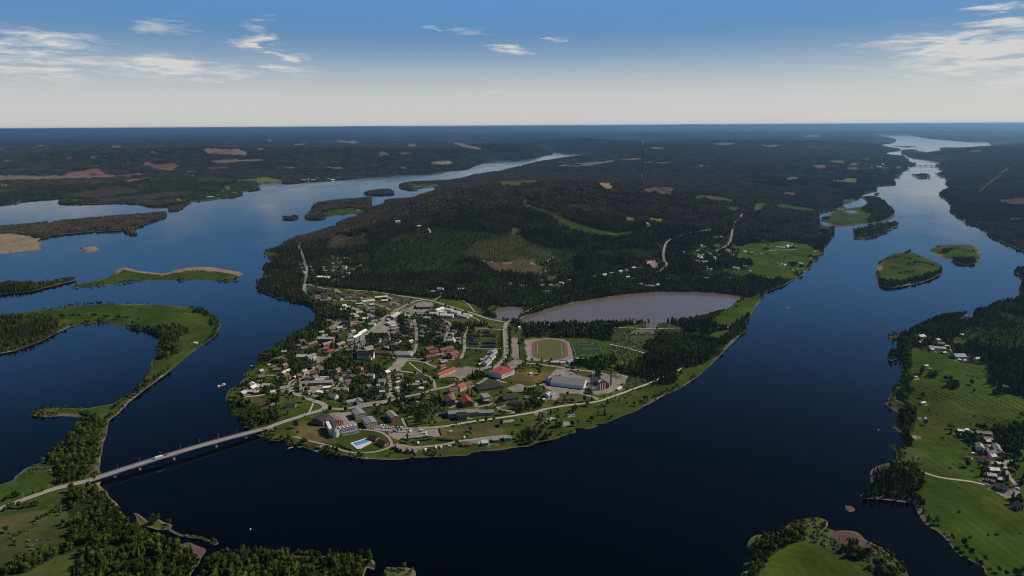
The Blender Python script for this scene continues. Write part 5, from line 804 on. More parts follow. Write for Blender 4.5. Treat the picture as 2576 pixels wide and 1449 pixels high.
B('V2', (435, 485, 470, 483, 12, 5, 'r', 'C', H, {}), (580, 512, 625, 512, 10, 4, 's', 'W', H, {}), (845, 505, 895, 502, 12, 5, 'g', 'G', H, {}), (950, 505, 990, 500, 10, 4, 'g', 'C', H, {}), (1000, 510, 1040, 520, 12, 5, 't', 'C', H, {}), (1090, 470, 1140, 475, 10, 4, 's', 'W', H, {}), (1060, 495, 1100, 510, 12, 4, 'g', 'G', H, {}), (1200, 445, 1235, 440, 10, 5, 't', 'C', H, {}),
 (905, 580, 955, 585, 10, 5, 'g', 'W', H, {}), (860, 445, 880, 445, 8, 4, 's', 'C', H, {}), (1515, 395, 1560, 390, 12, 5, 'd', 'D', H, {}), (1555, 360, 1575, 358, 6, 4, 'w', 'W', H, {}), (1640, 370, 1690, 362, 12, 5, 's', 'W', H, {}), (1730, 350, 1780, 345, 12, 5, 't', 'C', H, {}), (1850, 325, 1895, 320, 12, 5, 's', 'G', H, {}), (1935, 312, 1965, 308, 9, 6, 'r', 'W', H, {}),
 (2020, 280, 2060, 275, 12, 5, 's', 'W', H, {}), (2080, 285, 2110, 280, 9, 5, 'd', 'C', H, {}), (2195, 210, 2265, 190, 14, 5, 'r', 'W', F_, dict(label='white depot with red edge beside the highway bend', cat='depot')), (2105, 490, 2160, 488, 12, 4, 'g', 'G', H, {}), (2330, 500, 2385, 492, 12, 5, 'n', 'W', H, {}), (2255, 518, 2320, 512, 10, 4, 'g', 'G', H, {}), (1940, 400, 1990, 395, 9, 4, 's', 'W', H, {}), (1370, 430, 1390, 428, 7, 3, 'w', 'W', H, {}))
B('V3', (1015, 585, 1085, 595, 13, 6, 't', 'C', H, {}), (1045, 550, 1100, 555, 10, 4, 'n', 'D', H, {}), (1020, 695, 1090, 695, 12, 4, 't', 'C', H, {}), (1130, 705, 1215, 705, 14, 4, 'g', 'W', H, {}), (1095, 650, 1140, 645, 10, 4, 's', 'W', H, {}), (1185, 785, 1225, 788, 10, 4, 'g', 'D', H, {}), (1250, 820, 1285, 820, 8, 3, 's', 'W', F_, {}), (1595, 790, 1680, 800, 14, 4, 's', 'W', H, dict(label='pale-roofed farmhouse at the edge of the eastern field', cat='farmhouse', mark='the eastern field')),
 (1730, 778, 1780, 776, 10, 5, 't', 'D', H, {}), (1485, 530, 1530, 535, 12, 5, 's', 'W', H, {}), (1505, 555, 1555, 558, 12, 4, 't', 'D', H, {}), (1620, 560, 1655, 570, 12, 8, 't', 'B', H, {}), (1500, 585, 1550, 585, 10, 4, 'd', 'D', H, {}), (1570, 600, 1600, 605, 9, 5, 's', 'W', H, {}), (1735, 560, 1785, 558, 10, 4, 's', 'C', H, {}), (1830, 572, 1885, 572, 14, 6, 't', 'C', H, {}), (1985, 602, 2020, 600, 9, 3, 'g', 'D', H, {'cat': 'barn'}),
 (1580, 450, 1610, 455, 11, 6, 'd', 'R', H, {}), (1410, 335, 1440, 345, 10, 5, 's', 'G', H, {}), (1300, 355, 1350, 358, 10, 3, 's', 'W', F_, {}), (1330, 470, 1355, 480, 9, 5, 's', 'W', H, {}), (1170, 500, 1200, 498, 8, 4, 's', 'W', H, {}), (1125, 465, 1132, 480, 8, 6, 'w', 'W', H, {}), (820, 560, 880, 565, 9, 4, 's', 'W', H, {}), (700, 920, 760, 935, 12, 4, 'd', 'D', H, {}), (615, 975, 660, 975, 9, 3, 's', 'C', F_, {}), (1165, 945, 1235, 950, 12, 4, 'g', 'D', H, {}),
 (1455, 945, 1510, 945, 10, 4, 'n', 'D', H, {}), (1555, 965, 1600, 965, 9, 3, 's', 'W', F_, {}), (1050, 950, 1110, 945, 14, 3, 't', 'C', F_, {}), (5, 835, 40, 832, 12, 6, 'r', 'W', H, {}), (1825, 852, 1850, 850, 7, 3, 's', 'W', H, {'cat': 'shed'}), (300, 1060, 400, 1062, 12, 4, 'g', 'G', H, {}), (1290, 640, 1330, 645, 10, 5, 's', 'W', H, {}), (1370, 600, 1400, 610, 9, 4, 't', 'C', H, {}), (1240, 600, 1280, 600, 9, 4, 'g', 'D', H, {}), (325, 135, 340, 150, 8, 5, 'w', 'W', H, dict(label='small white chapel in the woodland clearing', cat='chapel')))
B('V4', (520, 400, 680, 412, 12, 4, 's', 'C', H, dict(label='long pale barn at the hook of the farm track', cat='barn', mark='the eastern farm')), (700, 395, 735, 375, 12, 6, 's', 'W', H, dict(label='pale gabled barn beside the long eastern barn', cat='barn')), (340, 370, 375, 378, 8, 4, 'd', 'W', H, {}), (800, 345, 828, 345, 6, 3, 's', 'D', H, {'cat': 'shed'}), (880, 390, 886, 410, 10, 6, 't', 'G', H, {}), (1160, 555, 1200, 553, 6, 3, 'n', 'D', H, {'cat': 'shed'}),
 (1225, 515, 1250, 510, 6, 3, 'n', 'D', H, {'cat': 'shed'}), (1160, 625, 1185, 625, 7, 4, 'n', 'W', H, {'cat': 'shed'}), (950, 725, 965, 722, 5, 3, 'w', 'W', H, {'cat': 'shed'}), (985, 738, 1005, 735, 5, 3, 'w', 'W', H, {'cat': 'shed'}), (530, 742, 570, 742, 6, 3, 't', 'C', H, {'cat': 'shed'}), (605, 738, 630, 736, 5, 3, 's', 'W', H, {'cat': 'shed'}), (650, 765, 690, 762, 6, 3, 'w', 'W', H, {'cat': 'shed'}), (665, 750, 700, 750, 5, 3, 'w', 'W', H, {'cat': 'shed'}),
 (808, 858, 840, 858, 6, 3, 's', 'C', H, {'cat': 'shed'}), (902, 832, 925, 830, 5, 3, 's', 'C', H, {'cat': 'shed'}), (925, 675, 950, 676, 4, 2.5, 'w', 'W', F_, {'cat': 'shed'}))
B('R', (1515, 660, 1570, 655, 13, 7, 's', 'W', H, dict(label='big white farmhouse on the right bank headland', cat='farmhouse', mark='the headland farm')), (1620, 770, 1788, 785, 10, 4, 's', 'W', H, dict(label='long pale barn by the headland farm', cat='barn')), (1500, 725, 1545, 722, 9, 4, 's', 'C', H, {}), (1690, 700, 1720, 695, 10, 5, 'g', 'W', H, {}), (1700, 735, 1770, 735, 10, 4, 'd', 'D', H, {}), (1630, 797, 1665, 795, 8, 4, 'n', 'D', H, {'cat': 'shed'}),
 (1755, 830, 1790, 828, 7, 3, 'n', 'D', H, {'cat': 'shed'}), (1870, 850, 1980, 850, 18, 5, 'g', 'G', H, dict(label='large grey-roofed farm shed at the forest corner', cat='barn')), (1965, 905, 2000, 905, 8, 4, 's', 'W', H, {}), (2085, 890, 2125, 885, 9, 6, 's', 'W', H, {}), (1570, 962, 1608, 960, 7, 3.5, 's', 'C', H, dict(label='lone hay barn out in the green field', cat='barn')), (1775, 765, 1815, 765, 6, 3, 's', 'C', H, {'cat': 'shed'}),
 (1535, 1337, 1578, 1330, 6, 3.5, 's', 'C', H, {'cat': 'shed'}), (1935, 650, 1965, 650, 7, 4, 's', 'C', H, {'cat': 'shed'}), (1915, 905, 1945, 910, 6, 3, 'w', 'W', F_, {'cat': 'shed'}), (2370, 1160, 2430, 1180, 10, 5, 't', 'D', H, {}), (1470, 1075, 1500, 1075, 5, 3, 's', 'W', H, {'cat': 'shed'}), (1600, 930, 0, 0, 1, 1, 'g', 'G', H, {}) if False else (2140, 0, 2160, 5, 5, 3, 's', 'W', H, {'cat': 'shed'}))
B('R2', (1825, 260, 2050, 280, 9, 4, 't', 'D', H, dict(label='long black farm shed behind the timber piles', cat='barn', mark='the riverside farm')), (1555, 235, 1680, 245, 7, 3.5, 'w', 'D', H, dict(label='white-roofed machine shed, left of the long black one', cat='shed')), (1685, 243, 1720, 245, 7, 3, 'w', 'W', F_, {'cat': 'shed'}), (1960, 385, 2025, 385, 8, 4, 's', 'D', H, {}), (1875, 430, 1895, 490, 10, 6, 'g', 'W', H, dict(label='white house with grey roof at the farm courtyard', cat='house')),
 (2110, 440, 2160, 530, 10, 4.5, 'g', 'D', H, {'cat': 'barn'}), (2160, 535, 2205, 570, 9, 4, 'g', 'R', H, {'cat': 'barn'}), (1980, 545, 2110, 540, 10, 4, 'd', 'D', H, {'cat': 'barn'}), (2030, 600, 2105, 595, 9, 4, 's', 'W', H, {}), (1930, 625, 2010, 665, 11, 5, 'r', 'W', H, dict(label='white house with bright red roof by the riverside farm', cat='house')), (2120, 712, 2175, 710, 7, 3.5, 'n', 'D', H, {'cat': 'garage'}),
 (1980, 770, 2010, 800, 9, 4, 'd', 'D', H, {}), (2010, 790, 2155, 800, 9, 4, 'w', 'D', H, dict(label='long dark bungalow with white roof by the lane', cat='bungalow')), (1985, 865, 2120, 885, 9, 4, 's', 'D', H, dict(label='long dark bungalow with pale grey roof by the lane', cat='bungalow')), (2130, 930, 2200, 935, 8, 4, 's', 'D', H, {'cat': 'garage'}), (1965, 950, 2010, 955, 6, 3, 'b', 'R', H, {'cat': 'shed'}), (2030, 965, 2090, 970, 6, 3, 'b', 'R', H, {'cat': 'shed'}),
 (2120, 1020, 2290, 1070, 13, 4, 'd', 'D', H, dict(label='broad black-roofed house above the timber yard', cat='house')), (2400, 1290, 2500, 1340, 11, 5, 'd', 'D', H, dict(label='black-roofed house at the right edge of the picture', cat='house')), (892, 325, 942, 330, 5, 3, 's', 'W', H, dict(label='upper of two pale boat sheds on the right bank', cat='boathouse')), (892, 352, 942, 358, 5, 3, 's', 'W', H, dict(label='lower of two pale boat sheds on the right bank', cat='boathouse')),
 (1070, 65, 1100, 65, 5, 3, 's', 'W', H, {'cat': 'shed'}), (1675, 640, 1745, 650, 4, 2.5, 'd', 'D', F_, {'cat': 'shed'}))
B('M1', (1952, 732, 1985, 732, 7, 3.5, 'w', 'C', H, dict(label='lone pale hay barn on the north-west meadow', cat='barn')))
B('F1', (1990, 680, 2010, 680, 12, 6, 's', 'W', H, {'note': ' in the far village'}), (2080, 720, 2150, 716, 14, 5, 's', 'W', H, {'note': ' in the far village'}), (2345, 680, 2370, 678, 12, 5, 'w', 'W', H, {'note': ' in the far village'}), (2230, 660, 2250, 660, 12, 6, 't', 'W', H, {'note': ' in the far village'}), (2290, 640, 2310, 640, 12, 6, 'w', 'C', H, {'note': ' in the far village'}),
 (1235, 735, 1260, 733, 12, 5, 's', 'C', H, {'note': ' on the far west shore'}), (1460, 750, 1480, 748, 10, 5, 's', 'W', H, {'note': ' on the far west shore'}), (2180, 700, 2200, 700, 12, 5, 's', 'C', H, {'note': ' in the far village'}))
B('F2', (460, 550, 500, 548, 14, 5, 's', 'W', H, {'note': ' in the far village'}), (550, 545, 600, 545, 16, 6, 's', 'C', H, {'note': ' in the far village'}), (600, 525, 625, 525, 14, 8, 't', 'W', H, {'note': ' in the far village'}), (715, 535, 745, 535, 12, 5, 's', 'W', H, {'note': ' in the far village'}), (755, 545, 790, 543, 14, 5, 'w', 'C', H, {'note': ' in the far village'}), (810, 520, 840, 522, 14, 5, 's', 'W', H, {'note': ' in the far village'}), (510, 538, 530, 538, 12, 5, 's', 'W', H, {'note': ' in the far village'}), (1400, 958, 1450, 955, 12, 5, 's', 'W', H, {'note': ' in the hillside clearing'}), (1620, 1005, 1660, 1003, 12, 4, 's', 'W', H, {'note': ' in the hillside clearing'}))
for i in range(26):
    x = rnd.uniform(920, 1260); y = rnd.uniform(388, 446)
    B('F4', (x, y, x+rnd.uniform(7, 14), y-rnd.uniform(-1, 1), rnd.uniform(14, 22), 6, rnd.choice('wsgw'), rnd.choice('WWYC'), H, {'note': ' in the far riverside village', 'group': 'houses of the far riverside village', 'chim': 0, 'win': False}))
# ---------------------------------------------------------------- roads
def spline(p, step):
    p = np.asarray(p, float); out = []
    for i in range(len(p)-1):
        a = p[max(i-1, 0)]; b = p[i]; c = p[i+1]; d = p[min(i+2, len(p)-1)]; n = max(2, int(np.hypot(*(c-b)[:2])/step))
        for j in range(n):
            t_ = j/n; out.append(.5*((2*b)+(-a+c)*t_+(2*a-5*b+4*c-d)*t_*t_+(-a+3*b-3*c+d)*t_**3))
    out.append(p[-1]); return np.array(out)
def ribbon_pts(q, w):
    t_ = np.gradient(q[:, :2], axis=0); t_ /= np.hypot(t_[:, 0], t_[:, 1])[:, None]+1e-9; n = np.stack([-t_[:, 1], t_[:, 0]], 1)
    return n
def road(fr, pts, w, m='asphalt', name='road', label=None, lift=.22, lines=False, free=2.2, step=9):
    P = fr if not isinstance(fr, str) else G(fr, pts)
    q = spline(np.asarray(P)[:, :2], step); n = ribbon_pts(q, w)
    l = q+n*w/2; r = q-n*w/2
    zl = height(l[:, 0], l[:, 1]); zr = height(r[:, 0], r[:, 1]); zm = np.maximum(np.maximum(zl, zr), 1.0)+lift+rnd.uniform(0, .03)
    V_ = [(l[i][0], l[i][1], zm[i]) for i in range(len(q))]+[(r[i][0], r[i][1], zm[i]) for i in range(len(q))]
    V_ += [(x+0*z, y, z-.7) for x, y, z in V_]; k = len(q)
    Fc = []
    for i in range(k-1): Fc += [(i, k+i, k+i+1, i+1), (i, i+1, 2*k+i+1, 2*k+i), (k+i+1, k+i, 3*k+i, 3*k+i+1)]
    o = link_mesh(name, V_, Fc, M[m]); struct(o, label=label or 'road')
    if lines:
        v, f = [], []
        for i in range(0, k-1, 2):
            a_, b_ = q[i], q[i]+(q[i+1]-q[i])*.5; nn = n[i]*.12
            s = len(v); v += [(a_[0]+nn[0], a_[1]+nn[1], zm[i]+.02), (a_[0]-nn[0], a_[1]-nn[1], zm[i]+.02), (b_[0]-nn[0], b_[1]-nn[1], zm[i]+.02), (b_[0]+nn[0], b_[1]+nn[1], zm[i]+.02)]; f.append((s, s+1, s+2, s+3))
        lo = link_mesh('lane_marking', v, f, M['paint'], parent=o); lo['kind'] = 'stuff'
    for d in np.arange(-w/2-free, w/2+free+.1, 1.2):
        z_ = spline(np.asarray(P)[:, :2], 1.4); nn = ribbon_pts(z_, 1); block(z_[:, 0]+nn[:, 0]*d, z_[:, 1]+nn[:, 1]*d)
    return q, zm, o
def multi(*a): return np.concatenate([G(f, C_) for f, C_ in a])
def pts(s): v = [float(t_) for t_ in s.replace(',', ' ').split()]; return list(zip(v[::2], v[1::2]))
def RD(segs, w, m='asphalt', label=None, **kw):
    P = np.concatenate([G(f, s) for f, s in segs]); return road(P, None, w, m, label=label, **kw)
road_main = RD([('V1', '1060,805 1400,830 1700,870 1950,915'), ('T2', '400,310 600,340 720,360 850,382 1000,430 1200,490 1450,570 1650,640 1800,672 1935,695')], 9, label='main road round the back of the town to the dam', lines=True)
RD([('T2', '730,362 600,385 480,430 350,500 230,570 80,660'), ('T1', '2380,640 2260,715 2170,790 2050,900 1900,1010 1700,1080 1560,1180 1450,1290 1330,1370'), ('T3', '1060,305 960,385 880,450 845,495 900,560 1050,620 1130,650')], 9, label='main street from the roundabout down to the bridge', lines=True)
RD([('T3', '2250,622 2100,648 1950,672 1800,695 1650,740 1480,762 1310,745')], 8, label='street along the south of the town'), RD([('T4', '0,712 240,640 450,590 640,552 740,512 860,490 950,470 1050,430')], 8, label='street toward the yellow school')
RD([('T2', '1935,700 2050,650 2200,560 2350,480 2560,405'), ('V2', '700,837 880,770 1110,690 1300,620 1600,540 2000,440 2250,390 2400,320 2475,250 2440,200 2430,100 2450,5'), ('V3', '650,410 850,330 1100,280 1270,250')], 9, label='highway over the pond dam and into the forest', lines=True)
RD([('T2', '1940,695 1915,760 1915,900 1925,1050 1920,1200 1850,1290 1740,1370'), ('T4', '1500,215 1380,240')], 11, label='wide straight road from the dam junction to the school')
RD([('V3', '1050,660 1200,610 1330,570 1450,520 1530,460 1560,380 1580,250 1585,210 1650,130 1720,20')], 9, label='road through the eastern village')
RD([('V1', '380,110 360,170 390,250 420,340 440,420 470,500 460,600 450,690 430,760 430,850')], 9, label='road through the north village')
RD([('V1', '900,390 960,440 900,480'),], 6, label='lane in the north village'); RD([('V1', '440,740 500,720 560,750 740,790 880,800')], 6, label='link road to the estate')
RD([('T4', '0,1020 200,1032 430,1008 700,1000 900,985')], 7, label='street between the hotel and the high school')
RD([('T4', '900,985 1200,930 1450,895 1700,860 2000,810 2230,752'), ('T5', '200,935 500,880 900,830 1100,770 1350,680 1600,590')], 5.5, 'gravel_road', label='pale gravel road along the river meadow'); RD([('T5', '1600,590 1700,545 1920,450 2050,380')], 5, 'gravel_road', label='gravel road going into the spruces')
RD([('T5', '0,325 200,350 400,375 600,410 800,430 885,450 862,560 830,620 720,710 790,740 900,775 940,800')], 6.5, label='road past the sports hall')
RD([('T5', '885,450 960,455 1060,480')], 6, label='drive to the heating plant'); RD([('T5', '0,665 120,620 230,605')], 4, 'gravel_road', label='path to the sports hall'); RD([('T5', '0,750 120,765 230,790')], 3.5, 'gravel_road', label='path to the clubhouse')
RD([('T4', '200,1235 350,1228 500,1255 700,1240 900,1215 1100,1172 1250,1158 1380,1135 1700,1105')], 6, 'asphalt', label='camping ground road'); RD([('T3', '870,1110 1050,1162 1300,1222 1500,1290 1650,1325 1900,1318 2080,1270 2150,1215 2100,1120 2010,1060 1900,1035 1740,1020')], 4.5, 'asphalt', label='path round the pool park')
RD([('T4', '350,880 380,950 430,1005')], 5, label='drive to the brick block'); RD([('T4', '430,130 560,145 660,165 700,190 830,235 860,250')], 6, label='yard road by the care home'); RD([('T4', '660,160 740,122 800,100')], 6, label='drive to the care home')
RD([('T4', '320,270 500,295 650,322 720,360 760,420 775,490')], 6, label='street past the school roundabout'); RD([('T4', '480,600 520,650 560,670')], 4, label='park path'); RD([('T4', '920,560 1060,540 1150,510 1270,460')], 4, 'gravel_road', label='path in front of the yellow school')
RD([('T4', '1280,460 1400,390 1500,330 1600,400 1700,420')], 6, label='road round the black-roofed hall'); RD([('T4', '1560,700 1600,760 1700,780 1820,790 1750,820')], 6, label='drive by the kindergarten')
RD([('T4', '1000,480 1000,560 1050,700 950,750')], 4, label='path between the brick school houses'); RD([('T4', '1330,640 1300,730 1400,720 1550,680')], 5, label='drive to the high school')
RD([('T2', '575,640 590,720 610,800 612,950 590,1100 540,1200')], 7, label='street through the middle gardens'); RD([('T2', '1020,670 1085,700 1120,750 1100,800 1050,880 1035,960 1030,1030')], 7, label='curved street with villas'); RD([('T2', '1420,812 1360,820 1325,900 1315,1000 1320,1070 1300,1150 1260,1230')], 7, label='street past the terraces')
RD([('T2', '1310,1072 1550,1078 1860,1078')], 5, label='lane to the terraces'); RD([('T2', '1400,808 1600,792 1890,805')], 5, label='back lane of the terraces'); RD([('T2', '1700,1100 1640,1200 1590,1320 1700,1360')], 6, label='drive beside the stepped terraces'); RD([('T2', '200,1210 500,1232 900,1238 1180,1240')], 6, label='street below the care home')
RD([('T2', '1270,365 1370,430 1470,545')], 3, 'gravel_road', label='footpath across the lawn'); RD([('T2', '1440,620 1590,700')], 2.5, 'gravel_road', label='footpath to the junction'); RD([('T2', '1500,1285 1700,1430')], 3, 'gravel_road', label='footpath') if False else None
RD([('T4', '440,160 520,230 605,290')], 3, 'gravel_road', label='footpath across the triangular park'); RD([('T3', '1080,810 1110,750 1140,680')], 3, 'gravel_road', label='footpath over the park corner'); RD([('T2', '870,370 980,300 960,260 900,230')], 5, label='drive up to the forest houses')
RD([('T1', '2574,480 2440,520 2360,460 2230,440')], 4, label='estate lane'); RD([('T1', '1190,140 1180,220 1190,290')], 5, label='shore road'); RD([('T1', '1460,385 1700,375 1900,390 2100,400 2300,460 2420,510')], 4, label='estate street'); RD([('T1', '1800,370 2000,400 2150,520 2220,600')], 5, label='estate middle street')
RD([('T1', '2390,520 2200,700'), ], 6, label='estate entry street') if False else None
RD([('T3', '1620,290 1540,380 1460,440 1400,500')], 6, label='side street up to the church'); RD([('T3', '840,490 830,420 900,380')], 5, label='lane'); RD([('T3', '530,325 640,325 740,345')], 4, 'gravel_road', label='farm lane in the old quarter'); RD([('T3', '270,600 420,590 560,560 700,545')], 4.5, 'gravel_road', label='drive to the river point')
RD([('T3', '2100,320 2130,420 2140,560 2170,620')], 5.5, label='garden street'); RD([('T4', '170,420 200,480 190,560 160,620')], 5, label='garden lane'); RD([('P', '880,540 1100,547 1590,547 2000,545 2150,545')], 3.5, 'gravel_road', label='straight gravel track over the marsh'); 
RD([('R2', '2440,1120 2400,1050 2290,900 2240,760 2260,710 2400,700')], 5.5, label='lane past the riverside farm'); RD([('R2', '980,840 1300,940 1750,1000 1950,1050')], 4, 'gravel_road', label='field track to the river'); RD([('R', '1820,770 1840,800 1850,840')], 4, 'gravel_road', label='farm drive'); RD([('R', '1540,720 1570,700 1590,680')], 4, 'gravel_road', label='yard of the headland farm')
RD([('F4', '1930,642 1960,605 1990,570 2000,545')], 16, 'gravel_road', label='far road on the right bank'); RD([('F4', '2085,845 2045,820 2060,780 2085,755 2065,730')], 16, 'gravel_road', label='road by the right bank boatyards'); RD([('V4', '600,420 760,410 820,385 790,360 700,345')], 4, 'gravel_road', label='hooked farm track'); RD([('V4', '240,395 400,400 580,425')], 4, 'gravel_road', label='farm track'); RD([('V4', '360,500 500,482 760,480 940,465')], 4, 'gravel_road', label='field track')
RD([('V2', '900,220 960,190 1010,155')], 4, 'gravel_road', label='forest track on the hill'); RD([('F2', '1730,1040 1750,1060 1755,1085')], 6, 'gravel_road', label='hill road'); RD([('F2', '1560,963 1650,955 1780,958')], 6, 'gravel_road', label='hillside lane'); RD([('F3', '1290,1030 1370,1020 1400,1000')], 8, 'gravel_road', label='lane at the chapel clearing')
RD([('T5', '1095,90 1290,130 1500,190 1750,255')], 2.0, 'paint', label='white boardwalk across the marsh', lift=.6)

# ---------------------------------------------------------------- the bridge and its ramps
def plane_pts(fr, s, z): p = C(fr, s); x, y = to_plane(np.array(p), z); return np.stack([x, y], 1)
bz0, bz1 = 6.0, 9.5
e0 = plane_pts('B1', '890,488', bz0)[0]; e1 = plane_pts('T3', '545,1003', bz0)[0]
bm = plane_pts('B1', '1010,432 1500,283 1760,213 2190,93 2576,-12', 8.8)
# straight bridge between its two ends
bdir = (e1-e0); BL = np.hypot(*bdir); bdir /= BL; bnr = np.array([-bdir[1], bdir[0]])
bridge = thing('road_bridge', (e0[0], e0[1], 0), math.atan2(bdir[1], bdir[0])); tag(bridge, 'long concrete road bridge with haunched girders over the dark river', 'bridge')
def deckz(s): return bz0+(bz1-bz0)*(1-(2*s/BL-1)**2)
piers = []
for fr, x, y in (('B1', 1172, 478), ('B1', 1424, 400), ('B1', 1769, 296), ('B1', 2196, 168), ('B1', 2498, 78), ('T3', 300, 1165)):
    p = plane_pts(fr, f'{x},{y}', 0)[0]; piers.append(float((p-e0) @ bdir))
piers = sorted(piers); ends = [0]+piers+[BL]
SS = np.linspace(0, BL, 90); BW = 11.5
def strip(name, ya, yb, zoff, th, m, parent=bridge):
    v, f = [], []
    for s in SS:
        z = deckz(s)+zoff
        v += [(s, ya, z), (s, yb, z), (s, yb, z-th), (s, ya, z-th)]
    for i in range(len(SS)-1):
        a_ = 4*i; f += [(a_, a_+4, a_+5, a_+1), (a_+1, a_+5, a_+6, a_+2), (a_+2, a_+6, a_+7, a_+3), (a_+3, a_+7, a_+4, a_)]
    f += [(0, 1, 2, 3), (4*len(SS)-1, 4*len(SS)-2, 4*len(SS)-3, 4*len(SS)-4)]
    return link_mesh(name, v, f, m, parent=parent)
strip('deck', -BW/2, BW/2, -.15, .45, M['concrete']); strip('roadway', -BW/2+.6, BW/2-3.0, .0, .12, M['asphalt']); strip('walkway', BW/2-2.9, BW/2-.4, .06, .2, M['kerbred'])
ln = strip('edge_line', BW/2-3.35, BW/2-3.15, .03, .02, M['paint'])
for y_, nm in ((-BW/2+.05, 'parapet'), (BW/2-.15, 'parapet'), (BW/2-2.98, 'parapet')): strip(nm, y_, y_+.16, .9, .35, M['steel'])
v, f = [], []
for s in SS:       # haunched girder: deeper at the piers
    d = min(abs(s-p) for p in piers+[-25, BL+25]); span = 34; dep = 1.6+2.6*max(0, 1-d/span)**1.7; z = deckz(s)-.6
    v += [(s, -3.4, z), (s, 3.4, z), (s, 2.6, z-dep), (s, -2.6, z-dep)]
for i in range(len(SS)-1):
    a_ = 4*i; f += [(a_+1, a_+5, a_+6, a_+2), (a_+2, a_+6, a_+7, a_+3), (a_+3, a_+7, a_+4, a_)]
link_mesh('girder', v, f, M['concrete'], parent=bridge)
for p in piers:
    v, f = [], []; z = deckz(p)-4.6
    for k_, (hx, hy, zz) in enumerate(((1.7, 2.8, -4), (1.5, 2.7, z-1.5), (1.9, 3.6, z+.3))): v += [(p-hx, -hy, zz), (p+hx, -hy, zz), (p+hx, hy, zz), (p-hx, hy, zz)]
    for k_ in (0, 4): f += [(k_+i, k_+(i+1) % 4, k_+4+(i+1) % 4, k_+4+i) for i in range(4)]
    f.append((8, 9, 10, 11)); link_mesh('pier', v, f, M['concrete'], parent=bridge)
for s in (-3, BL+3):
    v, f = [], []; box(v, f, s-4, s+4, -BW/2, BW/2, 0, 5.3); link_mesh('abutment', v, f, M['concrete'], parent=bridge)
def lamp(x, y, z, rz, label=None, group=None, hgt=8.5):
    o = thing('street_lamp', (x, y, z), rz); v, f = [], []; box(v, f, -.1, .1, -.1, .1, 0, hgt); link_mesh('pole', v, f, M['steel'], parent=o)
    v, f = [], []; box(v, f, -.12, 1.5, -.12, .12, hgt, hgt+.18, True); link_mesh('lamp_head', v, f, M['steel'], parent=o); return o
ordw = ['first', 'second', 'third', 'fourth', 'fifth', 'sixth', 'seventh', 'eighth', 'ninth', 'tenth', 'eleventh', 'twelfth']
for i in range(9):
    s = BL*(i+.35)/9; p = e0+bdir*s+bnr*(BW/2-.2); o = lamp(p[0], p[1], deckz(s), math.atan2(-bnr[1], -bnr[0])); tag(o, f'{ordw[i]} grey lamp post on the bridge, counted from the left bank', 'street lamp', 'lamp posts on the bridge')
def ramp(P, name, label):
    q = spline(np.asarray(P)[:, :2], 8); n = ribbon_pts(q, 1); k = len(q); L = np.concatenate([[0], np.cumsum(np.hypot(*np.diff(q, axis=0).T))])
    g = np.maximum(height(q[:, 0], q[:, 1]), 1)+.3; z = g+(bz0-g)*np.clip(1-L/110, 0, 1)**1.2
    v, f = [], []
    for i in range(k):
        for off, zz in ((5.2, z[i]), (-5.2, z[i]), (-5.2-1.6*(z[i]-g[i]+.6), g[i]-1.2), (5.2+1.6*(z[i]-g[i]+.6), g[i]-1.2)): v.append((q[i][0]+n[i][0]*off, q[i][1]+n[i][1]*off, zz))
    fm = []
    for i in range(k-1):
        a_ = 4*i; f += [(a_, a_+1, a_+5, a_+4), (a_+1, a_+2, a_+6, a_+5), (a_+3, a_, a_+4, a_+7)]; fm += [0, 1, 1]
    o = link_mesh(name, v, f, [M['asphalt'], M['verge']], fm); struct(o, label=label)
    v, f = [], []
    for off, ww in ((3.6, .18), (-3.6, .18), (0, .14)):
        for i in range(0, k-1, 1 if off else 2):
            b_ = q[i+1]; a_ = q[i]; s = len(v)
            v += [(a_[0]+n[i][0]*(off+ww), a_[1]+n[i][1]*(off+ww), z[i]+.03), (a_[0]+n[i][0]*(off-ww), a_[1]+n[i][1]*(off-ww), z[i]+.03), (b_[0]+n[i+1][0]*(off-ww), b_[1]+n[i+1][1]*(off-ww), z[i+1]+.03), (b_[0]+n[i+1][0]*(off+ww), b_[1]+n[i+1][1]*(off+ww), z[i+1]+.03)]; f.append((s, s+1, s+2, s+3))
    lo = link_mesh('lane_marking', v, f, M['paint'], parent=o); lo['kind'] = 'stuff'
    for d in np.arange(-9, 9.1, 1.2):
        z_ = spline(q, 1.4); nn = ribbon_pts(z_, 1); block(z_[:, 0]+nn[:, 0]*d, z_[:, 1]+nn[:, 1]*d)
    return q
M['verge'] = mat('grass_verge', (.05, .07, .02), .95, .1, var=.3, scale=.1)
PL = np.concatenate([[e0], plane_pts('B1', '700,540 500,590 350,640 150,710 0,768 -300,880 -700,1020 -1600,1330 -3200,1800', 4.0)])
ql = ramp(PL, 'road', 'causeway road from the left edge up to the bridge')
PR = np.concatenate([[e1], plane_pts('T3', '700,950 900,880 1100,812 1250,765 1290,720 1250,685 1140,648', 4.0)])
qr = ramp(PR, 'road', 'road curving from the bridge up into the town')
for i, d in enumerate((22, 45, 70, 95, 120, 150)):
    j = min(int(d/8*1.2)+1, len(ql)-2); nn = ribbon_pts(ql, 1)[j]; o = lamp(ql[j][0]-nn[0]*6, ql[j][1]-nn[1]*6, 3, 0); tag(o, f'{ordw[i]} lamp post left of the bridge along the causeway', 'street lamp', 'lamp posts on the causeway')
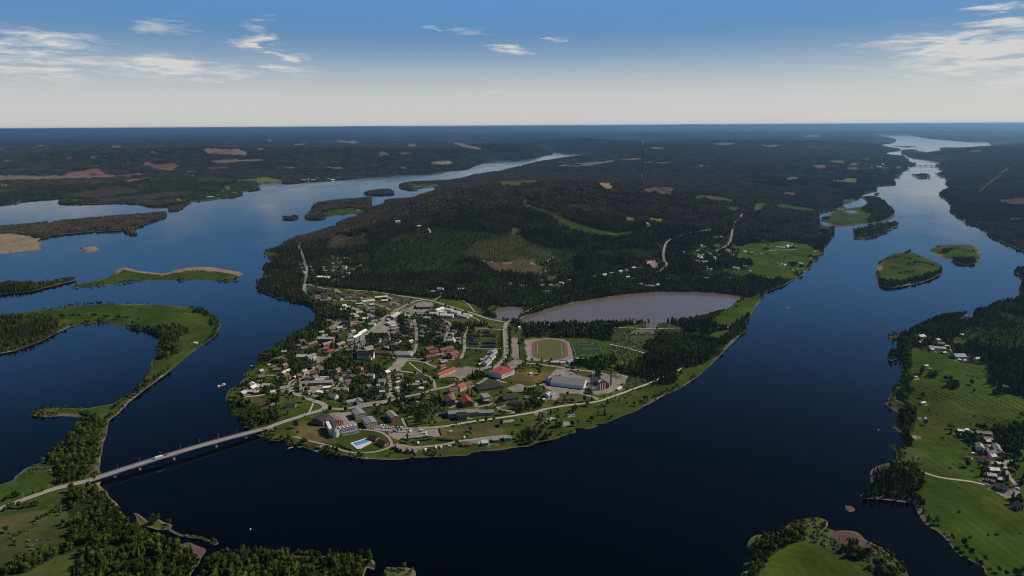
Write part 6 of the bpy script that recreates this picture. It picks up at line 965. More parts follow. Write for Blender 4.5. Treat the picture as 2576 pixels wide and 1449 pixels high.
# far bridge
fp = plane_pts('F4', '1470,402 1700,410', 10); fd = fp[1]-fp[0]; FL = np.hypot(*fd)
fb = thing('far_bridge', (fp[0][0], fp[0][1], 0), math.atan2(fd[1], fd[0])); tag(fb, 'distant low bridge across the upper river', 'bridge')
v, f = [], []; box(v, f, 0, FL, -7, 7, 8, 12, True); link_mesh('deck', v, f, M['concrete'], parent=fb)
for s in (.05, .28, .52, .76, .93): v, f = [], []; box(v, f, FL*s-5, FL*s+5, -5, 5, -3, 8); link_mesh('pier', v, f, M['concrete'], parent=fb)

# ---------------------------------------------------------------- church
def wpt(fr, x, y, z=None):
    if z is None: return G(fr, [(x, y)])[0]
    X, Y = to_plane(np.array(C(fr, [(x, y)])), z); return np.array([X[0], Y[0], z])
c0 = wpt('T1', 1915, 1225); cz = c0[2]; cE = wpt('T1', 2120, 1285)
cd = cE[:2]-c0[:2]; cL = 40.; crz = math.atan2(*(wpt('T1', 2120, 1155, cz+19)[:2]-wpt('T1', 1935, 1155, cz+19)[:2])[::-1])
ch = thing('church', (c0[0], c0[1], cz), crz); tag(ch, 'white stone church with black roof and tall dark wooden steeple', 'church'); landmark('the church', *c0)
v, f = [], []; n0 = 5.; vv, ff = [], []; gable_wall(vv, ff, 36, 14, 9, 9); v = [(x+24, y, z) for x, y, z in vv]; link_mesh('wall', v, ff, WM['W'], parent=ch)
vv, ff = [], []; gable_roof(vv, ff, 36, 14, 9, 9, .5, .3); v = [(x+24, y, z) for x, y, z in vv]; link_mesh('roof', v, ff, RM['d'], parent=ch)
vv, ff = [], []; gable_wall(vv, ff, 12, 10, 6.5, 5); v = [(-y+34, x-10, z) for x, y, z in vv]; link_mesh('transept', v, ff, WM['W'], parent=ch)
vv, ff = [], []; gable_roof(vv, ff, 12, 10, 6.5, 5, .4, .3); v = [(-y+34, x-10, z) for x, y, z in vv]; link_mesh('transept_roof', v, ff, RM['d'], parent=ch)
v, f = [], []
for x in np.arange(10, 41, 5): box(v, f, x-.5, x+.5, -7.06, -7.0, 3, 7); box(v, f, x-.5, x+.5, 7.0, 7.06, 3, 7)
wo_ = link_mesh('window', v, f, M['glass'], parent=ch); wo_['kind'] = 'stuff'
v, f = [], []; box(v, f, -3.5, 3.5, -3.5, 3.5, -1, 20); link_mesh('tower', v, f, WM['K'], parent=ch)
def cone(sec, seg=8):
    v, f = [], []
    for r_, z in sec: v += [(r_*math.cos(k*math.tau/seg+math.pi/8), r_*math.sin(k*math.tau/seg+math.pi/8), z) for k in range(seg)]
    for j in range(len(sec)-1): f += [(j*seg+k, j*seg+(k+1) % seg, (j+1)*seg+(k+1) % seg, (j+1)*seg+k) for k in range(seg)]
    f.append(tuple((len(sec)-1)*seg+k for k in range(seg))); return v, f
v, f = cone([(4.6, 19.5), (3.6, 22), (2.6, 23.5), (2.4, 27), (2.8, 27.3), (1.6, 31), (.5, 36), (.12, 44)]); link_mesh('spire', v, f, RM['d'], parent=ch)
v, f = [], []; box(v, f, -.9, .9, -3.6, -3.5, 14, 15.8); link_mesh('clock_face', v, f, M['white'], parent=ch)
footprint_block(c0[0]+20*math.cos(crz), c0[1]+20*math.sin(crz), crz, 50, 16, 4, 12)
# ---------------------------------------------------------------- brick chimney, heating plant, mast
def tube(r0, r1, z0, z1, seg=10, x=0, y=0):
    v = [(x+r*math.cos(k*math.tau/seg), y+r*math.sin(k*math.tau/seg), z) for r, z in ((r0, z0), (r1, z1)) for k in range(seg)]
    return v, [(k, (k+1) % seg, seg+(k+1) % seg, seg+k) for k in range(seg)]+[tuple(range(seg, 2*seg))]
p = wpt('T1', 1840, 722); o = thing('brick_chimney', p); tag(o, 'square brick factory chimney standing beside the dark workshop', 'chimney'); v, f = [], []; box(v, f, -1.7, 1.7, -1.7, 1.7, -1, 17); link_mesh('shaft', v, f, WM['B'], parent=o); v, f = [], []; box(v, f, -1.9, 1.9, -1.9, 1.9, 17, 17.8); link_mesh('cap', v, f, M['brick'], parent=o)
p = wpt('T5', 985, 660); hp = thing('heating_plant', p, R(28)); tag(hp, 'dark red heating plant with white panels and black roof blocks', 'heating plant'); landmark('the heating plant', *p)
for nm, (x0, x1, y0, y1, z1), m in (('boiler_house', (-9, 9, -4, 14, 14), WM['R']), ('side_hall', (-22, -9.1, 0, 14, 9), WM['W']), ('rear_hall', (-4, 12, 14.1, 34, 11), WM['G']), ('silo_block', (9.1, 17, 0, 10, 8), WM['R'])):
    v, f = [], []; box(v, f, x0, x1, y0, y1, -1, z1); b_ = link_mesh(nm, v, f, m, parent=hp)
    v, f = [], []; box(v, f, x0-.3, x1+.3, y0-.3, y1+.3, z1+.01, z1+.5); link_mesh('roof', v, f, RM['d'], parent=b_)
v, f = [], []
for x in (-6.5, -1, 4.5): box(v, f, x-.5, x+1.2, -4.12, -4.0, 1, 13.4)
box(v, f, -9.1, -9.0, -3, -1, 1, 13); q_ = link_mesh('white_panel', v, f, M['white'], parent=hp); q_['kind'] = 'stuff'
v, f = [], []; box(v, f, -3, 3, 4, 6, 14.5, 16); box(v, f, -7, -5, -1, 1, 14.5, 15.8); q_ = link_mesh('roof_vent', v, f, M['white'], parent=hp)
for x, y in ((11, -3), (14, -3)): v, f = tube(1.3, 1.3, -1, 9, 10, x, y); link_mesh('tank', v, f, WM['R'], parent=hp)
footprint_block(p[0], p[1], R(28), 46, 40, 4, 6)
p = wpt('T5', 1104, 612); o = thing('plant_chimney', p); tag(o, 'tall slim black steel chimney of the heating plant', 'chimney'); v, f = tube(1.5, 1.2, -1, 31, 12); link_mesh('stack', v, f, M['darksteel'], parent=o); v, f = tube(1.35, 1.35, 31, 31.6, 12); link_mesh('rim', v, f, M['darksteel'], parent=o)
p = wpt('F3', 1298, 690); r_ = math.hypot(p[0], p[1]); mh = 340.
for _k in range(40):
    a1_, b1_, _ = project(np.array([p[0]]), np.array([p[1]]), np.array([p[2]+mh])); mh += (float(b1_[0])-352.5)*1.2

o = thing('radio_mast', p); tag(o, 'very tall thin radio mast rising from the forest behind the hill', 'mast')
v, f = [], []
for k in range(3):
    a_ = k*math.tau/3; vv, ff = tube(.85, .8, 0, mh-26, 5, 1.6*math.cos(a_), 1.6*math.sin(a_)); s = len(v); v += vv; f += [tuple(s+i for i in q) for q in ff]
for i in range(0, 300, 6):
    for k in range(3):
        a_, b_ = k*math.tau/3, (k+1)*math.tau/3; s = len(v); A1 = (1.6*math.cos(a_), 1.6*math.sin(a_)); B1_ = (1.6*math.cos(b_), 1.6*math.sin(b_))
        v += [(*A1, i), (*A1, i+.5), (*B1_, i+6.5), (*B1_, i+6)]; f.append((s, s+1, s+2, s+3))
link_mesh('lattice_tower', v, f, M['darksteel'], parent=o); v, f = tube(1.3, 1.1, mh-26, mh, 8); link_mesh('antenna', v, f, M['white'], parent=o)
for z_ in (78, 92): v, f = tube(3.2, 3.2, z_, z_+5, 8); link_mesh('dish', v, f, M['white'], parent=o)
for zt_, rr_ in ((90, 110), (190, 150), (300, 200)):
    for k in range(3):
        a_ = k*math.tau/3+.5; e_ = (rr_*math.cos(a_), rr_*math.sin(a_)); s_ = .12
        link_mesh('guy_wire', [(0, 0, zt_), (s_, s_, zt_), (e_[0]+s_, e_[1]+s_, 0), (e_[0], e_[1], 0), (0, 0, zt_+s_)], [(0, 1, 2, 3), (0, 4, 3), (1, 4, 2)], M['darksteel'], parent=o)
# ---------------------------------------------------------------- red-roofed sports hall, hotel, pool
def quadhall(name, fr, corners, h, roof, wall, label, cat, mark=None, overh=.6):
    """corners: near-left, near-right, far-right, far-left of the eaves as seen"""
    g = wpt(fr, *corners[0])[2]; P4 = [wpt(fr, x, y, g+h)[:2] for x, y in corners]; c_ = np.mean(P4, 0); o = thing(name, (c_[0], c_[1], g)); tag(o, label, cat)
    q = [p_-c_ for p_ in P4]; v = [(*p_, -1) for p_ in q]+[(*p_, h) for p_ in q]; link_mesh('wall', v, [(0, 1, 5, 4), (1, 2, 6, 5), (2, 3, 7, 6), (3, 0, 4, 7), (4, 5, 6, 7)], wall, parent=o)
    k = 1.04; v = [(*(p_*k), h+.02) for p_ in q]+[(*(p_*k), h+.5) for p_ in q]+[(0, 0, h+3)]; link_mesh('roof', v, [(3, 2, 1, 0), (0, 1, 5, 4), (1, 2, 6, 5), (2, 3, 7, 6), (3, 0, 4, 7), (4, 5, 8), (5, 6, 8), (6, 7, 8), (7, 4, 8)], roof, parent=o)
    a_, b_ = q[1], q[2]; v, f = [], []
    dd = (b_-a_)/np.hypot(*(b_-a_)); nn = np.array([dd[1], -dd[0]]); Lq = np.hypot(*(b_-a_))
    for s in np.arange(3, Lq-3, 3.2):
        for z_ in (h*.42, h*.75): p1 = a_+dd*s+nn*.06; p2 = a_+dd*(s+2.2)+nn*.06; n_ = len(v); v += [(*p1, z_-.8), (*p2, z_-.8), (*p2, z_+.8), (*p1, z_+.8)]; f.append((n_, n_+1, n_+2, n_+3))
    wq = link_mesh('window', v, f, M['glass'], parent=o); wq['kind'] = 'stuff'
    v, f = [], []; box(v, f, -2, 2, -1.5, 1.5, h+2, h+4.4); link_mesh('roof_vent', v, f, roof, parent=o)
    Lx = np.hypot(*(q[1]-q[0])); Ly = np.hypot(*(q[3]-q[0])); footprint_block(c_[0], c_[1], math.atan2(*(q[1]-q[0])[::-1]), Lx, Ly, 3, 5)
    if mark: landmark(mark, c_[0], c_[1], g+h)
    return o
quadhall('sports_hall', 'T4', [(1632, 312), (1462, 270), (1640, 207), (1790, 250)][0:0] or [(1462, 275), (1632, 314), (1795, 250), (1620, 207)], 10, RM['r'], WM['W'], 'white swimming and sports hall with bright red roof', 'sports hall', 'the red-roofed sports hall')
# hotel: dark-roofed hall plus long gabled wing with round corner tower
B('T3', (1180, 885, 1290, 820, 26, 6, 'd', 'R', H, dict(label='big black-roofed rear hall of the riverside hotel', cat='hotel hall', rise=5)), (1330, 825, 1440, 905, 22, 6, 'p', 'R', H, dict(label='mauve-roofed red middle hall of the riverside hotel', cat='hotel hall', rise=4)))
hA = wpt('T3', 1430, 985, 17); hB = wpt('T3', 1690, 935, 17); hw_ = hB[:2]-hA[:2]; hL = float(np.hypot(*hw_)); hrz = math.atan2(hw_[1], hw_[0])
ho = thing('hotel', (hA[0], hA[1], 4.0), hrz); tag(ho, 'white riverside hotel with row of gabled dormers and round corner tower', 'hotel'); landmark('the riverside hotel', *hA)
def hotel_wing(x0, x1, y0, y1, h, rise, m=RM['g']):
    L_, w_ = x1-x0, y1-y0; vv, ff = [], []; gable_wall(vv, ff, L_, w_, h, rise); o1 = link_mesh('wing_wall', [(x+(x0+x1)/2, y+(y0+y1)/2, z) for x, y, z in vv], ff, WM['W'], parent=ho)
    vv, ff = [], []; gable_roof(vv, ff, L_, w_, h, rise, .5, .3); link_mesh('wing_roof', [(x+(x0+x1)/2, y+(y0+y1)/2, z) for x, y, z in vv], ff, m, parent=ho)
    vv, ff = windows(L_, w_, h, 3, 3.4, 1.6, 1.3); q_ = link_mesh('window', [(x+(x0+x1)/2, y+(y0+y1)/2, z) for x, y, z in vv], ff, M['glass'], parent=ho); q_['kind'] = 'stuff'
hotel_wing(0, hL, -7, 7, 9, 4); 
for i in range(5):
    x = hL*(i+.6)/5.3; vv, ff = [], []; gable_wall(vv, ff, 5, 4.6, 1.6, 2.4); b_ = link_mesh('dormer', [(-y+x, x_-5.2, z+9.3) for x_, y, z in vv], ff, WM['W'], parent=ho); vv, ff = [], []; gable_roof(vv, ff, 5, 4.6, 1.6, 2.4, .3, .2); link_mesh('dormer_roof', [(-y+x, x_-5.2, z+9.3) for x_, y, z in vv], ff, RM['w'], parent=b_)
v, f = [], []; box(v, f, 8, hL+1, -11, -7.1, -1, 3.4); link_mesh('veranda', v, f, WM['W'], parent=ho); v, f = [], []; box(v, f, 7.6, hL+1.4, -11.6, -7.15, 3.42, 3.8); link_mesh('veranda_roof', v, f, RM['g'], parent=ho)
v, f = tube(5, 5, -1, 9, 12, -3, -7); link_mesh('corner_tower', v, f, WM['W'], parent=ho)
for z_ in (3.2, 6.2): v, f = tube(5.6, 5.6, z_, z_+.4, 12, -3, -7); link_mesh('balcony_ring', v, f, RM['g'], parent=ho)
vv, ff = cone([(5.8, 9), (3.2, 11.6), (.3, 13.5)], 12); link_mesh('tower_roof', [(x-3, y-7, z) for x, y, z in vv], ff, RM['g'], parent=ho)
vv, ff = [], []; gable_wall(vv, ff, 34, 14, 9, 4); link_mesh('side_wing', [(-y*.97-4, x+14, z) for x, y, z in vv], ff, WM['W'], parent=ho); vv, ff = [], []; gable_roof(vv, ff, 34, 14, 9, 4, .5, .3); link_mesh('side_wing_roof', [(-y-4, x+14, z) for x, y, z in vv], ff, RM['d'], parent=ho)
for i in range(5):
    y0_ = 2+i*6; vv, ff = [], []; gable_wall(vv, ff, 5, 4.2, 1.6, 2.3); b_ = link_mesh('dormer', [(x_-9, y+y0_, z+9.2) for x_, y, z in vv], ff, WM['W'], parent=ho); vv, ff = [], []; gable_roof(vv, ff, 5, 4.2, 1.6, 2.3, .3, .2); link_mesh('dormer_roof', [(x_-9, y+y0_, z+9.2) for x_, y, z in vv], ff, RM['w'], parent=b_)
footprint_block(hA[0], hA[1], hrz, 90, 50, 2, 8)
def polyflat(name, fr, s, z, m, label, kind='structure', parent=None, lift=.3):
    P = C(fr, s); g = ground_at(P); zz = float(g[:, 2].max())+lift if z is None else z; X, Y = to_plane(np.array(P), zz); q = [Vector((a_, b_, zz)) for a_, b_ in zip(X, Y)]
    q2 = q+[Vector((a_.x, a_.y, zz-1.2)) for a_ in q]; n_ = len(q); F0 = [tuple(t_) for t_ in tessellate_polygon([q])]; F0 = [t_ if (q[t_[1]]-q[t_[0]]).cross(q[t_[2]]-q[t_[0]]).z > 0 else t_[::-1] for t_ in F0]
    o = link_mesh(name, q2, F0+[(i, i+n_, (i+1) % n_+n_, (i+1) % n_) for i in range(n_)], m); return o, q
M['pool'] = mat('pool_water', (.10, .34, .62), .12, .5, var=.12, scale=.3); M['tile'] = mat('pool_paving', (.62, .58, .52), .8, .2, var=.1, scale=.5); M['poolwhite'] = mat('pool_rim', (.8, .82, .82), .6, .3)
o, _ = polyflat('pool_terrace', 'T3', '1610,1200 1820,1130 1900,1170 1880,1200 1740,1270 1700,1275 1660,1240', None, M['tile'], ''); struct(o, label='paved terrace round the swimming pool')
po = thing('swimming_pool', wpt('T3', 1750, 1195)); tag(po, 'rectangular light blue outdoor swimming pool beside the hotel', 'pool')
for nm, s, m, l in (('rim', '1628,1198 1805,1146 1870,1182 1690,1240', M['poolwhite'], .42), ('water', '1642,1199 1803,1151 1858,1182 1692,1235', M['pool'], .5)):
    q_, _ = polyflat(nm, 'T3', s, None, m, '', lift=l); q_.parent = po; q_.matrix_parent_inverse = Matrix.Translation(-po.location)
po = thing('paddling_pool', wpt('T3', 1740, 1245)); tag(po, 'small pale paddling pool below the large blue pool', 'pool')
for nm, s, m, l in (('rim', '1690,1248 1760,1226 1790,1240 1730,1268', M['poolwhite'], .42), ('water', '1740,1240 1765,1231 1783,1240 1752,1256', M['pool'], .5)):
    q_, _ = polyflat(nm, 'T3', s, None, m, '', lift=l); q_.parent = po; q_.matrix_parent_inverse = Matrix.Translation(-po.location)
po = thing('wading_pool', wpt('T5', 336, 1046)); tag(po, 'tiny blue wading pool on a pale slab in the river park', 'pool')
for nm, s, m, l in (('slab', '280,1045 345,1025 392,1045 318,1066', M['tile'], .3), ('water', '305,1045 335,1034 370,1044 335,1055', M['pool'], .4)):
    q_, _ = polyflat(nm, 'T5', s, None, m, '', lift=l); q_.parent = po; q_.matrix_parent_inverse = Matrix.Translation(-po.location)
for _a, _b in ((1750, 1192), (1700, 1215), (1810, 1170), (1745, 1245)):
    _p = wpt('T3', _a, _b); footprint_block(_p[0], _p[1], .4, 22, 14, 3, 10)
# ---------------------------------------------------------------- running track and pitches
M['track'] = mat('running_track', (.20, .092, .082), .9, .1, var=.1, scale=.2); M['infield'] = mat('infield_grass', (.105, .11, .032), .95, .1, var=.2, scale=.06); M['turf'] = mat('green_turf', (.022, .055, .014), .9, .1, var=.08, scale=.1)
nf, ff_ = wpt('P', 265, 878), wpt('P', 245, 662); le, ri = wpt('P', 62, 765), wpt('P', 438, 765)
ax = ff_[:2]-nf[:2]; TL = np.hypot(*ax); ax /= TL; cr_ = np.array([ax[1], -ax[0]]); TC = (nf[:2]+ff_[:2])/2; TWd = abs((ri[:2]-le[:2]) @ cr_); tz = float(height(TC[:1], TC[1:2])[0])+.3
tr = thing('sports_ground', (TC[0], TC[1], tz)); tag(tr, 'oval running track of red surface round a dry brown-green infield', 'running track'); landmark('the running track', TC[0], TC[1], tz)
def stadium(w_, l_, z, n_=14):
    r_ = w_/2*.98; s_ = max(l_/2-r_, 1); o_ = []
    for k in range(n_+1): a_ = math.pi*k/n_; o_.append((r_*math.cos(a_), s_+r_*math.sin(a_)))
    for k in range(n_+1): a_ = math.pi+math.pi*k/n_; o_.append((r_*math.cos(a_), -s_+r_*math.sin(a_)))
    return [(*(cr_*x+ax*y), z) for x, y in o_]
ou, inn = stadium(TWd, TL, .05), stadium(TWd-15, TL-15, .05); n_ = len(ou)
link_mesh('track', ou+inn, [(i, (i+1) % n_, n_+(i+1) % n_, n_+i) for i in range(n_)], M['track'], parent=tr)
link_mesh('infield', stadium(TWd-15.2, TL-15.2, .0), [list(range(n_))], M['infield'], parent=tr)
v, f = [], []; 
for s_ in (-1, 1):
    q_ = cr_*s_*(TWd/2-14); a_ = q_-ax*TL*.3; b_ = q_+ax*TL*.3; n0_ = len(v); v += [(*(a_-cr_*.15), .1), (*(a_+cr_*.15), .1), (*(b_+cr_*.15), .1), (*(b_-cr_*.15), .1)]; f.append((n0_, n0_+1, n0_+2, n0_+3))
link_mesh('line', v, f, M['paint'], parent=tr)
footprint_block(TC[0], TC[1], math.atan2(ax[1], ax[0]), TL, TWd, 4, 0)
pc = [wpt('P', *t_)[:2] for t_ in ((505, 838), (835, 836), (770, 686), (465, 694))]; pcc = np.mean(pc, 0); pz_ = float(height(pcc[:1], pcc[1:2])[0])+.35
pt = thing('football_pitch', (pcc[0], pcc[1], pz_)); tag(pt, 'bright green artificial football pitch right of the running track', 'football pitch'); q = [p_-pcc for p_ in pc]
link_mesh('turf', [(*p_, 0) for p_ in q], [(0, 1, 2, 3)], M['turf'], parent=pt)
def bil(u, w_): return q[0]*(1-u)*(1-w_)+q[1]*u*(1-w_)+q[2]*u*w_+q[3]*(1-u)*w_
v, f = [], []
def pline(P_, wd=.22):
    for a_, b_ in zip(P_[:-1], P_[1:]):
        a_, b_ = bil(*a_), bil(*b_); d_ = (b_-a_)/max(np.hypot(*(b_-a_)), 1e-6); nn = np.array([-d_[1], d_[0]])*wd/2; n0_ = len(v); v.extend([(*(a_-nn), .04), (*(b_-nn), .04), (*(b_+nn), .04), (*(a_+nn), .04)]); f.append((n0_, n0_+1, n0_+2, n0_+3))
pline([(.06, .04), (.94, .04), (.94, .96), (.06, .96), (.06, .04)]); pline([(.06, .5), (.94, .5)]); pline([(.5+.13*math.cos(k*.45), .5+.08*math.sin(k*.45)) for k in range(15)]); pline([(.27, .04), (.27, .2), (.73, .2), (.73, .04)]); pline([(.27, .96), (.27, .8), (.73, .8), (.73, .96)])
link_mesh('line', v, f, M['paint'], parent=pt); footprint_block(pcc[0], pcc[1], 0, 80, 110, 4, 0)
for u_, w_, l_ in ((.5, .03, 'near football goal on the green pitch'), (.5, .97, 'far football goal on the green pitch')):
    p_ = bil(u_, w_)+pcc; o = thing('football_goal', (p_[0], p_[1], pz_)); tag(o, l_, 'goal', 'goals of the green pitch'); v, f = [], []; box(v, f, -3.7, -3.5, -.1, .1, 0, 2.4); box(v, f, 3.5, 3.7, -.1, .1, 0, 2.4); box(v, f, -3.7, 3.7, -.1, .1, 2.3, 2.5, True); link_mesh('frame', v, f, M['white'], parent=o)
# fountain of the big pond, roundabout garden, A-frame cabins
p = wpt('T2', 2349, 690, .2); o = thing('fountain', p); tag(o, 'white jet of the fountain in the brown pond', 'fountain'); M['spray'] = mat('spray', (.85, .87, .88), .9, .1); v, f = cone([(1.2, 0), (.5, 3), (.45, 9), (.15, 13)], 8); link_mesh('jet', v, f, M['spray'], parent=o); v, f = tube(2.2, 2.0, -.3, .25, 12); link_mesh('nozzle_float', v, f, M['concrete'], parent=o)
for i, (x, y) in enumerate(((280, 1262), (315, 1292), (355, 1305), (433, 1312), (505, 1312))):
    p = wpt('T4', x, y); o = thing('cabin', p, R(80+rnd.uniform(-12, 12))); tag(o, f'{["leftmost","second","third","fourth","rightmost"][i]} steep A-frame camping cabin of the row of five' if i in (0, 4) else f'{["","second","third","fourth"][i]} steep A-frame camping cabin from the left', 'cabin', 'A-frame cabins by the river')
    v = [(-4, -3.6, -.3), (4, -3.6, -.3), (4, 3.6, -.3), (-4, 3.6, -.3), (-4, 0, 7.4), (4, 0, 7.4)]; link_mesh('roof', v+[(x_, y_*1.06, z_+.18) for x_, y_, z_ in v], [(6, 7, 11, 10), (8, 9, 10, 11), (0, 4, 5, 1), (2, 5, 4, 3), (0, 1, 7, 6), (2, 3, 9, 8), (1, 5, 11, 7), (5, 2, 8, 11), (3, 4, 10, 9), (4, 0, 6, 10)], RM['p'], parent=o)
    v = [(-3.6, -3.4, -.3), (3.6, -3.4, -.3), (3.6, 3.4, -.3), (-3.6, 3.4, -.3), (-3.6, 0, 7), (3.6, 0, 7)]; w_ = link_mesh('wall', v, [(1, 2, 5), (3, 0, 4)], WM['D'], parent=o); v, f = [], []; box(v, f, -3.75, -3.62, -1, 1, .8, 2.6); box(v, f, 3.62, 3.75, -1, 1, .8, 2.6); link_mesh('window', v, f, M['white'], parent=o); block(*[np.array([p[k_]]) for k_ in (0, 1)]); footprint_block(p[0], p[1], 0, 8, 8, 2, 4)
p0 = wpt('T4', 970, 392); o = thing('roundabout_garden', p0); tag(o, 'round clipped hedge garden in front of the red-roofed school wing', 'garden'); M['hedge'] = mat('clipped_hedge', (.03, .05, .015), .95, .1, var=.3, scale=1.2)
for nm, ra, rb in (('hedge', 17, 15.2), ('inner_hedge', 9, 7.6)):
    v, f = [], []
    for k in range(24):
        a_ = k*math.tau/24; v += [(ra*math.cos(a_), ra*math.sin(a_), 1.3+rnd.uniform(-.1, .1)), (rb*math.cos(a_), rb*math.sin(a_), 1.3), (rb*math.cos(a_), rb*math.sin(a_), -.2), (ra*math.cos(a_), ra*math.sin(a_), -.2)]
    for k in range(24):
        a_, b_ = 4*k, 4*((k+1) % 24)
        if nm == 'inner_hedge' and k in (5, 17): continue
        f += [(a_, b_, b_+1, a_+1), (a_+1, b_+1, b_+2, a_+2), (b_, a_, a_+3, b_+3)]
    link_mesh(nm, v, f, M['hedge'], parent=o)
footprint_block(p0[0], p0[1], 0, 36, 36, 1, 0)
def hedge(fr, s, w_, h_, label):
    q = spline(G(fr, s)[:, :2], 3); n = ribbon_pts(q, 1); g = height(q[:, 0], q[:, 1]); v, f = [], []
    for i in range(len(q)):
        for off, z_ in ((w_/2, -.3), (w_/2*rnd.uniform(.85, 1.15), h_*rnd.uniform(.9, 1.1)), (-w_/2*rnd.uniform(.85, 1.15), h_*rnd.uniform(.9, 1.1)), (-w_/2, -.3)): v.append((q[i][0]+n[i][0]*off, q[i][1]+n[i][1]*off, g[i]+z_))
    for i in range(len(q)-1):
        a_ = 4*i; f += [(a_+1, a_+5, a_+4, a_), (a_+2, a_+6, a_+5, a_+1), (a_+3, a_+7, a_+6, a_+2)]
    f += [(0, 1, 2, 3), (4*len(q)-1, 4*len(q)-2, 4*len(q)-3, 4*len(q)-4)]
    o = link_mesh('hedge', v, f, M['hedge']); tag(o, label, 'hedge')
    for d in (-2, 0, 2): block(q[:, 0]+n[:, 0]*d, q[:, 1]+n[:, 1]*d)
hedge('T4', '800,1158 900,1165 1000,1170', 3, 2.5, 'thick dark hedge on the lawn behind the camping road'); hedge('T4', '330,1160 500,1145 740,1120', 2, 1.5, 'long low hedge along the lower edge of the car park'); hedge('T4', '545,1180 650,1165 725,1155', 3, 2.4, 'dark hedge left of the thick camping hedge'); hedge('T4', '825,1015 860,1105', 1.5, 1.5, 'short hedge at the right end of the car park'); hedge('T1', '690,1280 770,1276 850,1272', 5, 3, 'clipped dark hedge on the west bank lawn'); hedge('T3', '1470,1220 1540,1262 1640,1292', 2, 1.8, 'curved dark hedge below the outdoor pool')
hedge('T2', '2118,940 2130,1080 2140,1225', 2, 1.6, 'straight hedge between the gravel strip and the running track'); hedge('T4', '395,900 430,960 440,990 560,995', 2.5, 2, 'hedge bounding the lawn below the brick block')
# flagpoles
for i, (fr, x, y) in enumerate((('T3', 1133, 858), ('T3', 1172, 848), ('T3', 1212, 832), ('T3', 1257, 820), ('T3', 100, 570), ('T3', 850, 705), ('T3', 1374, 385), ('T4', 370, 425), ('T4', 1058, 592), ('T2', 1000, 300), ('T3', 1410, 690), ('T3', 1420, 690), ('T4', 112, 1110), ('T4', 128, 1112), ('T4', 143, 1116), ('T4', 170, 1136), ('T4', 183, 1140), ('T3', 1418, 1188))):
    p = wpt(fr, x, y); o = thing('flagpole', p); later(o, 'slender white flagpole', 'flagpole', p[0], p[1], p[2]+5, 'flagpoles about the town'); v, f = tube(.14, .08, -.2, 13, 6); link_mesh('pole', v, f, M['white'], parent=o); v, f = tube(.2, .05, 13, 13.3, 6); link_mesh('knob', v, f, M['steel'], parent=o)
# ---------------------------------------------------------------- vehicles and boats
CARC = {'white': (.7, .7, .7), 'silver': (.42, .43, .45), 'black': (.02, .02, .022), 'dark grey': (.08, .08, .09), 'red': (.35, .02, .02), 'blue': (.03, .07, .2)}
CARM = {k: mat(k.replace(' ', '_')+'_car_paint', v_, .3, .5) for k, v_ in CARC.items()}; CARPROTO = {}; M['rubber'] = mat('tyre_rubber', (.02, .02, .02), .8, .2)
def car_mesh():
    pr = [(-2.2, .35), (-2.25, .8), (-2.0, 1.0), (-1.3, 1.05), (-.7, 1.45), (.9, 1.48), (1.7, 1.05), (2.2, .95), (2.25, .4)]; v = [(x, s*.86*(1 if z < 1.1 else .82), z) for s in (-1, 1) for x, z in pr]; n_ = len(pr)
    return v, [(i, i+1, n_+i+1, n_+i) for i in range(n_-1)]+[(n_-1, 0, n_, 2*n_-1)]+[tuple(range(n_))[::-1], tuple(range(n_, 2*n_))]
CV, CF = car_mesh(); gv, gf = [], []
for s in (-1, 1): n_ = len(gv); gv += [(-1.2, s*.845, 1.08), (1.5, s*.845, 1.08), (.85, s*.75, 1.42), (-.68, s*.75, 1.42)]; gf.append((n_, n_+1, n_+2, n_+3) if s < 0 else (n_+3, n_+2, n_+1, n_))
gv += [(.93, -.7, 1.5), (.93, .7, 1.5), (1.68, .78, 1.1), (1.68, -.78, 1.1)]; gf.append((8, 9, 10, 11)[::-1]); wv, wf = [], []
for x in (-1.4, 1.4):
    for s in (-1, 1): n_ = len(wv); wv += [(x+.33*math.cos(k*math.tau/8), s*.88, .33+.33*math.sin(k*math.tau/8)) for k in range(8)]; wf.append(tuple(range(n_, n_+8)))
glass_me = bpy.data.meshes.new('window'); glass_me.from_pydata(gv, [], gf); glass_me.materials.append(M['glass']); wheel_me = bpy.data.meshes.new('wheels'); wheel_me.from_pydata(wv, [], wf); wheel_me.materials.append(M['rubber'])
def car(x, y, z, rz, c, note, group):
    o = thing('parked_car' if 'park' in note or 'drive' in note else 'car', (x, y, z), rz)
    if c not in CARPROTO: me_ = bpy.data.meshes.new('body'); me_.from_pydata(CV, [], CF); me_.materials.append(CARM[c]); CARPROTO[c] = me_
    for nm, me_ in (('body', CARPROTO[c]), ('window', glass_me), ('wheels', wheel_me)): b_ = bpy.data.objects.new(nm, me_); COL.objects.link(b_); b_.parent = o
    later(o, f'{c} car {note}', 'car', x, y, z+1, group)
def carrow(fr, a_, b_, n_, note, group, ang=90, skip=.2):
    P_, Q_ = wpt(fr, *a_), wpt(fr, *b_); d_ = Q_[:2]-P_[:2]; rz = math.atan2(d_[1], d_[0])+R(ang)
    for i in range(n_):
        if rnd.random() < skip: continue
        t_ = (i+.5)/n_; x, y = P_[0]+d_[0]*t_, P_[1]+d_[1]*t_; car(x, y, P_[2]+.05, rz+rnd.uniform(-.05, .05), rnd.choice(['white', 'silver', 'black', 'dark grey', 'red', 'blue', 'white', 'silver', 'black']), note, group)
for a_, b_ in (((440, 520), (580, 530)), ((600, 545), (760, 550)), ((400, 548), (520, 565)), ((600, 512), (760, 518)), ((560, 440), (450, 500)), ((780, 515), (850, 470))): carrow('T2', a_, b_, 11, 'parked at the wide supermarket', 'cars in the supermarket car park', skip=.3)
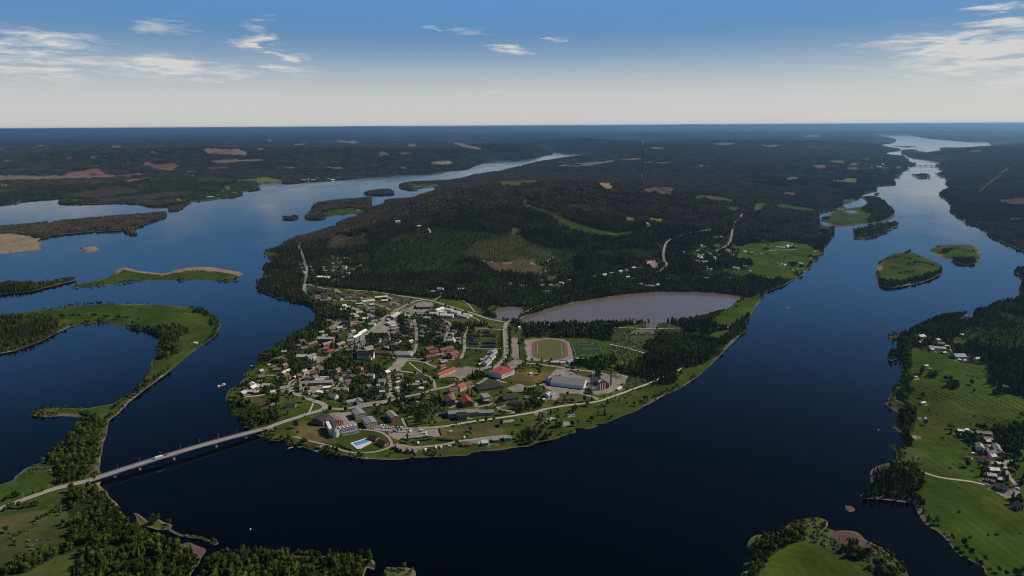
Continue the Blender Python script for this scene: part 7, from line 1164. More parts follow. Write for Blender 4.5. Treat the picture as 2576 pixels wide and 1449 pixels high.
carrow('T4', (60, 970), (150, 972), 8, 'parked beside the lone brick block', 'cars by the brick block'); carrow('T4', (45, 1003), (180, 1008), 9, 'parked beside the lone brick block', 'cars by the brick block'); carrow('T4', (230, 998), (360, 996), 7, 'parked beside the lone brick block', 'cars by the brick block', skip=.3)
carrow('T4', (275, 1060), (400, 1055), 9, 'parked in the river car park', 'cars in the river car park', skip=.15); carrow('T4', (380, 1098), (470, 1094), 7, 'parked in the river car park', 'cars in the river car park', skip=.15); carrow('T4', (330, 1148), (500, 1138), 11, 'parked in the river car park', 'cars in the river car park', skip=.3)
carrow('T3', (1180, 468), (1250, 462), 5, 'parked by the low red supermarket', 'cars by the red supermarket'); carrow('T1', (2450, 745), (2574, 735), 6, 'parked on the store square', 'cars on the store square'); carrow('T1', (2050, 530), (2140, 580), 7, 'parked by the estate garages', 'cars by the estate garages', skip=.4); carrow('T5', (400, 484), (460, 488), 5, 'parked at the big grey sports hall', 'cars by the sports hall', skip=0)
for fr, x, y, c, n_ in (('T2', 1008, 425, 'white', 'driving on the main road past the white blocks'), ('T2', 1800, 665, 'white', 'driving toward the dam junction'), ('T2', 1905, 685, 'silver', 'waiting at the dam junction'), ('T2', 1890, 1222, 'dark grey', 'driving on the wide straight road'), ('T5', 530, 455, 'white', 'parked on the yard behind the sports hall'), ('T5', 385, 612, 'white', 'parked in front of the sports hall'), ('R2', 2290, 1043, 'red', 'parked by the riverside farm lane'), ('R2', 2430, 1120, 'blue', 'parked near the timber yard'), ('T3', 1495, 684, 'black', 'parked by the low grey villa'), ('T3', 1740, 1030, 'white', 'parked at the hotel entrance'), ('T3', 1115, 870, 'silver', 'parked behind the hotel'), ('T4', 850, 160, 'white', 'parked beside the care home drive'), ('V3', 575, 790, 'dark grey', 'driving on the highway bend')):
    p = wpt(fr, x, y); car(p[0], p[1], p[2]+.25, rnd.uniform(0, 3.1), c, n_, 'single cars about the town')
s = BL*.36; p = e0+bdir*s; o = thing('lorry', (p[0], p[1]-1.6, deckz(s)+.02), math.atan2(bdir[1], bdir[0])); tag(o, 'white lorry driving across the bridge', 'lorry'); v, f = [], []; box(v, f, -5, 3.5, -1.25, 1.25, .9, 3.7, True); link_mesh('cargo_box', v, f, M['white'], parent=o); v, f = [], []; box(v, f, 3.8, 5.8, -1.2, 1.2, .6, 3.0, True); link_mesh('cab', v, f, M['white'], parent=o); v, f = [], []; box(v, f, -4.6, -2.6, -1.2, 1.2, 0, .9); box(v, f, 3.9, 5, -1.2, 1.2, 0, .6); link_mesh('wheels', v, f, M['rubber'], parent=o)
s = BL*.395; p = e0+bdir*s; car(p[0], p[1]+1.0, deckz(s)+.02, math.atan2(bdir[1], bdir[0]), 'black', 'driving ahead of the lorry on the bridge', 'cars on the bridge')
p = wpt('T3', 1035, 848, 5.2); car(p[0], p[1], 5.0, .3, 'silver', 'driving down the ramp to the bridge', 'cars on the bridge')
def caravan(fr, x, y, rz, lab):
    p = wpt(fr, x, y); o = thing('caravan', p, rz); tag(o, lab, 'caravan', 'caravans on the camping ground'); pr = [(-3, .5), (-3.1, 1.4), (-2.7, 2.7), (2.5, 2.8), (3.1, 1.7), (3.0, .5)]; n_ = len(pr); v = [(a_, s_*1.15, z_) for s_ in (-1, 1) for a_, z_ in pr]
    link_mesh('body', v, [(i, i+1, n_+i+1, n_+i) for i in range(n_-1)]+[tuple(range(n_))[::-1], tuple(range(n_, 2*n_))], M['white'], parent=o); v, f = [], []; box(v, f, -1.5, 1.2, -1.2, -1.15, 1.4, 2.1); box(v, f, -1.5, 1.2, 1.15, 1.2, 1.4, 2.1); link_mesh('window', v, f, M['glass'], parent=o); v, f = [], []; box(v, f, -.5, .5, -1.1, 1.1, 0, .6); link_mesh('wheels', v, f, M['rubber'], parent=o); footprint_block(p[0], p[1], rz, 7, 4, 3, 3)
for fr, x, y, rz, l in (('T4', 650, 1290, 1.2, 'leftmost white caravan of the riverside row'), ('T4', 785, 1262, 1.4, 'second white caravan of the riverside row from the left'), ('T4', 853, 1262, 1.5, 'third white caravan of the riverside row from the left'), ('T4', 963, 1245, .1, 'long white caravan at the right end of the riverside row'), ('T4', 555, 1205, 1.4, 'white caravan between the dark hedges'), ('T4', 975, 1060, .4, 'white caravan alone on the brown meadow'), ('T4', 1152, 1135, 1.5, 'white caravan behind the red service house'), ('T4', 1345, 1215, .6, 'white caravan beside the blue kiosk'), ('T4', 455, 1052, 1.3, 'white caravan in the river car park, upper row'), ('T4', 590, 1045, .1, 'white caravan in the middle of the river car park'), ('T4', 622, 1078, .2, 'small white caravan on the empty car park bays'), ('T4', 658, 1075, 1.5, 'white caravan by the car park dividing line, upper'), ('T4', 660, 1112, .1, 'white caravan by the car park dividing line, lower'), ('R2', 1780, 606, .1, 'pale caravan on the grass by the riverside farm'), ('T5', 600, 472, .1, 'pale caravan on the lawn behind the sports hall')): caravan(fr, x, y, rz, l)
def boat(fr, x, y, rz, L_, lab, m='white'):
    p = wpt(fr, x, y, 0); o = thing('boat', (p[0], p[1], 0), rz); tag(o, lab, 'boat'); v = [(-L_/2, -L_*.16, .7), (L_*.2, -L_*.17, .75), (L_/2, 0, 1.0), (L_*.2, L_*.17, .75), (-L_/2, L_*.16, .7), (-L_/2, -L_*.1, -.2), (L_*.2, -L_*.1, -.2), (L_*.42, 0, 0), (L_*.2, L_*.1, -.2), (-L_/2, L_*.1, -.2)]
    link_mesh('hull', v, [(0, 1, 6, 5), (1, 2, 7, 6), (2, 3, 8, 7), (3, 4, 9, 8), (4, 0, 5, 9), (0, 4, 3, 2, 1)], M['white'], parent=o); v, f = [], []; box(v, f, -L_*.15, L_*.12, -L_*.1, L_*.1, .7, 1.9); link_mesh('cabin', v, f, M['white'], parent=o)
    return o
boat('R', 200, 392, 1.9, 9, 'small white motor boat drawing a wake on the right river'); boat('R2', 410, 259, .3, 4, 'tiny white rowing boat off the right bank'); boat('F4', 1597, 893, 2.2, 11, 'white boat with dark wake in the upper right river'); boat('F2', 800, 574, .2, 14, 'white boat near the far left shore'); boat('B1', 2522, 981, 1, 2.5, 'tiny white buoy-like boat on the dark lower river'); boat('T3', 340, 208, .1, 6, 'white boat moored off the west bank point'); boat('F1', 200, 1303, .2, 9, 'white boat off the sandy bar at far left')
p = wpt('M1', 2228, 1172, 0); o = thing('timber_raft', (p[0], p[1], 0), 1.0); tag(o, 'moored raft with small structures on the left river', 'raft'); v, f = [], []; box(v, f, -9, 9, -2.5, 2.5, -.2, .5); link_mesh('deck', v, f, M['concrete'], parent=o)
for x in (-6, 0, 5.5): v, f = [], []; box(v, f, x-1.6, x+1.6, -1.5, 1.5, .5, 2.6); link_mesh('hut', v, f, M['white'] if x else WM['B'], parent=o)
def wake(P0, d, L_, half):
    v, f = [], []; 
    for s_ in (-1, 1):
        for k in range(16):
            t_ = (k+1)*L_/16; a_ = math.atan2(d[1], d[0])+s_*half; x, y = P0[0]+math.cos(a_)*t_, P0[1]+math.sin(a_)*t_; n_ = len(v); q_ = a_-s_*.55; w_ = 5+t_*.05
            v += [(x-math.cos(q_)*w_, y-math.sin(q_)*w_, .01), (x, y, .22), (x+math.cos(q_)*w_, y+math.sin(q_)*w_, .01), (x+math.cos(q_)*w_+1.5*math.cos(a_), y+math.sin(q_)*w_+1.5*math.sin(a_), .01), (x+2.2*math.cos(a_), y+2.2*math.sin(a_), .22), (x-math.cos(q_)*w_+1.5*math.cos(a_), y-math.sin(q_)*w_+1.5*math.sin(a_), .01)]; f += [(n_, n_+1, n_+4, n_+5), (n_+1, n_+2, n_+3, n_+4)]
    return link_mesh('wake_ripples', v, f, M['water'])
p = wpt('R', 200, 392, 0); o = wake(p[:2], (.15, 1), 170, .38); struct(o, 'stuff', 'v-shaped wake ripples behind the motor boat')
p = wpt('F4', 1597, 893, 0); q2 = wpt('F4', 1530, 840, 0); o = wake(p[:2], q2[:2]-p[:2], 500, .12); struct(o, 'stuff', 'long thin wake in the upper right river')
# rocks and gravel heap, timber piles
M['rock'] = mat('pale_rock', (.42, .38, .33), .9, .2, var=.2, scale=.8); M['sandheap'] = mat('gravel_heap', (.30, .25, .19), .95, .1, var=.2, scale=.5)
def rocks(fr, s, n_, size, label):
    P = np.array(C(fr, s)); cx, cy_ = P.mean(0); v, f = [], []
    for _ in range(n_):
        k = rnd.randrange(len(P)); t_ = rnd.random(); q = P[k]*(1-t_)+P[(k+1) % len(P)]*t_; u = rnd.random()**.5; q = np.array([cx, cy_])*(1-u)+q*u; g = ground_at([q])[0]; r_ = size*rnd.uniform(.5, 1.3); b0 = len(v)
        for z_, rr_ in ((-.3, 1), (.45, .8), (.8, .35)):
            for a_ in range(5): v.append((g[0]+r_*rr_*math.cos(a_*1.257+_)*rnd.uniform(.8, 1.2), g[1]+r_*rr_*math.sin(a_*1.257+_)*rnd.uniform(.8, 1.2), g[2]+r_*z_))
        for j in (0, 5): f += [(b0+j+k2, b0+j+(k2+1) % 5, b0+j+5+(k2+1) % 5, b0+j+5+k2) for k2 in range(5)]
        f.append(tuple(b0+10+k2 for k2 in range(5)))
    o = link_mesh('rocks', v, f, M['rock']); struct(o, 'stuff', label)
rocks('T5', '500,1010 560,985 640,985 640,1020 560,1035', 90, 1.3, 'heap of pale boulders in the river meadow'); rocks('T5', '120,980 200,1005 270,990 285,975 240,1000', 26, .8, 'row of boulders round the turning place'); rocks('T2', '2090,660 2200,600 2330,530 2300,560 2150,640', 130, 1.4, 'riprap boulders along the dam road'); rocks('R2', '640,710 700,745 760,750 600,735', 40, .9, 'scattered shore stones on the right bank'); rocks('R2', '1850,330 2000,330 2060,370 1900,350', 60, 1.2, 'stacks of stored building stuff behind the farm') ; rocks('R2', '2180,1120 2380,1120 2400,1230 2250,1200', 70, 1.2, 'piles of boards and goods in the timber yard')
for fr, x, y, r_, hh_, l in (('T5', 1180, 500, 9, 6, 'left gravel heap in the heating plant yard'), ('T5', 1240, 515, 11, 6, 'right gravel heap in the heating plant yard'), ('T5', 253, 628, 4, 2.5, 'small gravel heap in front of the sports hall')):
    p = wpt(fr, x, y); o = thing('gravel_heap', p); tag(o, l, 'gravel heap'); v, f = cone([(r_, -.3), (r_*.6, hh_*.5), (r_*.12, hh_)], 11); v = [(a_*rnd.uniform(.85, 1.15)*1.4, b_*rnd.uniform(.85, 1.15), c_) for a_, b_, c_ in v]; link_mesh('heap', v, f, M['sandheap'], parent=o)
for i, (fr, x, y, L_, a_) in enumerate((('T3', 845, 1262, 9, .6), ('T3', 1830, 1385, 6, 1.2), ('T1', 400, 1342, 7, .1), ('R2', 778, 315, 8, -.1), ('T1', 780, 342, 9, .4))):
    p = wpt(fr, x, y, 0); o = thing('jetty', (p[0], p[1], 0), a_); tag(o, ['wooden jetty on the bank below the hotel', 'small jetty below the pool park', 'jetty at the west bank lawn', 'jetty by the boat sheds on the right bank', 'jetty at the northern shore of the bay'][i], 'jetty'); v, f = [], []; box(v, f, -L_/2, L_/2, -1, 1, .45, .7, True); link_mesh('deck', v, f, M['gravel_road'], parent=o)
    for x_ in (-L_/2+.5, L_/2-.5): v, f = [], []; box(v, f, x_-.15, x_+.15, -.9, .9, -1, .45); link_mesh('support', v, f, M['rubber'], parent=o)
# ---------------------------------------------------------------- gravel yards and worn ground beside the houses
YARD = np.zeros_like(NOT)
for (cx, cy_, L, w) in BUILT:
    if math.hypot(cx, cy_) > 3000 or rnd.random() < .25: continue
    a_ = rnd.random()*6.28; r1, r2 = rnd.uniform(4, 7)+w*.35, rnd.uniform(3, 5); ox, oy = cx+math.cos(a_)*(w/2+2.5), cy_+math.sin(a_)*(w/2+2.5)
    U, Q = np.meshgrid(np.arange(-r1, r1, 1.0), np.arange(-r2, r2, 1.0)); k_ = (U/r1)**2+(Q/r2)**2 < 1.1; U, Q = U[k_], Q[k_]; b_ = rnd.random()*3.14
    X = ox+U*math.cos(b_)-Q*math.sin(b_); Y = oy+U*math.sin(b_)+Q*math.cos(b_); i = ((Y-NY0)/NC).astype(int); j = ((X-NX0)/NC).astype(int); ok = (i >= 0) & (i < YARD.shape[0]) & (j >= 0) & (j < YARD.shape[1]); YARD[i[ok], j[ok]] = True
i = ((V[:, 1]-NY0)/NC).astype(int); j = ((V[:, 0]-NX0)/NC).astype(int); ok = (i >= 0) & (i < YARD.shape[0]) & (j >= 0) & (j < YARD.shape[1]); yv = np.zeros(len(V), bool); yv[ok] = YARD[i[ok], j[ok]]
col[yv] = np.array([.20, .175, .145])*(.7+.6*vnoise(V[yv, 0], V[yv, 1], 9, 91)[:, None])
ground.data.color_attributes['Col'].data.foreach_set('color', np.concatenate([col, np.ones((len(col), 1))], 1).astype(np.float32).ravel())
# ---------------------------------------------------------------- trees
M['spruce'] = foliage('spruce_needles', (.026, .034, .010), (.046, .055, .016)); M['pine'] = foliage('pine_needles', (.125, .092, .063), (.074, .066, .036)); M['birch'] = foliage('birch_leaves', (.040, .058, .009), (.070, .090, .015))
M['willow'] = foliage('willow_leaves', (.095, .125, .042), (.15, .185, .07)); M['young'] = foliage('young_trees', (.048, .066, .014), (.080, .095, .024)); M['trunk'] = mat('bark', (.10, .08, .06), .95, .1, rand=.5); M['bbark'] = mat('birch_bark', (.42, .40, .37), .9, .1)
tr_ = random.Random(11)
def trunk_geo(h, r=.16, seg=5, top=.6):
    v = [(r*q*math.cos(k*math.tau/seg)+dx, r*q*math.sin(k*math.tau/seg), z) for q, z, dx in ((1.3, -.4, 0), (.9, h*.3, .1), (.5, h*top, .2)) for k in range(seg)]
    return v, [(j*seg+k, j*seg+(k+1) % seg, (j+1)*seg+(k+1) % seg, (j+1)*seg+k) for j in range(2) for k in range(seg)]
def spruce_geo(h, R_, tiers=6, sp=9):
    v, f = [], []
    for i in range(tiers):
        t_ = i/tiers; z0 = h*(.10+.86*t_); r = R_*(1-t_)**.8*tr_.uniform(.85, 1.15)+.12; ztop = z0+h*(.30-.06*t_); ztop = min(ztop, h) if i < tiers-1 else h; ph = tr_.random()*6; n_ = len(v); v.append((tr_.uniform(-.1, .1), tr_.uniform(-.1, .1), ztop))
        for k in range(sp): a_ = ph+k*math.tau/sp; q = r*(1 if k % 2 else .62)*tr_.uniform(.8, 1.2); v.append((q*math.cos(a_), q*math.sin(a_), z0-q*.16+tr_.uniform(-.2, .2)))
        f += [(n_, n_+1+k, n_+1+(k+1) % sp) for k in range(sp)]
    return v, f
def leafy_geo(h, R_, z0, n_q, size, core=.62, squash=1.0, lumps=5):
    v, f = [], []; cz_ = (z0+h)/2; hz_ = (h-z0)/2
    L_ = [(0, 0, cz_, R_*.8, hz_*.85)]+[(R_*.5*math.cos(a_), R_*.5*math.sin(a_), cz_+tr_.uniform(-.55, .55)*hz_, R_*tr_.uniform(.4, .62), hz_*tr_.uniform(.3, .5)) for a_ in [tr_.random()*6.28 for _ in range(lumps)]]
    for x, y, z, r, q in L_:          # inner masses
        n_ = len(v); v += [(x, y, z+q*core*1.15), (x, y, z-q*core)]; 
        for zz, rr_ in ((.5, .8), (-.35, .85)): v += [(x+r*core*rr_*math.cos(k*1.047+zz), y+r*core*rr_*math.sin(k*1.047+zz), z+zz*q*core) for k in range(6)]
        for k in range(6): a_, b_ = n_+2+k, n_+2+(k+1) % 6; f += [(n_, a_, b_), (a_, a_+6, b_+6), (a_, b_+6, b_), (n_+1, b_+6, a_+6)]
    for i in range(n_q):
        x0, y0, z_, r, q = L_[tr_.randrange(len(L_))]; u = tr_.uniform(-1, 1); a_ = tr_.random()*6.283; s = math.sqrt(1-u*u); k = tr_.uniform(.65, 1.08); d = Vector((s*math.cos(a_), s*math.sin(a_), u)); P_ = Vector((x0+d.x*r*k, y0+d.y*r*k, z_+u*q*k))
        if P_.z < z0*.8: continue
        nn = (d+Vector((tr_.uniform(-.8, .8), tr_.uniform(-.8, .8), tr_.uniform(-.2, .9)))).normalized(); t1 = nn.orthogonal().normalized(); t1 = (Matrix.Rotation(tr_.random()*6, 3, nn) @ t1); t2 = nn.cross(t1); sz = size*tr_.uniform(.6, 1.25); b0 = len(v)
        for ca_, cb_ in ((-1, -.3), (0, -1), (1, -.2), (.3, 1)): v.append(tuple(P_+t1*ca_*sz*.5+t2*cb_*sz*.5))
        f.append((b0, b0+1, b0+2, b0+3))
    return v, f
def mkmesh(name, parts):
    v, f, fm, ms = [], [], [], []
    for vv, ff, m in parts:
        if m not in ms: ms.append(m)
        n_ = len(v); v += vv; f += [tuple(n_+i for i in q) for q in ff]; fm += [ms.index(m)]*len(ff)
    me_ = bpy.data.meshes.new(name); me_.from_pydata(v, [], f)
    for m in ms: me_.materials.append(m)
    me_.polygons.foreach_set('material_index', fm); return me_
KN = ['spruce', 'spruce', 'pine', 'pine', 'birch', 'birch', 'birch', 'bush', 'bush', 'young']
GEO = []
for h, R_ in ((16, 2.9), (13, 2.6)): GEO.append((trunk_geo(h, .17), spruce_geo(h, R_), 'trunk', 'spruce'))
for h, R_ in ((15.5, 2.4), (13, 2.2)): GEO.append((trunk_geo(h, .18, top=.85), leafy_geo(h, R_, h*.42, 60, 1.5, lumps=3), 'trunk', 'pine'))
for h, R_ in ((14.5, 3.9), (12, 3.4), (10, 3.4)): GEO.append((trunk_geo(h, .15), leafy_geo(h, R_, h*.12, 130, 1.5), 'bbark', 'birch'))
for h, R_ in ((3.8, 2.8), (2.6, 2.3)): GEO.append((trunk_geo(h, .06, 3), leafy_geo(h, R_, .1, 60, .95, lumps=4), 'trunk', 'willow'))
GEO.append((trunk_geo(4, .08, 3), leafy_geo(5.0, 1.3, .5, 34, .9, lumps=1), 'trunk', 'young'))
KH = [16, 13, 15.5, 13, 14.5, 12, 10, 3.8, 2.6, 5]
FULL = [mkmesh(KN[i]+'_tree', [(*g[0], M[g[2]]), (*g[1], M[g[3]])]) for i, g in enumerate(GEO)]
def simple_tree(kind, h):
    if kind == 'spruce':
        R_ = h*.17; v = [(0, 0, h)]+[(R_*math.cos(k*1.257), R_*math.sin(k*1.257), h*.12) for k in range(5)]+[(0, 0, h*.6)]; return v, [(0, 1+k, 1+(k+1) % 5) for k in range(5)]
    R_ = h*.2; v = [(0, 0, h)]+[(R_*math.cos(k*1.257)*tr_.uniform(.7, 1.2), R_*math.sin(k*1.257)*tr_.uniform(.7, 1.2), h*.68) for k in range(5)]+[(R_*.8*math.cos(k*1.257), R_*.8*math.sin(k*1.257), h*.25) for k in range(5)]
    f = [(0, 1+k, 1+(k+1) % 5) for k in range(5)]+[(1+k, 6+k, 6+(k+1) % 5, 1+(k+1) % 5) for k in range(5)]; return v, f
def clump(n_, size, mix, hs):
    parts = []
    for i in range(n_):
        x, y = tr_.uniform(-size/2, size/2), tr_.uniform(-size/2, size/2); kd = tr_.choice(mix); v, f = simple_tree('spruce' if kd == 'spruce' else 'x', hs*tr_.uniform(.65, 1.2)); parts.append(([(a_+x, b_+y, c_) for a_, b_, c_ in v], f, M[kd]))
    return mkmesh('tree_clump', parts)
i0 = len(FULL)
FULL += [clump(8, 18, ['spruce', 'spruce', 'pine', 'spruce', 'birch'], 13), clump(8, 18, ['pine', 'pine', 'spruce'], 13), clump(10, 18, ['young', 'birch', 'young'], 7), clump(8, 18, ['birch', 'spruce', 'birch'], 12), clump(34, 64, ['spruce', 'pine', 'spruce'], 16), clump(34, 64, ['pine', 'spruce', 'pine', 'birch'], 16)]
# --- where they stand
# zone: (share of grid spots filled, [(kind, weight)], size)
ZT = {0: (.80, [(0, 3), (1, 3), (2, 1), (5, 1)], 1.0), 1: (.80, [(2, 4), (3, 3), (0, 1), (1, 1)], 1.0), 2: (.60, [(9, 6), (1, 1), (6, 1)], .95), 3: (.07, [(9, 3), (2, 1), (7, 1)], .8), 4: (.30, [(9, 5), (1, 1), (7, 2)], .8), 5: (.003, [(6, 1), (7, 2)], .9), 6: (.03, [(7, 4), (9, 2), (6, 1)], .9),
      7: (.60, [(4, 2), (5, 4), (6, 4), (1, 2), (0, 1), (7, 3)], 1.0), 8: (.010, [(5, 1), (6, 2), (7, 2)], .85), 9: (.01, [(9, 1)], .8), 10: (.09, [(8, 1)], .8), 11: (0, [(6, 1)], 1), 12: (.84, [(4, 4), (5, 4), (0, 2), (1, 2), (6, 2)], 1.0), 13: (.72, [(7, 5), (8, 6), (9, 1)], 1.0), 14: (0, [(6, 1)], 1), 15: (.03, [(9, 1)], .8),
      16: (.045, [(5, 2), (6, 3), (1, 1), (7, 2)], 1.0), 17: (.004, [(7, 1)], .8), 18: (0, [(7, 1)], 1)}
def jgrid(spacing, r0, r1, a0=-46, a1=46):
    n_ = int(r1*1.5/spacing); xs = np.arange(-r1, r1, spacing); ys = np.arange(0, r1, spacing); X, Y = np.meshgrid(xs, ys); X = X.ravel(); Y = Y.ravel()
    X = X+rng.uniform(-.48, .48, len(X))*spacing; Y = Y+rng.uniform(-.48, .48, len(Y))*spacing; r_ = np.hypot(X, Y); a_ = np.degrees(np.arctan2(X, Y)); m = (r_ >= r0) & (r_ < r1) & (a_ > a0) & (a_ < a1); return X[m], Y[m]
def scatter(spacing, r0, r1, chunkmap=None):
    X, Y = jgrid(spacing, r0, r1); px_, py_, _ = project(X, Y, np.full(len(X), 3.)); m = (py_ < 1620) & (px_ > -330) & (px_ < 2900); X, Y = X[m], Y[m]
    sd = land_sd(X, Y); m = sd > 3.5; X, Y, sd = X[m], Y[m], sd[m]; z = height(X, Y, sd); px_, py_, _ = project(X, Y, z); zn = zone_at(px_, py_)
    DT = np.array([ZT[k][0] for k in range(19)]); dens = DT[zn]; qx, qy, _ = project(X, Y, z+(12 if spacing > 10 else 7)); dens = np.where(np.hypot(X, Y) > 2300, np.minimum(dens, DT[zone_at(qx, qy)]*1.4), dens)
    dens = dens*np.clip(.55+.9*(fbm(X, Y, 38, 41)-.0), .3, 1.25)
    gap = np.isin(zn, (12, 13, 7)) ; dens = np.where(gap, dens*sst(.24, .42, fbm(X, Y, 45, 43)), dens)
    forest = np.isin(zn, (0, 1, 2)) & (np.hypot(X, Y) > 2000); dens = np.where(forest, dens*sst(.22, .36, fbm(X, Y, 120, 44)), dens)
    if spacing > 10: dens = np.where(np.isin(zn, (0, 1, 12)), np.minimum(dens*1.25, 1), dens)
    keep = (rng.random(len(X)) < dens) & ~blocked(X, Y); return X[keep], Y[keep], z[keep], zn[keep]
X, Y, Zz, zn = scatter(5.2, 560, 3000)
kk_ = np.zeros(len(X), int); sc = np.ones(len(X)); u = rng.random(len(X)); 
for zk, (_, ks, s_) in ZT.items():
    m = zn == zk
    if not m.any(): continue
    w_ = np.cumsum([b_ for _, b_ in ks])/sum(b_ for _, b_ in ks); kk_[m] = np.array([a_ for a_, _ in ks])[np.searchsorted(w_, u[m])]; sc[m] = s_
# stands differ: here birch, there spruce
st = fbm(X, Y, 130, 51); m = (zn == 12) & (st > .63) & (kk_ >= 4) & (Y > 1500); kk_[m] = rng.integers(0, 2, m.sum()); m = (zn == 12) & (Y < 1500) & (kk_ < 4) & (rng.random(len(X)) < .75); kk_[m] = 4; m = (zn == 0) & (st > .60) & (np.hypot(X, Y) < 2300); kk_[m] = 5; m = (zn == 1) & (st < .40); kk_[m] = rng.integers(0, 2, m.sum())
sc = sc*rng.uniform(.62, 1.22, len(X))
xs_, ys_ = jgrid(4.2, 560, 2800); q1, q2, _ = project(xs_, ys_, np.full(len(xs_), 2.)); m = (q2 < 1620) & (q1 > -330) & (q1 < 2900); xs_, ys_ = xs_[m], ys_[m]; s_ = land_sd(xs_, ys_)
m = (s_ > .8) & (s_ < 4+9*vnoise(xs_, ys_, 70, 81)) & (rng.random(len(xs_)) < 1.5*sst(.42, .62, fbm(xs_, ys_, 90, 82))) & ~blocked(xs_, ys_); xs_, ys_, s_ = xs_[m], ys_[m], s_[m]; z_s = height(xs_, ys_, s_); q1, q2, _ = project(xs_, ys_, z_s); m = ~np.isin(zone_at(q1, q2), (9, 10)); xs_, ys_, z_s = xs_[m], ys_[m], z_s[m]
X = np.concatenate([X, xs_]); Y = np.concatenate([Y, ys_]); Zz = np.concatenate([Zz, z_s]); kk_ = np.concatenate([kk_, rng.choice([7, 8, 8, 6], len(xs_))]); sc = np.concatenate([sc, rng.uniform(.5, 1.0, len(xs_))])
T = [X, Y, Zz, kk_, sc]
# rows and lone trees the picture shows
EX = []
def row(fr, s, gap, kinds, size=1.0, j=1.5):
    q = spline(G(fr, s)[:, :2], gap); 
    for x, y in q: EX.append((x+rnd.uniform(-j, j), y+rnd.uniform(-j, j), rnd.choice(kinds), size*rnd.uniform(.8, 1.15)))
row('M1', '0,470 130,452 240,434', 9, [4, 5, 6]); row('M1', '250,428 490,402', 8, [4, 5]); row('M1', '500,398 700,382 945,364', 8, [4, 5]); row('M1', '985,362 1250,357 1510,358', 8, [4, 5]); row('M1', '340,492 500,494', 7, [4, 5]); row('M1', '610,494 780,490 970,484', 7, [4, 5]); row('M1', '1045,496 1095,498', 6, [5]); row('M1', '1170,505 1290,512', 6, [4, 5])
row('M1', '1700,1015 1660,1060 1600,1090 1500,1150 1440,1195 1385,1240', 16, [4, 5]); row('M1', '1310,1290 1240,1340 1170,1400', 9, [4, 5, 6]); row('M1', '2020,420 2100,470', 7, [4, 5]); row('M1', '2150,520 2150,570', 7, [5, 6]); row('M1', '1300,110 1400,112 1440,108', 8, [7, 6], .7); row('M1', '1640,95 1700,90', 8, [7], .9); row('M1', '1770,100 1920,108', 10, [7], .9)
row('T2', '1865,800 1860,900 1865,1010 1870,1100 1860,1180 1830,1240 1780,1300', 8, [1, 5, 1], .95); row('T2', '1970,800 1985,900 1985,1000 1985,1100 1980,1200 1940,1280 1900,1310', 9, [1, 5], .9); row('T4', '1400,250 1450,240 1490,220', 5, [1, 0], .9); row('T4', '1540,360 1610,375', 5, [1, 5], .8)
row('B1', '60,790 150,755 230,770 310,750 400,735', 14, [5, 6], .9); row('B1', '50,690 130,660 220,640', 22, [5, 6], .8); row('B1', '480,590 390,620 340,620', 14, [6, 5], .8); row('B1', '130,1080 200,1030 300,990', 7, [6, 7], .7); row('B1', '350,915 420,870 500,830', 7, [6, 7], .75); row('B1', '580,780 620,830', 8, [5], .8)
row('T4', '0,1020 40,1022', 9, [5]); row('T4', '830,980 925,965 1090,950 1325,930 1530,910 1650,830 1995,815', 34, [5, 6], .95, 1); row('T4', '735,930 745,860', 6, [5], .9); row('T4', '1225,1050 1220,1150', 16, [5]); row('T4', '1115,1265 1122,1270', 8, [2], .9); row('T4', '1625,960 1630,985', 8, [5], 1); row('T4', '245,1055 330,1045', 12, [6], .7); row('T4', '375,1205 410,1200', 4, [7], 1.1); row('T4', '500,1185 520,1190', 4, [7], 1.1)
row('T3', '915,1000 920,1005', 8, [4], 1.15); row('T3', '1005,1210 1090,1230 1150,1260', 9, [4, 5], 1.0); row('T3', '810,1160 830,1180', 9, [4], 1.15); row('T3', '1310,1290 1390,1300', 12, [5], .95); row('T3', '1085,1090 1090,1092', 4, [7], .9); row('T3', '1185,1115 1190,1118', 4, [7], 1); row('T3', '1450,1195 1455,1198', 8, [6], .9); row('T3', '1650,1620', 8, [6]) if False else None
row('T3', '1620,870 1690,930', 4, [1], .6); row('T3', '1555,790 1560,790', 9, [5], 1); row('T3', '1350,790 1352,792', 9, [4], .95); row('T3', '560,720 570,730', 9, [4], 1.05); row('T3', '500,820 510,825', 9, [6], 1); row('T3', '680,680 690,690', 9, [4], 1); row('T3', '450,780 452,785', 9, [6], 1); row('T3', '540,540 560,600', 8, [4, 0]); row('T3', '1290,590 1295,595', 9, [4], 1.05); row('T3', '1210,620 1240,620', 5, [5, 1], .8)
row('R', '1780,1120 1840,1130', 12, [5], 1.05, 2); row('R', '2040,1160 2045,1165', 9, [5], 1); row('R', '2070,1240 2075,1243', 9, [5], .7); row('R', '1560,1300 1565,1305', 9, [5], 1); row('R', '1450,1240 1455,1245', 9, [5], 1); row('R2', '1695,785 1700,790', 9, [4], .95); row('R2', '1880,840 1885,845', 9, [3], 1.1); row('R2', '1740,400 1760,410', 8, [4], 1.15); row('R2', '1810,450 1820,452', 8, [5], .9); row('R2', '2085,1140 2090,1145', 9, [4], 1.05); row('R2', '1930,930 1950,890', 7, [0, 1], 1.2); row('R2', '1085,180 1090,182', 8, [5], .9)
row('R2', '2090,640 2300,690', 12, [5, 1], .9); row('R2', '2440,640 2521,700', 9, [5, 0], 1); row('R2', '2500,950 2480,1050', 9, [0, 4], 1.1); row('B2', '1640,600 1680,650', 6, [4, 5], 1); row('B2', '1760,740 1800,770 1840,800', 6, [4, 5, 7], 1); row('B2', '1890,880 1950,940', 6, [5, 7, 7], .9); row('B2', '2050,980 2110,1060', 6, [4, 5], 1.1); row('B2', '2180,1100 2300,1180 2420,1240', 8, [5, 7], .9); row('B2', '2500,1240 2560,1230', 7, [5, 4])
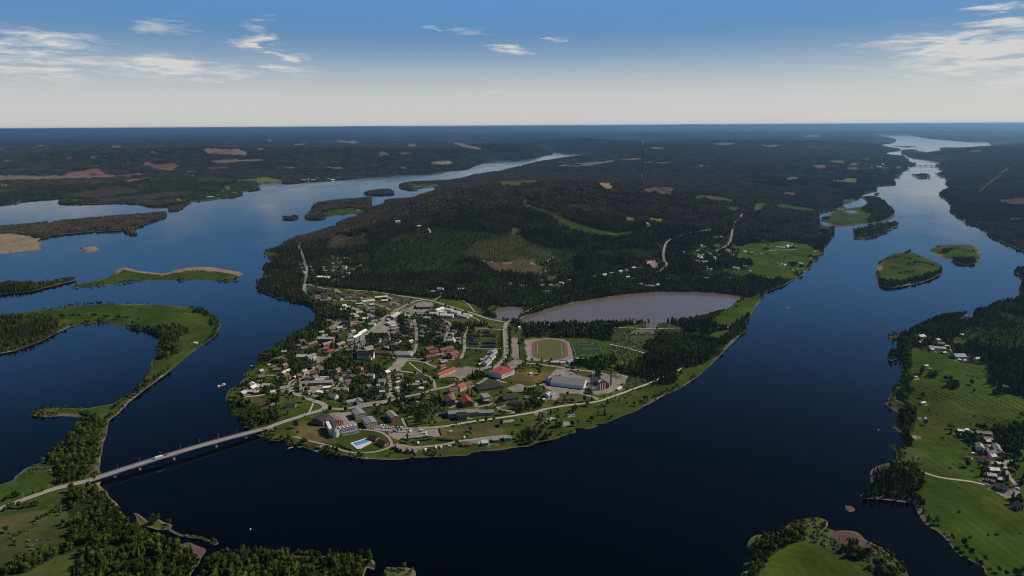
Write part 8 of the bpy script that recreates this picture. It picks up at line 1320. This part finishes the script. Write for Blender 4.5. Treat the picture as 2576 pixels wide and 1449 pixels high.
row('T5', '2005,480 2010,485', 9, [5], 1); row('T5', '765,820 770,825', 9, [5], 1); row('T5', '400,865 430,855 500,850', 6, [6, 7], .8); row('T5', '590,835 640,835', 6, [6], .8); row('T5', '825,820 870,815', 5, [1], .8); row('T5', '180,470 190,475', 9, [4], 1.05); row('T5', '90,850 110,860 130,830', 7, [5, 4], 1); row('T5', '200,840 215,845', 8, [5], .9); row('T5', '60,980 70,985', 8, [5], 1); row('T5', '5,350 20,330 120,340 208,355 300,365 400,380', 26, [6], .55, 1); row('T5', '1415,890 1440,875 1560,840', 5, [7], 1)
row('T5', '850,1075 870,1080', 8, [5], 1); row('T5', '600,1150 615,1140', 6, [5], 1.05); row('T5', '675,1130 680,1132', 8, [3], .9); row('T2', '520,385 525,388', 9, [5], .9); row('T2', '395,400 405,410', 7, [5], .95); row('T2', '1355,690 1395,730 1450,760', 12, [1, 5], .85); row('T2', '1190,505 1195,507', 8, [1], .7); row('T2', '1640,640 1642,642', 8, [1], .7); row('T2', '860,480 905,460', 6, [5, 1], .8); row('T2', '2085,710 2120,730', 7, [5], .8); row('P', '30,940 140,955 170,960', 14, [6], .8)
row('D', '2278,640 2300,632', 8, [5, 4], 1); row('D', '2230,655 2260,648 2290,655', 12, [5, 6]); row('D', '2285,668 2320,664 2350,672', 9, [4, 5]); row('D', '2262,690 2300,685', 12, [5]); row('F4', '1980,1290 2090,1280', 18, [5]); row('T3', '440,75 470,60 450,160', 7, [4, 5]); row('M1', '1245,60 1250,62', 9, [7]); row('B1', '1540,925 1580,910 1620,885', 6, [4, 4, 5], 1.1); row('V4', '740,760 900,770', 9, [0, 4], 1)
ex = np.array([(x, y, k_, s_) for x, y, k_, s_ in EX]); exz = height(ex[:, 0], ex[:, 1]); m = (exz > .2) & ~blocked(ex[:, 0], ex[:, 1]); ex = ex[m]; exz = exz[m]
T = [np.concatenate([a_, b_]) for a_, b_ in zip(T, (ex[:, 0], ex[:, 1], exz, ex[:, 2].astype(int), ex[:, 3]))]
lone = np.concatenate([np.zeros(len(X), bool), np.ones(len(ex), bool)])
print('trees', len(T[0]))
dist = np.sqrt(T[0]**2+T[1]**2+CAM_H**2); app = np.array(KH)[T[3]]*T[4]/dist*(1+.25*lone); ppx, ppy, _ = project(T[0], T[1], T[2]); inview = (ppx > 2) & (ppx < 2574) & (ppy < 1446)
single = np.zeros(len(T[0]), bool)
for ks, n_ in (((4, 5, 6), 300), ((0, 1), 300), ((2, 3), 60), ((7, 8), 220)):
    c_ = np.flatnonzero(np.isin(T[3], ks) & inview); c_ = c_[np.argsort(-app[c_])][:n_]; single[c_] = True
CROWN, STEM = [], []
for i, g in enumerate(GEO): CROWN.append(mkmesh('crown', [(*g[1], M[g[3]])])); STEM.append(mkmesh('trunk', [(*g[0], M[g[2]])]))
def region(x, y):
    if x < 560 and y > 1205: return 'in the wood below the causeway'
    if x < 330 and y > 1035: return 'on the spit above the causeway'
    if x < 560: return 'on the north-west river meadow'
    if 480 < x < 960 and y > 1375: return 'on the islet at the bottom edge'
    if 1830 < x < 2330 and y > 1290: return 'on the lower right headland'
    if x > 2150 and y > 1140: return 'on the right bank below the farm'
    if x > 2150: return 'on the right bank and its islands'
    return None
TN = {0: ('spruce_tree', 'dark pointed spruce', 'spruce'), 1: ('spruce_tree', 'dark pointed spruce', 'spruce'), 2: ('pine_tree', 'brownish bare-stemmed pine', 'pine'), 3: ('pine_tree', 'brownish bare-stemmed pine', 'pine'), 7: ('willow_bush', 'low pale willow bush', 'bush'), 8: ('willow_bush', 'low pale willow bush', 'bush')}
TREES = []
for i in np.flatnonzero(single):
    k_ = int(T[3][i]); nm, base_, cat_ = TN.get(k_, ('birch_tree', 'leafy green birch', 'birch'))
    o = thing(nm, (T[0][i], T[1][i], T[2][i]-.05), rnd.random()*6.28); s_ = float(T[4][i]); o.scale = (s_*rnd.uniform(.9, 1.1), s_*rnd.uniform(.9, 1.1), s_)
    for n2, me_ in (('crown', CROWN[k_]), ('trunk', STEM[k_])): c_ = bpy.data.objects.new(n2, me_); COL.objects.link(c_); c_.parent = o
    TREES.append((o, base_, cat_, float(ppx[i]), float(ppy[i])))
# --- everything else stands as masses
def scatter_group(nvar):
    g = bpy.data.node_groups.new('scatter_trees', 'GeometryNodeTree'); g.interface.new_socket('Geometry', in_out='INPUT', socket_type='NodeSocketGeometry'); g.interface.new_socket('Geometry', in_out='OUTPUT', socket_type='NodeSocketGeometry')
    gi = g.nodes.new('NodeGroupInput'); go = g.nodes.new('NodeGroupOutput'); jn = g.nodes.new('GeometryNodeJoinGeometry'); g.links.new(jn.outputs[0], go.inputs[0])
    def attr(nm, ty): n = g.nodes.new('GeometryNodeInputNamedAttribute'); n.data_type = ty; n.inputs[0].default_value = nm; return n.outputs[0]
    ki, ro, sc_ = attr('kind', 'INT'), attr('rot', 'FLOAT'), attr('scl', 'FLOAT'); cx = g.nodes.new('ShaderNodeCombineXYZ'); g.links.new(ro, cx.inputs[2])
    for k_ in range(nvar):
        src = bpy.data.objects.new(FULL[k_].name, FULL[k_]); oi = g.nodes.new('GeometryNodeObjectInfo'); oi.inputs[0].default_value = src; oi.inputs['As Instance'].default_value = True
        cp = g.nodes.new('FunctionNodeCompare'); cp.data_type = 'INT'; cp.operation = 'EQUAL'; g.links.new(ki, cp.inputs[2]); cp.inputs[3].default_value = k_
        ip = g.nodes.new('GeometryNodeInstanceOnPoints'); g.links.new(gi.outputs[0], ip.inputs['Points']); g.links.new(cp.outputs[0], ip.inputs['Selection']); g.links.new(oi.outputs['Geometry'], ip.inputs['Instance'])
        g.links.new(cx.outputs[0], ip.inputs['Rotation']); g.links.new(sc_, ip.inputs['Scale']); g.links.new(ip.outputs[0], jn.inputs[0])
    return g
GG = scatter_group(len(FULL))
def mass(name, X, Y, Z_, K, S, label):
    if len(X) == 0: return
    me_ = bpy.data.meshes.new(name); me_.vertices.add(len(X)); me_.vertices.foreach_set('co', np.stack([X, Y, Z_-.1], 1).astype(np.float32).ravel())
    for nm, ty, dat in (('kind', 'INT', K.astype(np.int32)), ('rot', 'FLOAT', rng.uniform(0, 6.28, len(X)).astype(np.float32)), ('scl', 'FLOAT', S.astype(np.float32))): a_ = me_.attributes.new(nm, ty, 'POINT'); a_.data.foreach_set('value', dat)
    me_.update(); o = bpy.data.objects.new(name, me_); COL.objects.link(o); md = o.modifiers.new('scatter', 'NODES'); md.node_group = GG; struct(o, 'stuff', label); return o
rest = ~single; bush = np.isin(T[3], (7, 8)); town = rest & ~bush & (ppx > 560) & (ppx < 1960) & (ppy > 740)
left = rest & ~bush & ~town & (ppx < 560); right = rest & ~bush & ~town & (ppx > 1960) & (ppy > 560); hill = rest & ~bush & ~town & ~left & ~right
for m, nm, l in ((town, 'town_trees', 'smaller trees among the houses and round the town peninsula'), (left, 'river_woods', 'woods on the left river banks and meadow islands'), (right, 'bank_woods', 'woods along the right bank of the river'), (hill, 'hill_forest', 'forest covering the hill behind the town'), (rest & bush, 'scrub', 'low willow scrub and bushes on wet ground')):
    mass(nm, T[0][m], T[1][m], T[2][m], T[3][m], T[4][m], l)
X, Y, Zz, zn = scatter(15, 3000, 7000); K = np.full(len(X), i0); u = rng.random(len(X))
K[zn == 1] = i0+1; K[(zn == 1) & (u < .2)] = i0; K[np.isin(zn, (2, 4))] = i0+2; K[np.isin(zn, (12, 7, 16))] = i0+3; K[np.isin(zn, (3, 6, 9, 15, 5, 8, 13, 10))] = i0+2; K[(zn == 0) & (fbm(X, Y, 500, 61) > .55)] = i0+1
S = rng.uniform(.75, 1.15, len(X)); S[np.isin(zn, (3, 6, 9, 15, 5))] *= .6
k_ = np.isin(zn, (7,)); S[k_] *= .7
mass('distant_forest', X, Y, Zz, K, S, 'forest of the middle distance'); print('clumps', len(X))
X, Y, Zz, zn = scatter(58, 7000, 17000); K = np.where(rng.random(len(X)) < .5, i0+4, i0+5); m = np.isin(zn, (0, 1, 12, 7)); K = np.where(m, K, i0+2); S = rng.uniform(.85, 1.1, len(X)); mass('far_forest', X, Y, Zz, K, S, 'far forest toward the horizon'); print('patches', len(X))
# ---------------------------------------------------------------- labels: what sets each look-alike apart
ORD = ['nearest', 'second nearest', 'third nearest', 'fourth nearest', 'fifth nearest', 'sixth nearest', 'seventh nearest', 'eighth nearest', 'ninth nearest', 'tenth nearest', 'eleventh nearest', 'twelfth nearest', 'thirteenth nearest', 'fourteenth nearest']
def rel(x, y):
    t_, lx, ly = min(NAMED, key=lambda n: math.hypot(n[1]-x, (n[2]-y)*1.8)); dx, dy = x-lx, (y-ly)*1.8; d = math.hypot(dx, dy)
    if d < 3: return 'beside '+t_, d
    far_ = 'far ' if d > 160 else ''
    return (('right of ' if dx > 0 else 'left of ') if abs(dx) > abs(dy) else ('in front of ' if dy > 0 else 'behind '))+t_, d
buckets = {}
for o, b_, c_, x, y, g in THINGS:
    r_, d = rel(x, y); buckets.setdefault((b_, r_), []).append((d, o, c_, g))
for (b_, r_), lst in buckets.items():
    lst.sort(key=lambda t_: t_[0])
    for i, (d, o, c_, g) in enumerate(lst):
        same = len(lst) > len(ORD)
        lab = f'{b_}, {r_}' if len(lst) == 1 or same else f'{b_}, {ORD[i]} {r_}'
        w_ = lab.split(); lab = ' '.join(w_[:16]); tag(o, lab, c_, g)
buckets = {}
for o, b_, c_, x, y in TREES:
    r_ = region(x, y)
    if r_ is None: r_, d = rel(x, y)
    else: d = x
    buckets.setdefault((b_, c_, r_), []).append((d, o))
for (b_, c_, r_), lst in buckets.items():
    lst.sort(key=lambda t_: t_[0]); reg = any(r_.startswith(q) for q in ('in the wood', 'on the'))
    for i, (d, o) in enumerate(lst):
        if len(lst) == 1: tag(o, f'{b_} {r_}', c_)
        elif len(lst) <= 8 and not reg: tag(o, f'{b_}, {ORD[i]} {r_}', c_, f'{c_} trees {r_}' if c_ != 'bush' else f'bushes {r_}')
        else: tag(o, ' '.join(f'{b_} {r_}, one of many alike'.split()[:16]), c_, f'{c_} trees {r_}' if c_ != 'bush' else f'bushes {r_}')
